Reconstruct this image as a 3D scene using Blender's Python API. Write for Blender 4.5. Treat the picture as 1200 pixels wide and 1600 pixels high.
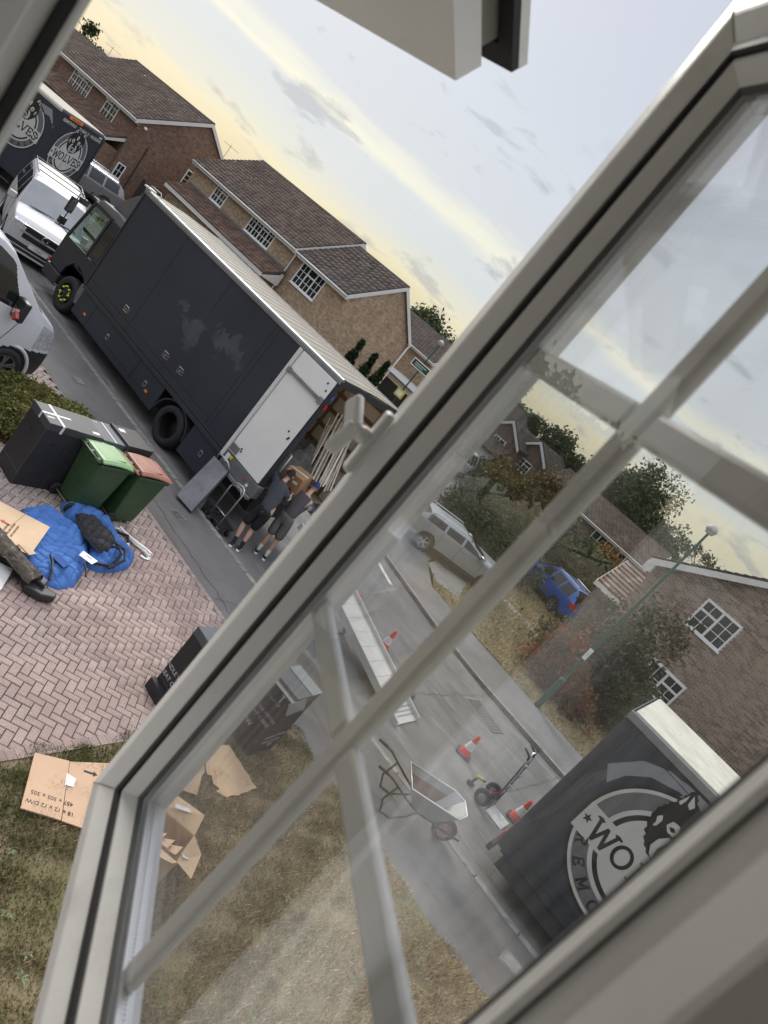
import bpy, bmesh, math, random
import numpy as np
from mathutils import Matrix, Vector

R = math.radians
random.seed(7)
rng = np.random.default_rng(7)
for o in list(bpy.data.objects):
    bpy.data.objects.remove(o)
S = bpy.context.scene
COL = S.collection

# ---------------------------------------------------------------- camera, sky, sun, exposure
CAM_H = 5.4
CR = [[0.60859258, 0.65252182, -0.45147574], [0.48098715, 0.14915354, 0.86394709], [0.63108353, -0.74294582, -0.22308088]]
cam = bpy.data.cameras.new("camera")
cam_o = bpy.data.objects.new("camera", cam)
COL.objects.link(cam_o)
cam_o.matrix_world = Matrix(((CR[0][0], -CR[0][1], -CR[0][2], 0), (CR[1][0], -CR[1][1], -CR[1][2], 0),
                             (CR[2][0], -CR[2][1], -CR[2][2], CAM_H), (0, 0, 0, 1)))
cam.sensor_fit = 'VERTICAL'
cam.sensor_height = 9.8
cam.lens = 9.8 * 1109 / 1600
cam.clip_start = 0.02
cam.clip_end = 1500
cam.dof.use_dof = True
cam.dof.focus_distance = 13
cam.dof.aperture_fstop = 2.2
S.camera = cam_o
S.view_settings.view_transform = 'Standard'
S.view_settings.look = 'None'
S.view_settings.exposure = 0.74
S.view_settings.gamma = 1
S.view_settings.use_curve_mapping = False
S.render.engine = 'CYCLES'
S.cycles.use_denoising = True
S.cycles.max_bounces = 8
S.cycles.transparent_max_bounces = 24
S.cycles.sample_clamp_indirect = 6
S.cycles.caustics_reflective = False
S.cycles.caustics_refractive = False

SUN_EL, SUN_AZ = R(34), R(-62)          # azimuth from +Y towards +X
W = bpy.data.worlds.new("World")
S.world = W
W.use_nodes = True
nt = W.node_tree
nt.nodes.clear()
N, L = nt.nodes.new, nt.links.new


def nmath(t, op, a, b=None, c=None):
    n = t.nodes.new('ShaderNodeMath')
    n.operation = op
    for i, x in enumerate((a, b, c)):
        if x is None:
            continue
        if isinstance(x, (int, float)):
            n.inputs[i].default_value = x
        else:
            t.links.new(x, n.inputs[i])
    return n.outputs[0]


def nmix(t, fac, a, b, typ='MIX'):
    n = t.nodes.new('ShaderNodeMix')
    n.data_type = 'RGBA'
    n.blend_type = typ
    for s, x in ((0, fac), (6, a), (7, b)):
        if isinstance(x, (int, float)):
            n.inputs[s].default_value = x
        elif isinstance(x, (tuple, list)):
            n.inputs[s].default_value = (*x[:3], 1)
        else:
            t.links.new(x, n.inputs[s])
    return n.outputs[2]


def nramp(t, fac, stops, interp='LINEAR'):
    n = t.nodes.new('ShaderNodeValToRGB')
    n.color_ramp.interpolation = interp
    e = n.color_ramp.elements
    e[0].position, e[1].position = stops[0][0], stops[-1][0]
    for p, c in stops[1:-1]:
        e.new(p)
    for i, (p, c) in enumerate(stops):
        e[i].position = p
        e[i].color = (*c, 1) if isinstance(c, tuple) else (c, c, c, 1)
    t.links.new(fac, n.inputs[0])
    return n.outputs[0]


def nnoise(t, vec, scale, detail=4, rough=.55, dist=0):
    n = t.nodes.new('ShaderNodeTexNoise')
    n.inputs['Scale'].default_value = scale
    n.inputs['Detail'].default_value = detail
    n.inputs['Roughness'].default_value = rough
    n.inputs['Distortion'].default_value = dist
    if vec is not None:
        t.links.new(vec, n.inputs['Vector'])
    return n.outputs[0]


def nmap(t, vec, scale=(1, 1, 1), rot=(0, 0, 0), loc=(0, 0, 0)):
    n = t.nodes.new('ShaderNodeMapping')
    n.inputs['Scale'].default_value = scale
    n.inputs['Rotation'].default_value = rot
    n.inputs['Location'].default_value = loc
    t.links.new(vec, n.inputs['Vector'])
    return n.outputs[0]


def srgb(r, g, b):
    f = lambda c: (c / 255 / 12.92) if c / 255 <= .04045 else ((c / 255 + .055) / 1.055) ** 2.4
    return (f(r), f(g), f(b))


sky = N('ShaderNodeTexSky')
sky.sky_type = 'NISHITA'
sky.sun_disc = False
sky.sun_elevation = SUN_EL
sky.sun_rotation = SUN_AZ
tc = N('ShaderNodeTexCoord')
sep = N('ShaderNodeSeparateXYZ')
L(tc.outputs['Generated'], sep.inputs[0])
dx, dy, dz = sep.outputs
horiz = nmath(nt, 'SQRT', nmath(nt, 'ADD', nmath(nt, 'MULTIPLY', dx, dx), nmath(nt, 'MULTIPLY', dy, dy)))
tanel = nmath(nt, 'DIVIDE', dz, nmath(nt, 'MAXIMUM', horiz, .02))
az = nmath(nt, 'ARCTAN2', dx, dy)
cmb = N('ShaderNodeCombineXYZ')
L(az, cmb.inputs[0])
L(tanel, cmb.inputs[1])
cl = cmb.outputs[0]
warp = nnoise(nt, nmap(nt, cl, (1.3, 5, 1)), 1.6, 4, .6)
warp2 = nnoise(nt, nmap(nt, cl, (2.2, 22, 1)), 1.7, 5, .6)
t1 = nmath(nt, 'ADD', tanel, nmath(nt, 'MULTIPLY', nmath(nt, 'SUBTRACT', warp, .5), .10))
t1 = nmath(nt, 'ADD', t1, nmath(nt, 'MULTIPLY', nmath(nt, 'SUBTRACT', warp2, .5), .035))
tt = nmath(nt, 'MULTIPLY', t1, 1 / .8)
layer = nramp(nt, tt, [(0.0, srgb(203, 197, 176)), (.035, srgb(214, 206, 174)), (.062, srgb(224, 217, 186)), (.085, srgb(212, 212, 203)), (.12, srgb(204, 209, 213)),
                       (.152, srgb(209, 212, 214)), (.168, srgb(241, 236, 210)), (.180, srgb(234, 230, 212)), (.200, srgb(210, 212, 214)),
                       (.33, srgb(211, 216, 221)), (.62, srgb(206, 209, 220)), (1.0, srgb(206, 208, 218))])
# the glow is strongest towards the set sun
glow = nmath(nt, 'COSINE', nmath(nt, 'MULTIPLY', nmath(nt, 'ADD', az, R(58)), .8))
glow = nmath(nt, 'MAXIMUM', glow, 0)
dull = nramp(nt, tt, [(0.0, srgb(206, 205, 200)), (.12, srgb(216, 219, 222)), (1.0, srgb(206, 209, 219))])
layer = nmix(nt, nmath(nt, 'MULTIPLY', nmath(nt, 'POWER', glow, .6), 1.0), dull, layer)
# small grey clouds low down
cn = nnoise(nt, nmap(nt, cl, (8.5, 24, 1), loc=(3.1, .4, 0)), 1.0, 6, .58, .3)
cmask = nramp(nt, cn, [(.56, 0.0), (.64, 1.0)])
cband = nramp(nt, tanel, [(.0, 1.0), (.22, .9), (.34, 0.0)])
layer = nmix(nt, nmath(nt, 'MULTIPLY', nmath(nt, 'MULTIPLY', cmask, cband), .68), layer, srgb(158, 159, 169))
# soft mottling high up and the overcast's rise towards the zenith
soft = nnoise(nt, nmap(nt, cl, (1.0, 2.2, 1)), 2.2, 4, .5)
layer = nmix(nt, nmath(nt, 'MULTIPLY', nmath(nt, 'MAXIMUM', nmath(nt, 'SUBTRACT', soft, .42), 0.0), .35), layer, srgb(228, 228, 232))
up = nramp(nt, dz, [(0.0, 1.0), (.5, 1.05), (1.0, 3.4)])
layer = nmix(nt, 1.0, layer, up, 'MULTIPLY')
sc10 = N('ShaderNodeVectorMath')
sc10.operation = 'SCALE'
sc10.inputs['Scale'].default_value = 4.75
L(layer, sc10.inputs[0])
fin = nmix(nt, .9, sky.outputs[0], sc10.outputs[0])
bg = N('ShaderNodeBackground')
bg.inputs['Strength'].default_value = 0.12
L(fin, bg.inputs['Color'])
out = N('ShaderNodeOutputWorld')
L(bg.outputs[0], out.inputs['Surface'])

sun = bpy.data.lights.new("sun", 'SUN')
sun.energy = 1.5
sun.angle = R(18)
sun.color = (1.0, .95, .86)
sun_o = bpy.data.objects.new("sun", sun)
COL.objects.link(sun_o)
sd = Vector((math.sin(SUN_AZ) * math.cos(SUN_EL), math.cos(SUN_AZ) * math.cos(SUN_EL), math.sin(SUN_EL)))
sun_o.rotation_euler = sd.to_track_quat('Z', 'Y').to_euler()
sun_o.location = (0, 0, 40)

# ---------------------------------------------------------------- materials
MATS = {}


def mat(name, col, rough=.6, metal=0., var=.14, scale=5., bump=0., bscale=60., spec=.5, coat=0., rnd=0., isl=0., spots=None, trans=0.):
    if name in MATS:
        return MATS[name]
    m = bpy.data.materials.new(name)
    m.use_nodes = True
    t = m.node_tree
    b = t.nodes['Principled BSDF']
    b.inputs['Roughness'].default_value = rough
    b.inputs['Metallic'].default_value = metal
    b.inputs['Specular IOR Level'].default_value = spec
    b.inputs['Coat Weight'].default_value = coat
    b.inputs['Coat Roughness'].default_value = .08
    co = t.nodes.new('ShaderNodeTexCoord').outputs['Object']
    c = None
    if var:
        n = nnoise(t, co, scale, 5, .6)
        k = nramp(t, n, [(.3, 1 - var), (.7, 1 + var)])
        c = nmix(t, 1.0, col, k, 'MULTIPLY')
    if spots:                                   # (colour, scale, lo, hi, amount)
        sc_, s2, lo, hi, am = spots
        n2 = nnoise(t, co, s2, 6, .65)
        c = nmix(t, nmath(t, 'MULTIPLY', nramp(t, n2, [(lo, 0.0), (hi, 1.0)]), am), c if c else col, sc_)
    for amount, sock in ((rnd, 'o'), (isl, 'i')):
        if amount:
            if sock == 'o':
                rv = t.nodes.new('ShaderNodeObjectInfo').outputs['Random']
            else:
                rv = t.nodes.new('ShaderNodeNewGeometry').outputs['Random Per Island']
            k = nramp(t, rv, [(0.0, 1 - amount), (1.0, 1 + amount)])
            c = nmix(t, 1.0, c if c else col, k, 'MULTIPLY')
    if c is None:
        b.inputs['Base Color'].default_value = (*col, 1)
    else:
        t.links.new(c, b.inputs['Base Color'])
    if bump:
        bn = t.nodes.new('ShaderNodeBump')
        bn.inputs['Strength'].default_value = bump
        bn.inputs['Distance'].default_value = .02
        t.links.new(nnoise(t, co, bscale, 4, .6), bn.inputs['Height'])
        t.links.new(bn.outputs[0], b.inputs['Normal'])
    if trans:
        tr = t.nodes.new('ShaderNodeBsdfTranslucent')
        tr.inputs[0].default_value = (*col, 1)
        mx = t.nodes.new('ShaderNodeMixShader')
        mx.inputs[0].default_value = trans
        t.links.new(b.outputs[0], mx.inputs[1])
        t.links.new(tr.outputs[0], mx.inputs[2])
        t.links.new(mx.outputs[0], t.nodes['Material Output'].inputs['Surface'])
    MATS[name] = m
    return m


def glass_mat(name, tint=(1, 1, 1), rough=0.0, haze=0.0):
    """clear sheet: Fresnel reflection over straight-through transmission"""
    m = bpy.data.materials.new(name)
    m.use_nodes = True
    t = m.node_tree
    t.nodes.clear()
    geo = t.nodes.new('ShaderNodeNewGeometry')
    fr = t.nodes.new('ShaderNodeFresnel')
    t.links.new(nmath(t, 'SUBTRACT', 1.45, nmath(t, 'MULTIPLY', geo.outputs['Backfacing'], 1.45 - 1 / 1.45)), fr.inputs['IOR'])
    tr = t.nodes.new('ShaderNodeBsdfTransparent')
    tr.inputs[0].default_value = (*tint, 1)
    gl = t.nodes.new('ShaderNodeBsdfGlossy')
    gl.inputs['Roughness'].default_value = rough
    mx = t.nodes.new('ShaderNodeMixShader')
    t.links.new(fr.outputs[0], mx.inputs[0])
    t.links.new(tr.outputs[0], mx.inputs[1])
    t.links.new(gl.outputs[0], mx.inputs[2])
    o_ = t.nodes.new('ShaderNodeOutputMaterial')
    last = mx.outputs[0]
    if haze:                                    # thin dust film, its streaks painted in for reflections on the pane
        df = t.nodes.new('ShaderNodeBsdfDiffuse')
        df.inputs[0].default_value = (.7, .7, .68, 1)
        co = t.nodes.new('ShaderNodeTexCoord').outputs['Object']
        st = nramp(t, nnoise(t, nmap(t, co, (30, 30, 2.5)), 1.0, 5, .6), [(.4, haze * .35), (.75, haze * 1.9)])
        m2 = t.nodes.new('ShaderNodeMixShader')
        t.links.new(st, m2.inputs[0])
        t.links.new(last, m2.inputs[1])
        t.links.new(df.outputs[0], m2.inputs[2])
        last = m2.outputs[0]
    t.links.new(last, o_.inputs['Surface'])
    MATS[name] = m
    return m


# ---------------------------------------------------------------- mesh helpers
class MB:
    def __init__(s):
        s.v, s.f = [], []

    def add(s, vs, fs, M=None):
        b = len(s.v)
        if M is not None:
            vs = [tuple(M @ Vector(v)) for v in vs]
        s.v += [tuple(v) for v in vs]
        s.f += [tuple(i + b for i in f) for f in fs]
        return s

    def box(s, x0, x1, y0, y1, z0, z1, M=None):
        v = [(x, y, z) for x in (x0, x1) for y in (y0, y1) for z in (z0, z1)]
        return s.add(v, [(0, 1, 3, 2), (4, 6, 7, 5), (0, 4, 5, 1), (2, 3, 7, 6), (0, 2, 6, 4), (1, 5, 7, 3)], M)

    def bar(s, p, q, w, h, up=(0, 0, 1)):
        p, q = Vector(p), Vector(q)
        d = (q - p).normalized()
        u = Vector(up)
        if abs(d.dot(u)) > .98:
            u = Vector((1, 0, 0))
        x = d.cross(u).normalized() * (w / 2)
        y = x.cross(d).normalized() * (h / 2)
        v = [p - x - y, p + x - y, p + x + y, p - x + y, q - x - y, q + x - y, q + x + y, q - x + y]
        return s.add(v, [(0, 1, 2, 3), (7, 6, 5, 4), (0, 4, 5, 1), (1, 5, 6, 2), (2, 6, 7, 3), (3, 7, 4, 0)])

    def tube(s, pts, r, n=8, closed=False):
        P = [Vector(p) for p in pts]
        rs = r if isinstance(r, (list, tuple)) else [r] * len(P)
        rings = []
        for i, p in enumerate(P):
            a = P[i - 1] if (i or closed) else p
            b = P[(i + 1) % len(P)] if (i < len(P) - 1 or closed) else p
            d = (b - a).normalized()
            u = Vector((0, 0, 1)) if abs(d.z) < .9 else Vector((1, 0, 0))
            x = d.cross(u).normalized()
            y = x.cross(d)
            rings.append([p + (x * math.cos(2 * math.pi * k / n) + y * math.sin(2 * math.pi * k / n)) * rs[i] for k in range(n)])
        vs = [v for g in rings for v in g]
        fs = []
        m = len(P)
        for i in range(m if closed else m - 1):
            j = (i + 1) % m
            for k in range(n):
                fs.append((i * n + k, i * n + (k + 1) % n, j * n + (k + 1) % n, j * n + k))
        if not closed:
            fs += [tuple(range(n))[::-1], tuple((m - 1) * n + k for k in range(n))]
        return s.add(vs, fs)

    def lathe(s, prof, n=20, M=None, a0=0, a1=2 * math.pi):
        full = abs(a1 - a0 - 2 * math.pi) < 1e-6
        k = n if full else n + 1
        vs = [(r * math.cos(a0 + (a1 - a0) * i / n), r * math.sin(a0 + (a1 - a0) * i / n), z) for r, z in prof for i in range(k)]
        fs = []
        for j in range(len(prof) - 1):
            for i in range(n):
                a, b = i, (i + 1) % k
                fs.append((j * k + a, j * k + b, (j + 1) * k + b, (j + 1) * k + a))
        return s.add(vs, fs, M)

    def prism(s, poly, z0, z1, M=None):
        n = len(poly)
        vs = [(x, y, z0) for x, y in poly] + [(x, y, z1) for x, y in poly]
        fs = [tuple(range(n))[::-1], tuple(range(n, 2 * n))] + [(i, (i + 1) % n, n + (i + 1) % n, n + i) for i in range(n)]
        return s.add(vs, fs, M)

    def build(s, name, m, parent=None, bevel=0, smooth=False, seg=2, **props):
        me = bpy.data.meshes.new(name)
        me.from_pydata(s.v, [], s.f)
        bm = bmesh.new()
        bm.from_mesh(me)
        bmesh.ops.recalc_face_normals(bm, faces=bm.faces)
        bm.to_mesh(me)
        bm.free()
        me.materials.append(m)
        o = bpy.data.objects.new(name, me)
        COL.objects.link(o)
        if parent:
            o.parent = parent
        if smooth:
            me.polygons.foreach_set('use_smooth', [True] * len(me.polygons))
        if bevel:
            b = o.modifiers.new('bevel', 'BEVEL')
            b.width = bevel
            b.segments = seg
            b.limit_method = 'ANGLE'
            b.angle_limit = R(40)
        for k, v in props.items():
            o[k] = v
        return o


def np_mesh(name, V, F, m, parent=None, smooth=False, **props):
    V = np.asarray(V, np.float32)
    F = np.asarray(F, np.int32)
    me = bpy.data.meshes.new(name)
    k = F.shape[1]
    me.vertices.add(len(V))
    me.vertices.foreach_set('co', V.ravel())
    me.loops.add(F.size)
    me.loops.foreach_set('vertex_index', F.ravel())
    me.polygons.add(len(F))
    me.polygons.foreach_set('loop_start', np.arange(0, F.size, k, dtype=np.int32))
    me.polygons.foreach_set('loop_total', np.full(len(F), k, np.int32))
    if smooth:
        me.polygons.foreach_set('use_smooth', np.ones(len(F), bool))
    me.update()
    me.validate()
    me.materials.append(m)
    o = bpy.data.objects.new(name, me)
    COL.objects.link(o)
    if parent:
        o.parent = parent
    for a, b in props.items():
        o[a] = b
    return o


def thing(name, label, cat, loc=(0, 0, 0), rz=0., group=None):
    o = bpy.data.objects.new(name, None)
    o.empty_display_size = .2
    COL.objects.link(o)
    o.location = loc
    o.rotation_euler = (0, 0, rz)
    o['label'], o['category'] = label, cat
    if group:
        o['group'] = group
    return o


def tag(o, label, cat, group=None):
    o['label'], o['category'] = label, cat
    if group:
        o['group'] = group
    return o


def share(me, name, parent, loc, rot=(0, 0, 0), scale=None):
    o = bpy.data.objects.new(name, me)
    COL.objects.link(o)
    o.parent = parent
    o.location = loc
    o.rotation_euler = rot
    if scale:
        o.scale = scale
    return o


def copy_tree(o, parent=None):
    c = o.copy()
    COL.objects.link(c)
    if parent:
        c.parent = parent
    for ch in list(o.children):
        copy_tree(ch, c)
    return c


def text(parent, s, size, M, m, align='CENTER', depth=.0008, bold=0., name='lettering', space=1.):
    cu = bpy.data.curves.new(name, 'FONT')
    cu.body = s
    cu.size = size
    cu.align_x = align
    cu.align_y = 'CENTER'
    cu.extrude = depth
    cu.offset = bold
    cu.space_character = space
    cu.resolution_u = 3
    cu.materials.append(m)
    tmp = bpy.data.objects.new(name, cu)
    COL.objects.link(tmp)
    me = bpy.data.meshes.new_from_object(tmp)
    bpy.data.objects.remove(tmp)
    me.materials.clear()
    me.materials.append(m)
    o = bpy.data.objects.new(name, me)
    COL.objects.link(o)
    if parent:
        o.parent = parent
    o.matrix_local = M
    return o


def frame(o, x, y):
    """matrix with local axes x, y and origin o"""
    x, y = Vector(x).normalized(), Vector(y).normalized()
    z = x.cross(y).normalized()
    y = z.cross(x)
    return Matrix(((x[0], y[0], z[0], o[0]), (x[1], y[1], z[1], o[1]), (x[2], y[2], z[2], o[2]), (0, 0, 0, 1)))


FACE_US = lambda x, y, z: frame((x, y, z), (1, 0, 0), (0, 0, 1))     # sheet facing -Y, reads from our side

# common materials
WHITE = mat('white plastic', (.78, .78, .76), .35, var=.04, scale=2)
UPVC = mat('frame plastic', (.87, .865, .855), .36, var=.05, scale=3, bump=.04, bscale=200, spots=((.60, .58, .54), 9., .58, .74, .5))
BLACK = mat('black rubber', (.012, .012, .014), .6, var=.1)
PLASTIC = mat('black plastic', (.025, .025, .028), .45, var=.15)
TYRE = mat('tyre rubber', (.02, .02, .021), .8, var=.2, scale=8, bump=.2, bscale=90)
ALU = mat('aluminium', (.55, .56, .57), .38, .85, var=.12, scale=6, bump=.05)
STEEL = mat('grey steel', (.26, .26, .265), .42, .6, var=.18, scale=3, bump=.05)
CHROME = mat('bright metal', (.75, .75, .76), .14, 1.0, var=.03)
DARKGLASS = mat('dark glass', (.012, .014, .016), .04, var=0, spec=.8)
WINGLASS = mat('window glass', (.022, .026, .029), .06, var=.4, scale=1.2, spec=.4)
SCREEN = mat('windscreen glass', (.13, .14, .15), .05, var=.25, scale=1.5, spec=.9, coat=.6)  # grey base painted in for mirrored sky and the light interior behind
ORANGE = mat('amber lens', (.75, .22, .02), .3, var=.05)
REDLENS = mat('red lens', (.5, .015, .015), .22, var=.05)
CARD = mat('brown cardboard', (.54, .385, .24), .8, var=.1, scale=4, bump=.12, bscale=25)
CARD2 = mat('inner cardboard', (.30, .20, .12), .85, var=.12, scale=6)
INK = mat('dark print', (.03, .026, .024), .7, var=0)
PAPER = mat('white paper', (.8, .8, .78), .6, var=.03)

# ================================================================ SETTING: ground, roads, pavements
def sheet(name, poly, z, m, **props):
    mb = MB()
    mb.add([(x, y, z) for x, y in poly], [tuple(range(len(poly)))])
    return mb.build(name, m, kind='structure', **props)


def ground_mat(name, col, spots=(), speck=None, rough=.9, bump=.25, bscale=120, stretch=None):
    m = bpy.data.materials.new(name)
    m.use_nodes = True
    t = m.node_tree
    b = t.nodes['Principled BSDF']
    b.inputs['Roughness'].default_value = rough
    b.inputs['Specular IOR Level'].default_value = .3
    g = t.nodes.new('ShaderNodeNewGeometry').outputs['Position']
    c = nmix(t, 1.0, col, nramp(t, nnoise(t, g, 90, 3, .7), [(.3, .72), (.7, 1.3)]), 'MULTIPLY')
    c = nmix(t, 1.0, c, nramp(t, nnoise(t, g, .7, 5, .6), [(.3, .8), (.7, 1.18)]), 'MULTIPLY')
    for sc_, s2, lo, hi, am, st in spots:
        v = nmap(t, g, st)
        c = nmix(t, nmath(t, 'MULTIPLY', nramp(t, nnoise(t, v, s2, 6, .62, .4), [(lo, 0.0), (hi, 1.0)]), am), c, sc_)
    if speck:                                   # fine pale specks gathered in patches
        sc_, s2, lo, hi, ps, plo, phi, am = speck
        k = nmath(t, 'MULTIPLY', nramp(t, nnoise(t, g, s2, 2, .5), [(lo, 0.0), (hi, 1.0)]), nramp(t, nnoise(t, g, ps, 4, .6), [(plo, 0.0), (phi, 1.0)]))
        c = nmix(t, nmath(t, 'MULTIPLY', k, am), c, sc_)
    t.links.new(c, b.inputs['Base Color'])
    bn = t.nodes.new('ShaderNodeBump')
    bn.inputs['Strength'].default_value = bump
    bn.inputs['Distance'].default_value = .01
    t.links.new(nnoise(t, g, bscale, 4, .6), bn.inputs['Height'])
    t.links.new(bn.outputs[0], b.inputs['Normal'])
    MATS[name] = m
    return m


ONE = (1, 1, 1)
SEAM_TAR = mat('tar seam', (.045, .044, .043), .7, var=.2)
M_SOIL = ground_mat('dry turf soil', (.19, .15, .085), [((.10, .115, .04), .8, .45, .6, .55, ONE), ((.29, .23, .135), 1.7, .5, .65, .6, ONE)], bump=.6, bscale=60)
M_ASPH = ground_mat('road asphalt', (.165, .161, .153), [((.10, .098, .094), .45, .5, .62, .6, (1, 3, 1)), ((.29, .28, .265), 1.3, .56, .70, .6, (.5, 2.2, 1)), ((.30, .29, .27), 2.6, .60, .70, .45, (.35, 1.6, 1)), ((.06, .06, .06), 3, .64, .70, .55, ONE)],
                    speck=((.30, .29, .28), 160, .62, .7, 1.1, .4, .6, .5))
M_PAVE = ground_mat('footway asphalt', (.15, .144, .138), [((.085, .08, .076), .5, .5, .65, .6, (.6, 2, 1)), ((.16, .135, .115), .9, .52, .66, .6, (.35, 3, 1)), ((.2, .19, .18), 2.2, .6, .75, .35, ONE)])
M_SAND = ground_mat('joint sand', (.10, .078, .065), bump=.5)
M_KERB = mat('kerb concrete', (.25, .235, .215), .9, var=.25, scale=9, bump=.3, rnd=.18, spots=((.10, .09, .08), 3.0, .5, .62, .55))
M_CONC = ground_mat('concrete', (.3, .285, .26), [((.19, .175, .155), 1.2, .5, .65, .5, ONE)])

sheet('ground', [(-700, -700), (700, -700), (700, 700), (-700, 700)], -.125, M_SOIL)
ROAD_Z = -.09
road = [(-300, 10.41), (60, 10.41), (60, 16.55), (-3.5, 16.6), (-5.6, 16.85), (-8.4, 17.7), (-10.2, 20), (-11.4, 25), (-13.5, 33), (-17, 44), (-24, 47), (-20.5, 33), (-18.5, 24), (-19.2, 19.4), (-21, 17.6), (-24, 16.8), (-300, 16.8)]
sheet('road', road, ROAD_Z, M_ASPH)
sheet('pavement', [(-60, 8.75), (40, 8.6), (40, 10.28), (-60, 10.28)], 0.0, M_PAVE)
far_pave = [(40, 16.72), (-3.5, 16.75), (-5.6, 17.02), (-8.2, 17.85), (-9.9, 20), (-11.1, 25), (-12, 28), (-10.6, 28), (-9.6, 25), (-8.5, 20.8), (-7.2, 19.1), (-5.4, 18.9), (-2.5, 18.75), (40, 18.4)]
sheet('pavement', far_pave, 0.0, ground_mat('far footway asphalt', (.175, .17, .163), [((.11, .105, .1), .6, .5, .65, .5, ONE)]))
sheet('pavement', [(-24, 17), (-19.4, 19.5), (-18.7, 24), (-20.2, 24), (-21, 20.5), (-25, 18.8), (-60, 18.8), (-60, 17)], 0.0, M_PAVE)
sheet('lawn_soil', [(-3.62, -1), (30, -1), (30, 8.62), (-3.62, 8.72)], -.004, M_SOIL)
sheet('garden_soil', [(40, 18.45), (40, 60), (-9.2, 60), (-10.5, 28), (-9.5, 25), (-8.4, 20.9), (-7.1, 19.15), (-2.5, 18.78)], -.006, M_SOIL)
sheet('garden_soil', [(-60, 18.9), (-25, 18.9), (-21.1, 20.6), (-20.4, 24), (-21, 32), (-25, 47), (-60, 47)], -.006, ground_mat('front garden soil', (.16, .13, .075), [((.1, .11, .04), .8, .45, .6, .6, ONE)]))
sheet('driveway', [(-24.6, 18.7), (-20.3, 20), (-20.2, 29), (-22.8, 29), (-24, 25.3)], 0.0, M_PAVE)
sheet('driveway', [(-36.5, 18.7), (-31, 18.7), (-31.5, 24), (-38.5, 24)], 0.0, M_PAVE)
sheet('garden_path', [(-5.9, 24.6), (-4.2, 24.9), (-3.6, 25.6), (-6.0, 25.3), (-8.6, 25.6), (-8.7, 25.0)], 0.001, M_CONC)
sheet('driveway', [(-8.35, 20.6), (-7.4, 19.75), (-6.75, 20.4), (-8.6, 25.0), (-9.4, 24.8)], 0.001, M_CONC)  # strip added under the pale car, in place of a mirrored drive

# kerb stones, one by one
kerb_near = MB().box(-60, 40, 10.29, 10.40, -.12, -.012).build('kerb', M_SAND, kind='structure')
kb = MB().box(-.452, .452, -.062, .062, -.1, .012)
stone = kb.build('kerb_stone', M_KERB, kerb_near, bevel=.014)
stone.location = (-20, 10.345, 0)
for i in range(1, 36):
    share(stone.data, 'kerb_stone', kerb_near, (-20 + i * .912, 10.345 + random.uniform(-.004, .004), random.uniform(-.004, .003)), (0, 0, random.uniform(-.004, .004))).modifiers.new('bevel', 'BEVEL').width = .012
kerb_far = MB().add([(40, 16.6, -.02), (40, 16.7, -.02), (-3.5, 16.72, -.02), (-3.5, 16.62, -.02)], [(0, 1, 2, 3)]).build('kerb', M_SAND, kind='structure')
path = [(6, 16.62), (-3.5, 16.66), (-5.6, 16.92), (-8.25, 17.74), (-10.0, 20), (-11.25, 25), (-12.2, 28)]
prev, acc = None, []
for a, b in zip(path, path[1:]):
    n = max(1, round(math.dist(a, b) / .915))
    for i in range(n):
        acc.append((a[0] + (b[0] - a[0]) * (i + .5) / n, a[1] + (b[1] - a[1]) * (i + .5) / n, math.atan2(b[1] - a[1], b[0] - a[0]), math.dist(a, b) / n))
for x, y, r, l in acc:
    share(stone.data, 'kerb_stone', kerb_far, (x, y, random.uniform(-.004, .004)), (0, 0, r), (l / .915, 1, 1))
# channel marks and the dashed give-way line at the side road
mk = MB()
M_PAINT = mat('road paint', (.62, .61, .57), .8, var=.2, scale=20, spots=((.2, .19, .18), 14., .52, .62, .7))
for k in range(6):
    x0 = -7.05 - k * 1.32
    mk.add([(x0, 16.62 + k * .62, ROAD_Z + .004), (x0 - .1, 16.5 + k * .62, ROAD_Z + .004), (x0 - 1.1, 17.0 + k * .62, ROAD_Z + .004), (x0 - 1.0, 17.12 + k * .62, ROAD_Z + .004)], [(0, 1, 2, 3)])
mk.build('road_marking', M_PAINT, kind='structure')


# ---- herringbone driveway
def brick_mat():
    m = ground_mat('paving brick', (.325, .243, .213), [((.25, .20, .185), .55, .48, .62, .65, ONE), ((.36, .24, .2), .4, .55, .66, .5, ONE)],
                   speck=((.52, .48, .43), 75, .52, .62, .55, .42, .62, .75), bump=.3, bscale=150)
    t = m.node_tree
    b = t.nodes['Principled BSDF']
    src = b.inputs['Base Color'].links[0].from_socket
    for sock, am in ((t.nodes.new('ShaderNodeNewGeometry').outputs['Random Per Island'], .16), (t.nodes.new('ShaderNodeObjectInfo').outputs['Random'], .08)):
        src = nmix(t, 1.0, src, nramp(t, sock, [(0., 1 - am), (1., 1 + am)]), 'MULTIPLY')
    t.links.new(src, b.inputs['Base Color'])
    return m


M_BRICK = brick_mat()
BL, BW = .2, .1


def chamfer_box(l, w, h, c):
    x, y = l / 2, w / 2
    v = [(-x, -y, 0), (x, -y, 0), (x, y, 0), (-x, y, 0), (-x, -y, h - c), (x, -y, h - c), (x, y, h - c), (-x, y, h - c),
         (-x + c, -y + c, h), (x - c, -y + c, h), (x - c, y - c, h), (-x + c, y - c, h)]
    f = [(0, 1, 5, 4), (1, 2, 6, 5), (2, 3, 7, 6), (3, 0, 4, 7), (4, 5, 9, 8), (5, 6, 10, 9), (6, 7, 11, 10), (7, 4, 8, 11), (8, 9, 10, 11)]
    return v, f


def inside(p, poly):
    x, y = p
    r = False
    for (x1, y1), (x2, y2) in zip(poly, poly[1:] + poly[:1]):
        if (y1 > y) != (y2 > y) and x < (x2 - x1) * (y - y1) / (y2 - y1) + x1:
            r = not r
    return r


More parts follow.
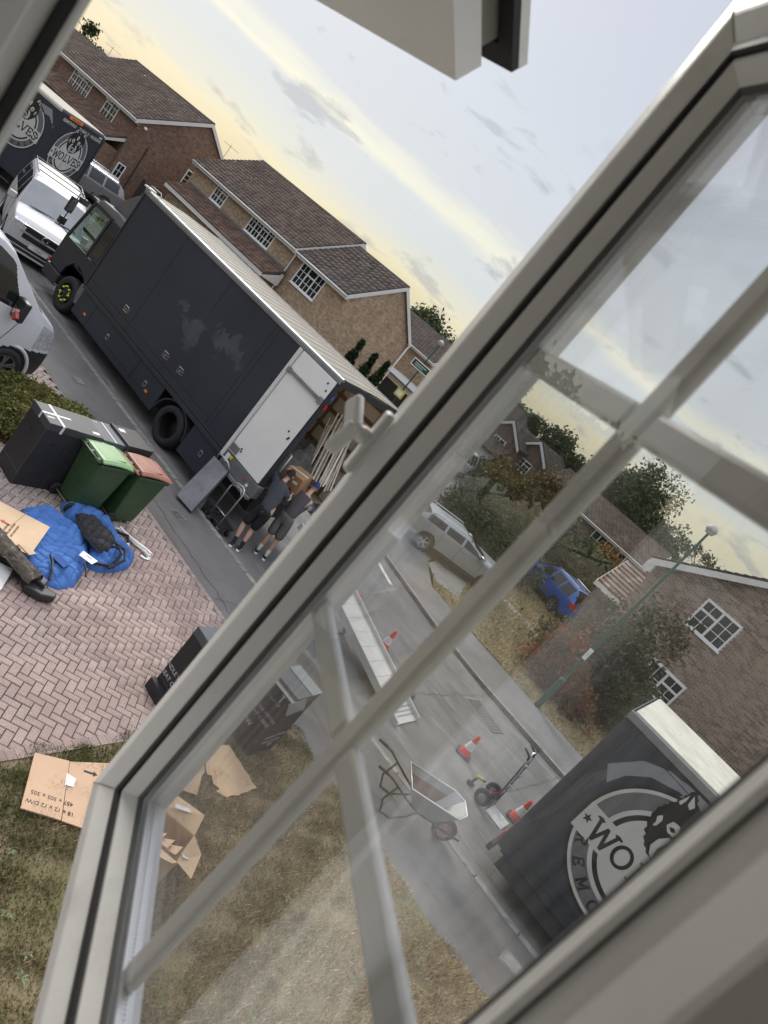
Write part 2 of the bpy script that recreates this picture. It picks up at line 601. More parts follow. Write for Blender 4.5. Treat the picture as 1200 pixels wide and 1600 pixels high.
def herringbone(parent, poly, z, nparts, hidden=lambda x, y: False):
    g = .008
    a = R(45)
    ca, sa = math.cos(a), math.sin(a)
    xs, ys = [p[0] for p in poly], [p[1] for p in poly]
    cx, cy = (min(xs) + max(xs)) / 2, (min(ys) + max(ys)) / 2
    span = max(max(xs) - min(xs), max(ys) - min(ys))
    k = int(span / BW) + 2
    spots = []
    for i in range(-k, k):
        for j in range(-k, k):
            q = (i - j) % 4
            if q == 0:
                u, v, r = (i + 1) * BW, (j + .5) * BW, a
            elif q == 3:
                u, v, r = (i + .5) * BW, (j + 1) * BW, a + math.pi / 2
            else:
                continue
            x, y = cx + u * ca - v * sa, cy + u * sa + v * ca
            if inside((x, y), poly):
                spots.append((x, y, r))
    spots.sort(key=lambda s: hidden(s[0], s[1]) * 1000 + math.hypot(s[0], s[1]))
    v, f = chamfer_box(BL - g, BW - g, .03, .006)
    me = None
    for x, y, r in spots[:nparts]:
        if me is None:
            o = MB().add(v, f).build('brick', M_BRICK, parent)
            me = o.data
            o.location, o.rotation_euler = (x, y, z), (0, 0, r)
        else:
            share(me, 'brick', parent, (x, y, z + random.uniform(-.003, .003)), (random.uniform(-.008, .008), random.uniform(-.008, .008), r + random.uniform(-.01, .01)))
    va, fa = np.array(v), np.array(f)
    V, F = [], []
    for x, y, r in spots[nparts:]:
        c_, s_ = math.cos(r + random.uniform(-.01, .01)), math.sin(r)
        b = len(V) * len(v)
        p = va @ np.array(((c_, s_, 0), (-s_, c_, 0), (0, 0, 1)))
        V.append(p + (x, y, z + random.uniform(-.003, .003)))
        F.append(fa + b)
    if V:
        np_mesh('brick', np.concatenate(V), np.concatenate(F), M_BRICK, parent, kind='stuff')


DRIVE = [(-9.35, 3.2), (-3.60, 3.2), (-3.55, 8.72), (-9.6, 8.75), (-9.3, 6.6)]
drive = sheet('driveway', [(-9.4, -1), (-3.62, -1), (-3.62, 8.76), (-9.6, 8.78), (-9.35, 6.6)], -.032, M_SAND)
herringbone(drive, DRIVE, -.026, 300, lambda x, y: x < -8.2 or (x < -6.3 and y < 7.1) or (x > -4.9 and y > 6.2) or (x < -7.5 and y > 6.9))
drive2 = sheet('driveway', [(-18, 2), (-11.2, 2), (-11.1, 8.7), (-18, 8.7)], -.032, M_SAND)
herringbone(drive2, [(-12.6, 6.4), (-11.15, 6.4), (-11.15, 8.66), (-13.6, 8.66)], -.026, 0)

# edging course of setts along the drive's mouth
eb = MB()
for i in range(54):
    x = -9.2 + i * .105
    eb.box(x, x + .098, 8.735, 8.83, -.03, .006)
for i in range(56):
    y = 3.0 + i * .105
    eb.box(-3.72, -3.60, y, y + .098, -.02, .009 + .003 * math.sin(i * 1.7))
eb.build('edging_brick', M_BRICK, drive, kind='stuff')

# cracks and tar seams in the asphalt, one mesh each
ck = MB()
for x0, y0, x1, y1, z in ((-9, 9.2, -5.6, 9.05, .003), (-5.2, 9.6, -3.1, 9.3, .003), (-6.0, 8.95, -5.6, 10.2, .003), (-2.4, 9.2, -.4, 9.1, .003), (-4.4, 10.9, 1.5, 10.8, ROAD_Z + .003), (-5, 14.2, .5, 14.0, ROAD_Z + .003), (-3.9, 11, -3.3, 16.4, ROAD_Z + .003), (-7.5, 15.5, -5, 12.6, ROAD_Z + .003), (-1.2, 13.4, -.9, 16.5, ROAD_Z + .003)):
    n = int(math.dist((x0, y0), (x1, y1)) / .12)
    pts = [(x0 + (x1 - x0) * i / n + random.uniform(-.035, .035), y0 + (y1 - y0) * i / n + random.uniform(-.035, .035)) for i in range(n + 1)]
    for p, q in zip(pts, pts[1:]):
        d = Vector((q[0] - p[0], q[1] - p[1])).normalized() * random.uniform(.003, .009)
        ck.add([(p[0] - d.y, p[1] + d.x, z), (p[0] + d.y, p[1] - d.x, z), (q[0] + d.y, q[1] - d.x, z), (q[0] - d.y, q[1] + d.x, z)], [(0, 1, 2, 3)])
ck.build('asphalt_crack', SEAM_TAR, kind='structure')
# a worn line of grit and leaf litter lying in the channel along both kerbs
gt = MB()
for k in range(900):
    x = random.uniform(-12, 3)
    near = random.random() < .6
    y = 10.42 + abs(random.gauss(0, .12)) if near else 16.55 - abs(random.gauss(0, .14)) + (max(0, -x - 4) * .22)
    r = random.uniform(.006, .022)
    a = random.uniform(0, 6.28)
    gt.add([(x + r * math.cos(a), y + r * math.sin(a), ROAD_Z + .002), (x + r * math.cos(a + 2), y + r * math.sin(a + 2), ROAD_Z + .008), (x + r * math.cos(a + 4), y + r * math.sin(a + 4), ROAD_Z + .003)], [(0, 1, 2)])
tag(gt.build('leaf_litter', mat('leaf litter', (.24, .19, .13), .9, var=.3, isl=.5), kind='stuff'), 'grit and small dead leaves along the kerb channels', 'litter')

# manhole and stopcock covers
def cover(x, y, l, w, rz, label, m=None):
    t = thing('manhole_cover', label, 'manhole cover', (x, y, ROAD_Z if y > 10.4 else 0), rz, 'covers let into the road and footway')
    MB().box(-l / 2, l / 2, -w / 2, w / 2, .001, .006).build('cover_frame', M_KERB, t)
    p = MB().box(-l / 2 + .04, l / 2 - .04, -w / 2 + .04, w / 2 - .04, .003, .012)
    for i in range(int(l / .09)):
        p.box(-l / 2 + .05 + i * .09, -l / 2 + .1 + i * .09, -w / 2 + .05, w / 2 - .05, .010, .016)
    p.build('lid', m or mat('cast iron', (.13, .12, .11), .7, .3, var=.3, scale=12, bump=.3), t)


cover(-2.82, 15.45, 1.0, .62, R(-12), 'rectangular iron cover in the road beside the far kerb')
cover(.72, 9.68, .42, .36, R(4), 'small pale cover in the footway near the parked lorry', M_KERB)
cover(-8.25, 9.55, .3, .26, R(10), 'small dark cover in the footway behind the brown-lidded bin')
cover(-12.6, 9.5, .3, .3, R(0), 'small square cover in the footway beside the silver van', M_KERB)


# ---- grass
def grass_mat(name, c1, c2, c3):
    m = bpy.data.materials.new(name)
    m.use_nodes = True
    t = m.node_tree
    b = t.nodes['Principled BSDF']
    b.inputs['Roughness'].default_value = .85
    b.inputs['Specular IOR Level'].default_value = .2
    ge = t.nodes.new('ShaderNodeNewGeometry')
    g = ge.outputs['Position']
    n = nmath(t, 'ADD', nnoise(t, g, .55, 4, .6), nmath(t, 'MULTIPLY', nmath(t, 'SUBTRACT', nnoise(t, g, 3.2, 4, .6), .5), .7))
    n = nmath(t, 'ADD', n, nmath(t, 'MULTIPLY', nmath(t, 'SUBTRACT', ge.outputs['Random Per Island'], .5), .18))
    # greener towards the drive, drier towards the road corner
    sx = t.nodes.new('ShaderNodeSeparateXYZ')
    t.links.new(g, sx.inputs[0])
    n = nmath(t, 'ADD', n, nmath(t, 'MULTIPLY', nmath(t, 'ADD', sx.outputs[0], 2.0), .11))
    n = nmath(t, 'ADD', n, nmath(t, 'MULTIPLY', nmath(t, 'SUBTRACT', sx.outputs[1], 5.2), .05))
    c = nramp(t, n, [(.3, c1), (.5, c2), (.72, c3)])
    c = nmix(t, 1.0, c, nramp(t, ge.outputs['Random Per Island'], [(0., .62), (1., 1.4)]), 'MULTIPLY')
    t.links.new(c, b.inputs['Base Color'])
    MATS[name] = m
    return m


def grass(name, test, x0, x1, y0, y1, dens, h, m, z=0., lean=.55):
    n = int((x1 - x0) * (y1 - y0) * dens)
    p = np.c_[rng.uniform(x0, x1, n), rng.uniform(y0, y1, n)]
    p = p[[test(x, y) for x, y in p]]
    f = sum(np.sin(p[:, 0] * k1 + p[:, 1] * k2 + k3) for k1, k2, k3 in ((5.1, 2.3, 0), (-3.7, 6.2, 1), (9.3, -7.1, 2), (13, 11, 4), (-17, 9, 5)))
    keep = rng.uniform(0, 1, len(p)) < np.clip(.72 + .16 * f, .25, 1)
    p, f = p[keep], f[keep]
    n = len(p)
    a = rng.uniform(0, 2 * np.pi, n)
    hh = h * rng.uniform(.45, 1.25, n) * np.clip(1 + .2 * f, .5, 1.7)
    w = h * .10 * rng.uniform(.6, 1.4, n)
    ln = hh * lean * rng.uniform(-1.6, 1.6, (2, n))
    V = np.empty((n, 3, 3))
    V[:, 0] = np.c_[p[:, 0] + np.cos(a) * w, p[:, 1] + np.sin(a) * w, np.full(n, z - .004)]
    V[:, 1] = np.c_[p[:, 0] - np.cos(a) * w, p[:, 1] - np.sin(a) * w, np.full(n, z - .004)]
    V[:, 2] = np.c_[p[:, 0] + ln[0], p[:, 1] + ln[1], z + hh]
    return np_mesh(name, V.reshape(-1, 3), np.arange(3 * n).reshape(-1, 3), m, kind='stuff')


M_GRASS = grass_mat('lawn grass', (.125, .135, .05), (.265, .22, .115), (.48, .385, .245))
M_GRASS2 = grass_mat('verge grass', (.15, .15, .05), (.25, .2, .1), (.36, .29, .165))
edge = lambda x: 8.7 + .07 * math.sin(x * 3.1) + .05 * math.sin(x * 7.7 + 1)
tag(grass('grass', lambda x, y: y < edge(x) and x > -3.66 + .06 * math.sin(y * 5) + .03 * math.sin(y * 13), -3.75, 1.9, 1.9, 8.9, 8000, .045, M_GRASS), 'short dry lawn, greener beside the brick drive', 'grass')
far_poly = [(8, 18.5), (8, 33), (-9, 33), (-10, 27), (-9.3, 24.5), (-8.3, 20.8), (-7.1, 19.05), (-5.4, 18.85), (-2.5, 18.7)]
tag(grass('grass', lambda x, y: inside((x, y), far_poly) and not inside((x, y), [(-8.35, 20.6), (-7.4, 19.75), (-6.75, 20.4), (-8.6, 25.0), (-9.4, 24.8)]), -10, 3, 18.5, 33, 430, .11, M_GRASS2), 'parched verge and front lawn beyond the far footway', 'grass')
tag(grass('grass', lambda x, y: not (x < -31 and x > -38.5), -42, -25, 18.9, 24, 300, .12, M_GRASS2), 'parched front lawn before the houses behind the lorry', 'grass')
# broad-leaved weeds in the lawn
V, F = [], []
for k in range(34):
    x, y = rng.uniform(-3.4, 1.5), rng.uniform(2.6, 8.2)
    for q in range(9):
        a = rng.uniform(0, 6.28)
        l, w = rng.uniform(.03, .075), .010
        d, s_ = np.array((math.cos(a), math.sin(a))), np.array((-math.sin(a), math.cos(a)))
        b = len(V)
        V += [(x, y, .012), (*(np.array((x, y)) + d * l * .5 + s_ * w), .04), (*(np.array((x, y)) + d * l), .026), (*(np.array((x, y)) + d * l * .5 - s_ * w), .04)]
        F.append((b, b + 1, b + 2, b + 3))
tag(np_mesh('weed', V, F, mat('weed leaf', (.15, .18, .085), .7, var=.2, isl=.3), kind='stuff'), 'low green weed rosettes dotted about the lawn', 'weeds')

# ================================================================ BUILDINGS
def brick_wall_mat(name, c1, c2, mortar, w=.225, h=.075, vary=None):
    m = bpy.data.materials.new(name)
    m.use_nodes = True
    t = m.node_tree
    b = t.nodes['Principled BSDF']
    b.inputs['Roughness'].default_value = .9
    g = t.nodes.new('ShaderNodeNewGeometry')
    s = t.nodes.new('ShaderNodeSeparateXYZ')
    t.links.new(g.outputs['Position'], s.inputs[0])
    n = t.nodes.new('ShaderNodeSeparateXYZ')
    t.links.new(g.outputs['Normal'], n.inputs[0])
    side = nmath(t, 'GREATER_THAN', nmath(t, 'ABSOLUTE', n.outputs[0]), .6)
    u = nmath(t, 'ADD', nmath(t, 'MULTIPLY', side, s.outputs[1]), nmath(t, 'MULTIPLY', nmath(t, 'SUBTRACT', 1, side), s.outputs[0]))
    cb = t.nodes.new('ShaderNodeCombineXYZ')
    t.links.new(u, cb.inputs[0])
    t.links.new(s.outputs[2], cb.inputs[1])
    br = t.nodes.new('ShaderNodeTexBrick')
    t.links.new(cb.outputs[0], br.inputs['Vector'])
    br.inputs['Scale'].default_value = 1
    br.inputs['Brick Width'].default_value = w
    br.inputs['Row Height'].default_value = h
    br.inputs['Mortar Size'].default_value = .006
    br.inputs['Color1'].default_value = (*c1, 1)
    br.inputs['Color2'].default_value = (*c2, 1)
    br.inputs['Mortar'].default_value = (*mortar, 1)
    br.inputs['Bias'].default_value = -.1
    c = nmix(t, 1.0, br.outputs[0], nramp(t, nnoise(t, g.outputs['Position'], 6, 4, .7), [(.3, .75), (.7, 1.25)]), 'MULTIPLY')
    c = nmix(t, 1.0, c, nramp(t, nnoise(t, g.outputs['Position'], .5, 4, .6), [(.3, .85), (.7, 1.12)]), 'MULTIPLY')
    t.links.new(c, b.inputs['Base Color'])
    bn = t.nodes.new('ShaderNodeBump')
    bn.inputs['Strength'].default_value = .5
    bn.inputs['Distance'].default_value = .02
    t.links.new(nmath(t, 'SUBTRACT', 1, br.outputs[1]), bn.inputs['Height'])
    t.links.new(bn.outputs[0], b.inputs['Normal'])
    MATS[name] = m
    return m


BR_A = brick_wall_mat('red brown brickwork', (.25, .145, .095), (.125, .076, .058), (.26, .22, .18))
BR_B = brick_wall_mat('buff brickwork', (.47, .345, .22), (.30, .19, .115), (.43, .36, .28))
BR_C = brick_wall_mat('brown brickwork', (.20, .12, .085), (.12, .075, .06), (.2, .17, .15))
BR_F = mat('wall brick', (.31, .232, .185), .9, var=.2, scale=14, bump=.3, bscale=70, isl=.42, rnd=.3)
MORTAR = mat('mortar', (.78, .71, .63), .95, var=.15, scale=8)
TILE_A = mat('brown roof tile', (.115, .08, .062), .9, var=.25, scale=.9, isl=.35, spots=((.20, .185, .15), 2.2, .55, .7, .45))
TILE_B = mat('grey brown roof tile', (.10, .078, .066), .9, var=.2, scale=1.2, isl=.25, spots=((.17, .16, .13), 2.6, .55, .7, .4))
TILE_C = mat('weathered clay tile', (.22, .155, .115), .9, var=.25, scale=3, isl=.4, rnd=.35, spots=((.33, .3, .24), 5., .5, .65, .6))
RIDGE = mat('ridge tile', (.085, .066, .055), .9, var=.2, scale=3, isl=.25)
LEAD = mat('lead flashing', (.17, .175, .18), .6, .3, var=.15)
GUTTER = mat('white gutter', (.72, .71, .68), .4, var=.05)
CURTAIN = mat('net curtain', (.45, .44, .42), .9, var=.12, scale=12)


def tiles(parent, P, eu, ev, Lx, Ly, tw, course, m, name='roof_tile', part=False, clip=None, th=.028):
    """lapped tiles laid course by course on the plane P + u*eu + v*ev"""
    P, eu, ev = Vector(P), Vector(eu).normalized(), Vector(ev).normalized()
    nn = eu.cross(ev).normalized()
    if nn.z < 0:
        nn = -nn
    V, F, k, me = [], [], 0, None
    for j in range(int(Ly / course + .999)):
        off = tw / 2 if j % 2 else 0
        for i in range(-1, int(Lx / tw) + 2):
            u0, u1 = max(0, i * tw + off + .003), min(Lx, (i + 1) * tw + off - .003)
            if u1 - u0 < .03:
                continue
            v0, v1 = j * course, min(Ly, (j + 1.25) * course)
            if clip and not clip((u0 + u1) / 2, (v0 + v1) / 2):
                continue
            h0 = th * 1.5 + random.uniform(-.004, .005)
            dv = random.uniform(-.012, .008)
            q = [(u0, v0 + dv, h0 + .01), (u1, v0 + dv, h0 + random.uniform(0, .012)), (u1, v1, .006), (u0, v1, .006)]
            top = [P + eu * a + ev * b + nn * c for a, b, c in q]
            low = [P + eu * u1 + ev * (v0 + dv) + nn * .002, P + eu * u0 + ev * (v0 + dv) + nn * .002]
            side = [P + eu * u0 + ev * v1, P + eu * u1 + ev * v1]
            b = len(V)
            V += [tuple(x) for x in top + low + side]
            F += [(b, b + 1, b + 2, b + 3), (b + 1, b, b + 5, b + 4), (b, b + 3, b + 6, b + 5), (b + 2, b + 1, b + 4, b + 7)]
    if part:
        for i in range(0, len(V), 8):
            MB().add(V[i:i + 8], [(0, 1, 2, 3), (1, 0, 5, 4), (0, 3, 6, 5), (2, 1, 4, 7)]).build(name, m, parent)
        return None
    return np_mesh(name, V, F, m, parent, kind='stuff')


def window(parent, O, eu, w, h, lights, m=None, sill=True, curtain=None, name='window', bar=.03, deep=.05):
    """casement window: O bottom-left of the frame on the wall face seen from outside, eu along the wall.
    lights: (u0, u1, v0, v1, bars across, bars up, open angle) in fractions"""
    m = m or UPVC
    O, eu = Vector(O), Vector(eu).normalized()
    up = Vector((0, 0, 1))
    n = eu.cross(up)                            # outward
    M = Matrix(((eu.x, 0, n.x, O.x), (eu.y, 0, n.y, O.y), (0, 1, n.z, O.z), (0, 0, 0, 1)))
    fw = .07
    f = MB()
    f.box(0, w, 0, fw, -deep, .04, M)
    f.box(0, w, h - fw, h, -deep, .04, M)
    f.box(0, fw, fw, h - fw, -deep, .04, M)
    f.box(w - fw, w, fw, h - fw, -deep, .04, M)
    edges = set()
    for l in lights:
        if l[0] > 0:
            edges.add((l[0], l[2], l[3]))
    for u, a, b in edges:
        f.box(u * w - fw / 2, u * w + fw / 2, max(fw, a * h), min(h - fw, b * h), -deep, .036, M)
    for v in {(l[2], l[0], l[1]) for l in lights if l[2] > 0}:
        f.box(max(fw, v[1] * w), min(w - fw, v[2] * w), v[0] * h - fw / 2, v[0] * h + fw / 2, -deep, .033, M)
    o = f.build(name, m, parent, bevel=.006, seg=1)
    for l in lights:
        u0, u1, v0, v1, nx, ny = l[:6]
        a0, a1, b0, b1 = u0 * w + fw * .7, u1 * w - fw * .7, v0 * h + fw * .7, v1 * h - fw * .7
        Ml = M
        if len(l) > 6 and l[6]:                 # top-hung, swung out
            Ml = M @ Matrix.Translation((0, b1, .02)) @ Matrix.Rotation(-R(l[6]), 4, 'X') @ Matrix.Translation((0, -b1, 0))
            s = MB()
            for q in ((a0, a1, b0, b0 + .05), (a0, a1, b1 - .05, b1), (a0, a0 + .05, b0 + .05, b1 - .05), (a1 - .05, a1, b0 + .05, b1 - .05)):
                s.box(*q, -.03, .02, Ml)
            s.build('sash', m, o)
        MB().box(a0, a1, b0, b1, .004, .009, Ml).build('pane', WINGLASS, o)
        if curtain:
            MB().box(a0, a0 + (a1 - a0) * curtain, b0, b1, -.035, -.03, Ml)
        g = MB()
        for i in range(1, nx):
            x = a0 + (a1 - a0) * i / nx
            g.box(x - bar / 2, x + bar / 2, b0, b1, -.001 + .0105, .019, Ml)
        for i in range(1, ny):
            y = b0 + (b1 - b0) * i / ny
            g.box(a0, a1, y - bar / 2, y + bar / 2, -.001 + .0105, .0178, Ml)
        if g.v:
            g.build('glazing_bar', m, o)
    if sill:
        MB().box(-.05, w + .05, -.06, -.002, -.02, .075, M).build('sill', m, o, bevel=.01)
    return o


def house(name, label, X0, X1, Y0, Y1, ze, zr, wall, tile, tw=.3, course=.27, over=.28, gable_w=.0, z0=-.1, tiles_back=False, cat='house', thing_=None):
    """gabled house with its ridge along X, front wall at Y0"""
    t = thing_ or thing(name, label, cat, ((X0 + X1) / 2, (Y0 + Y1) / 2, 0))
    ox, oy = t.location.x, t.location.y
    ym = (Y0 + Y1) / 2
    x0, x1, y0, y1, yc = X0 - ox, X1 - ox, Y0 - oy, Y1 - oy, ym - oy
    prof = [(y0, z0), (y1, z0), (y1, ze), (yc, zr - .06), (y0, ze)]
    Mx = Matrix(((0, 0, 1, 0), (1, 0, 0, 0), (0, 1, 0, 0), (0, 0, 0, 1)))
    MB().prism(prof, x0, x1, Mx).build('wall', wall, t)
    slope = (zr - ze) / (yc - y0)
    ye, zee = y0 - over, ze - over * slope + .07
    ly = math.hypot(yc - ye, zr - zee)
    v = Vector((0, yc - ye, zr - zee)).normalized()
    gx = .12
    rf = MB()
    rf.prism([(ye, zee - .1), (yc, zr - .1), (yc, zr), (ye, zee)], x0 - gx, x1 + gx, Mx)
    rf.prism([(2 * yc - ye, zee - .1), (yc, zr - .1), (yc, zr), (2 * yc - ye, zee)], x0 - gx, x1 + gx, Mx)
    roof = rf.build('roof', tile, t)
    tiles(roof, (x0 - gx, ye - .03, zee), (1, 0, 0), v, x1 - x0 + 2 * gx, ly + .02, tw, course, tile)
    rm = MB()
    n = int((x1 - x0 + 2 * gx) / .4)
    for i in range(n):
        a = x0 - gx + i * (x1 - x0 + 2 * gx) / n
        rm.prism([(yc - .13, zr - .03), (yc + .13, zr - .03), (yc + .05, zr + .07), (yc - .05, zr + .07)], a + .006, a + (x1 - x0 + 2 * gx) / n - .006, Mx)
    rm.build('ridge_tile', RIDGE, roof, kind='stuff')
    # gutters, fascia, bargeboards
    MB().box(x0 - gx, x1 + gx, ye - .005, ye + .022, zee - .22, zee - .02).build('fascia', GUTTER, t)
    MB().tube([(x0 - gx, ye - .06, zee - .07), (x1 + gx, ye - .06, zee - .07)], .055, 8).build('gutter', GUTTER, t, smooth=True)
    MB().box(x0 - gx, x1 + gx, ye + .02, y0 + .004, zee - .22, zee - .2).build('soffit', GUTTER, t)
    for xa in (x0 - gx - .03, x1 + gx):
        b = MB()
        b.prism([(ye, zee - .24), (yc, zr - .22), (yc, zr + .0), (ye, zee - .01)], xa, xa + .03, Mx)
        b.prism([(2 * yc - ye, zee - .24), (yc, zr - .22), (yc, zr + .0), (2 * yc - ye, zee - .01)], xa, xa + .03, Mx)
        b.build('bargeboard', GUTTER, t)
    return t


def aerial(parent, x, y, z, h, rz):
    a = MB()
    a.tube([(x, y, z), (x, y, z + h)], .016, 5)
    c, s = math.cos(rz), math.sin(rz)
    a.tube([(x - .5 * c, y - .5 * s, z + h - .1), (x + .6 * c, y + .6 * s, z + h - .1)], .012, 5)
    for k in range(9):
        q = -.45 + k * .12
        a.tube([(x + q * c + s * .2, y + q * s - c * .2, z + h - .1), (x + q * c - s * .2, y + q * s + c * .2, z + h - .1)], .008, 4)
    a.build('aerial', STEEL, parent)


# ---- the buff house behind the lorry (main block, lower wing, lean-to)
hB = house('brick_house', 'buff brick house with a lean-to roof, tiled wing and white windows behind the lorry', -37.2, -27.15, 26.6, 33.6, 4.62, 6.95, BR_B, TILE_A)
ox, oy = hB.location.x, hB.location.y
wing = house('w', '', -27.2, -22.9, 26.8, 32.9, 4.58, 6.62, BR_B, TILE_B, tw=.36, course=.33, thing_=hB)
lt = MB()
Mx = Matrix(((0, 0, 1, 0), (1, 0, 0, 0), (0, 1, 0, 0), (0, 0, 0, 1)))
yf = 26.6 - oy
lt.prism([(yf - 1.25, 2.52), (yf - .004, 3.2), (yf - .004, 3.3), (yf - 1.25, 2.62)], -36.9 - ox, -26.9 - ox, Mx)
lr = lt.build('lean_to_roof', TILE_A, hB)
tiles(lr, (-36.9 - ox, yf - 1.28, 2.62), (1, 0, 0), (0, 1.25, .68), 10.0, 1.44, .3, .26, mat('brown plain tile', (.14, .085, .062), .9, var=.2, scale=2, isl=.35))
MB().box(-36.9 - ox, -26.9 - ox, yf - .1, yf - .004, 3.305, 3.42).build('flashing', LEAD, hB)
MB().box(-36.9 - ox, -26.9 - ox, yf - 1.27, yf - 1.235, 2.4, 2.6).build('fascia', GUTTER, hB)
MB().prism([(yf - 1.25, 2.45), (yf, 2.45), (yf, 3.1), (yf - 1.25, 2.5)], -26.9 - ox, -26.87 - ox, Mx).build('bargeboard', GUTTER, hB)
MB().box(-36.6 - ox, -27.3 - ox, yf - 1.0, yf - .005, -.1, 2.45).build('porch_wall', BR_B, hB)
G3 = lambda n, nx=2, ny=3, top=None: [(i / n, (i + 1) / n, 0, 1, nx, ny) for i in range(n)]
W3 = [(0, .34, 0, 1, 2, 3), (.34, .66, 0, .66, 2, 2), (.34, .66, .66, 1, 1, 1), (.66, 1, 0, 1, 2, 3)]
W2 = [(0, .5, 0, 1, 2, 3), (.5, 1, 0, .66, 2, 2), (.5, 1, .66, 1, 1, 1)]
window(hB, (-34.8 - ox, yf - .004, 3.46), (1, 0, 0), 1.2, 1.05, W2)
window(hB, (-31.15 - ox, yf - .004, 3.46), (1, 0, 0), 2.25, 1.05, [(0, .25, 0, 1, 2, 3), (.25, .5, 0, 1, 2, 3), (.5, .75, 0, .66, 2, 2), (.5, .75, .66, 1, 1, 1), (.75, 1, 0, 1, 2, 3)])
window(hB, (-26.5 - ox, 26.8 - oy - .004, 3.1), (1, 0, 0), 1.95, 1.2, W3)
dp = MB().tube([(-26.95 - ox, yf - .32, 4.45), (-26.95 - ox, yf - .12, 4.2), (-26.95 - ox, yf - .1, 2.6), (-26.95 - ox, yf - .1, 0)], .04, 8)
dp.build('downpipe', GUTTER, hB, smooth=True)
MB().tube([(-22.8 - ox, 33.1 - oy, 4.5), (-22.75 - ox, 33.1 - oy, 0)], .045, 8).build('downpipe', GUTTER, hB, smooth=True)

# ---- the red-brown house further along, and the one beyond it
hA = house('brick_house', 'red-brown brick house with a plain gable end and open casements behind the logo van', -49.6, -39.7, 24.0, 31.4, 4.32, 6.72, BR_A, TILE_A)
ox, oy = hA.location.x, hA.location.y
yf = 24.0 - oy
lt = MB()
lt.prism([(yf - 1.3, 2.2), (yf - .004, 2.98), (yf - .004, 3.08), (yf - 1.3, 2.3)], -49.4 - ox, -39.9 - ox, Mx)
lr = lt.build('lean_to_roof', TILE_A, hA)
tiles(lr, (-49.4 - ox, yf - 1.33, 2.3), (1, 0, 0), (0, 1.3, .78), 9.5, 1.53, .3, .26, MATS['brown plain tile'])
MB().prism([(yf - 1.3, 2.1), (yf, 2.78), (yf, 2.98), (yf - 1.3, 2.2)], -39.9 - ox, -39.87 - ox, Mx).build('bargeboard', GUTTER, hA)
MB().box(-49.4 - ox, -39.9 - ox, yf - 1.0, yf - .005, -.1, 2.15).build('porch_wall', BR_A, hA)
window(hA, (-47.9 - ox, yf - .004, 3.0), (1, 0, 0), 2.5, 1.15, [(0, .25, 0, 1, 2, 3), (.25, .5, 0, .7, 2, 2), (.25, .5, .7, 1, 1, 1, 40), (.5, .75, 0, .7, 2, 2), (.5, .75, .7, 1, 1, 1, 40), (.75, 1, 0, 1, 2, 3)])
window(hA, (-43.4 - ox, yf - .004, 3.0), (1, 0, 0), 1.5, 1.15, [(0, .5, 0, .7, 2, 2), (0, .5, .7, 1, 1, 1, 38), (.5, 1, 0, 1, 2, 3)])
xs = -39.7 - ox
window(hA, (xs + .004, 28.0 - oy, 2.55), (0, 1, 0), .8, 1.25, [(0, 1, 0, 1, 2, 4)])
window(hA, (xs + .004, 24.2 - oy, .9), (0, 1, 0), .55, .85, [(0, 1, 0, 1, 2, 2)])
MB().tube([(xs + .05, 25.2 - oy, 3.3), (xs + .05, 25.25 - oy, .2)], .03, 6).build('downpipe', PLASTIC, hA)
lm = MB().lathe([(.0, .1), (.09, .08), (.11, 0), (.08, -.06), (0, -.07)], 12, Matrix.Translation((xs + .12, 24.4 - oy, 4.05)))
lm.build('alarm_box', WHITE, hA, smooth=True)
aerial(hA, -39.8 - ox, 29.6 - oy, 5.6, .9, .6)
hA0 = house('brick_house', 'brick house at the far end of the row, mostly hidden by the window frame', -62, -52.2, 24.6, 31, 3.95, 5.75, BR_A, TILE_A)
aerial(hA0, -52.6 - hA0.location.x, 27.6 - hA0.location.y, 5.6, .9, 1.2)

# ---- house behind the wing, seen past its gable
hW = house('brick_house', 'buff brick house with a long eave showing past the end of the tiled wing', -33.5, -26.4, 42, 48.5, 4.35, 6.0, BR_B, TILE_B)

# ---- flat-roofed garage beyond the lorry
tg = thing('garage', 'flat-roofed garage with a dark door in a white surround beyond the lorry', 'garage', (-24.6, 37.5, 0))
MB().box(-2.3, 2.3, -1.5, 3.5, -.1, 2.25).build('wall', mat('dark cladding', (.03, .032, .036), .6, var=.15), tg)
gd = MB()
for i in range(5):
    gd.box(-2.0, 2.0, -1.56, -1.52, .02 + i * .4, .40 + i * .4)
gd.build('door', mat('dark door', (.025, .028, .033), .45, var=.1), tg)
fr = MB()
fr.box(-2.35, -2.05, -1.62, -1.5, -.1, 2.3)
fr.box(2.05, 2.35, -1.62, -1.5, -.1, 2.3)
fr.box(-2.05, 2.05, -1.60, -1.5, 2.04, 2.3)
fr.build('surround', GUTTER, tg)
MB().box(-2.5, 2.5, -1.8, 3.6, 2.31, 2.42).build('roof', LEAD, tg)

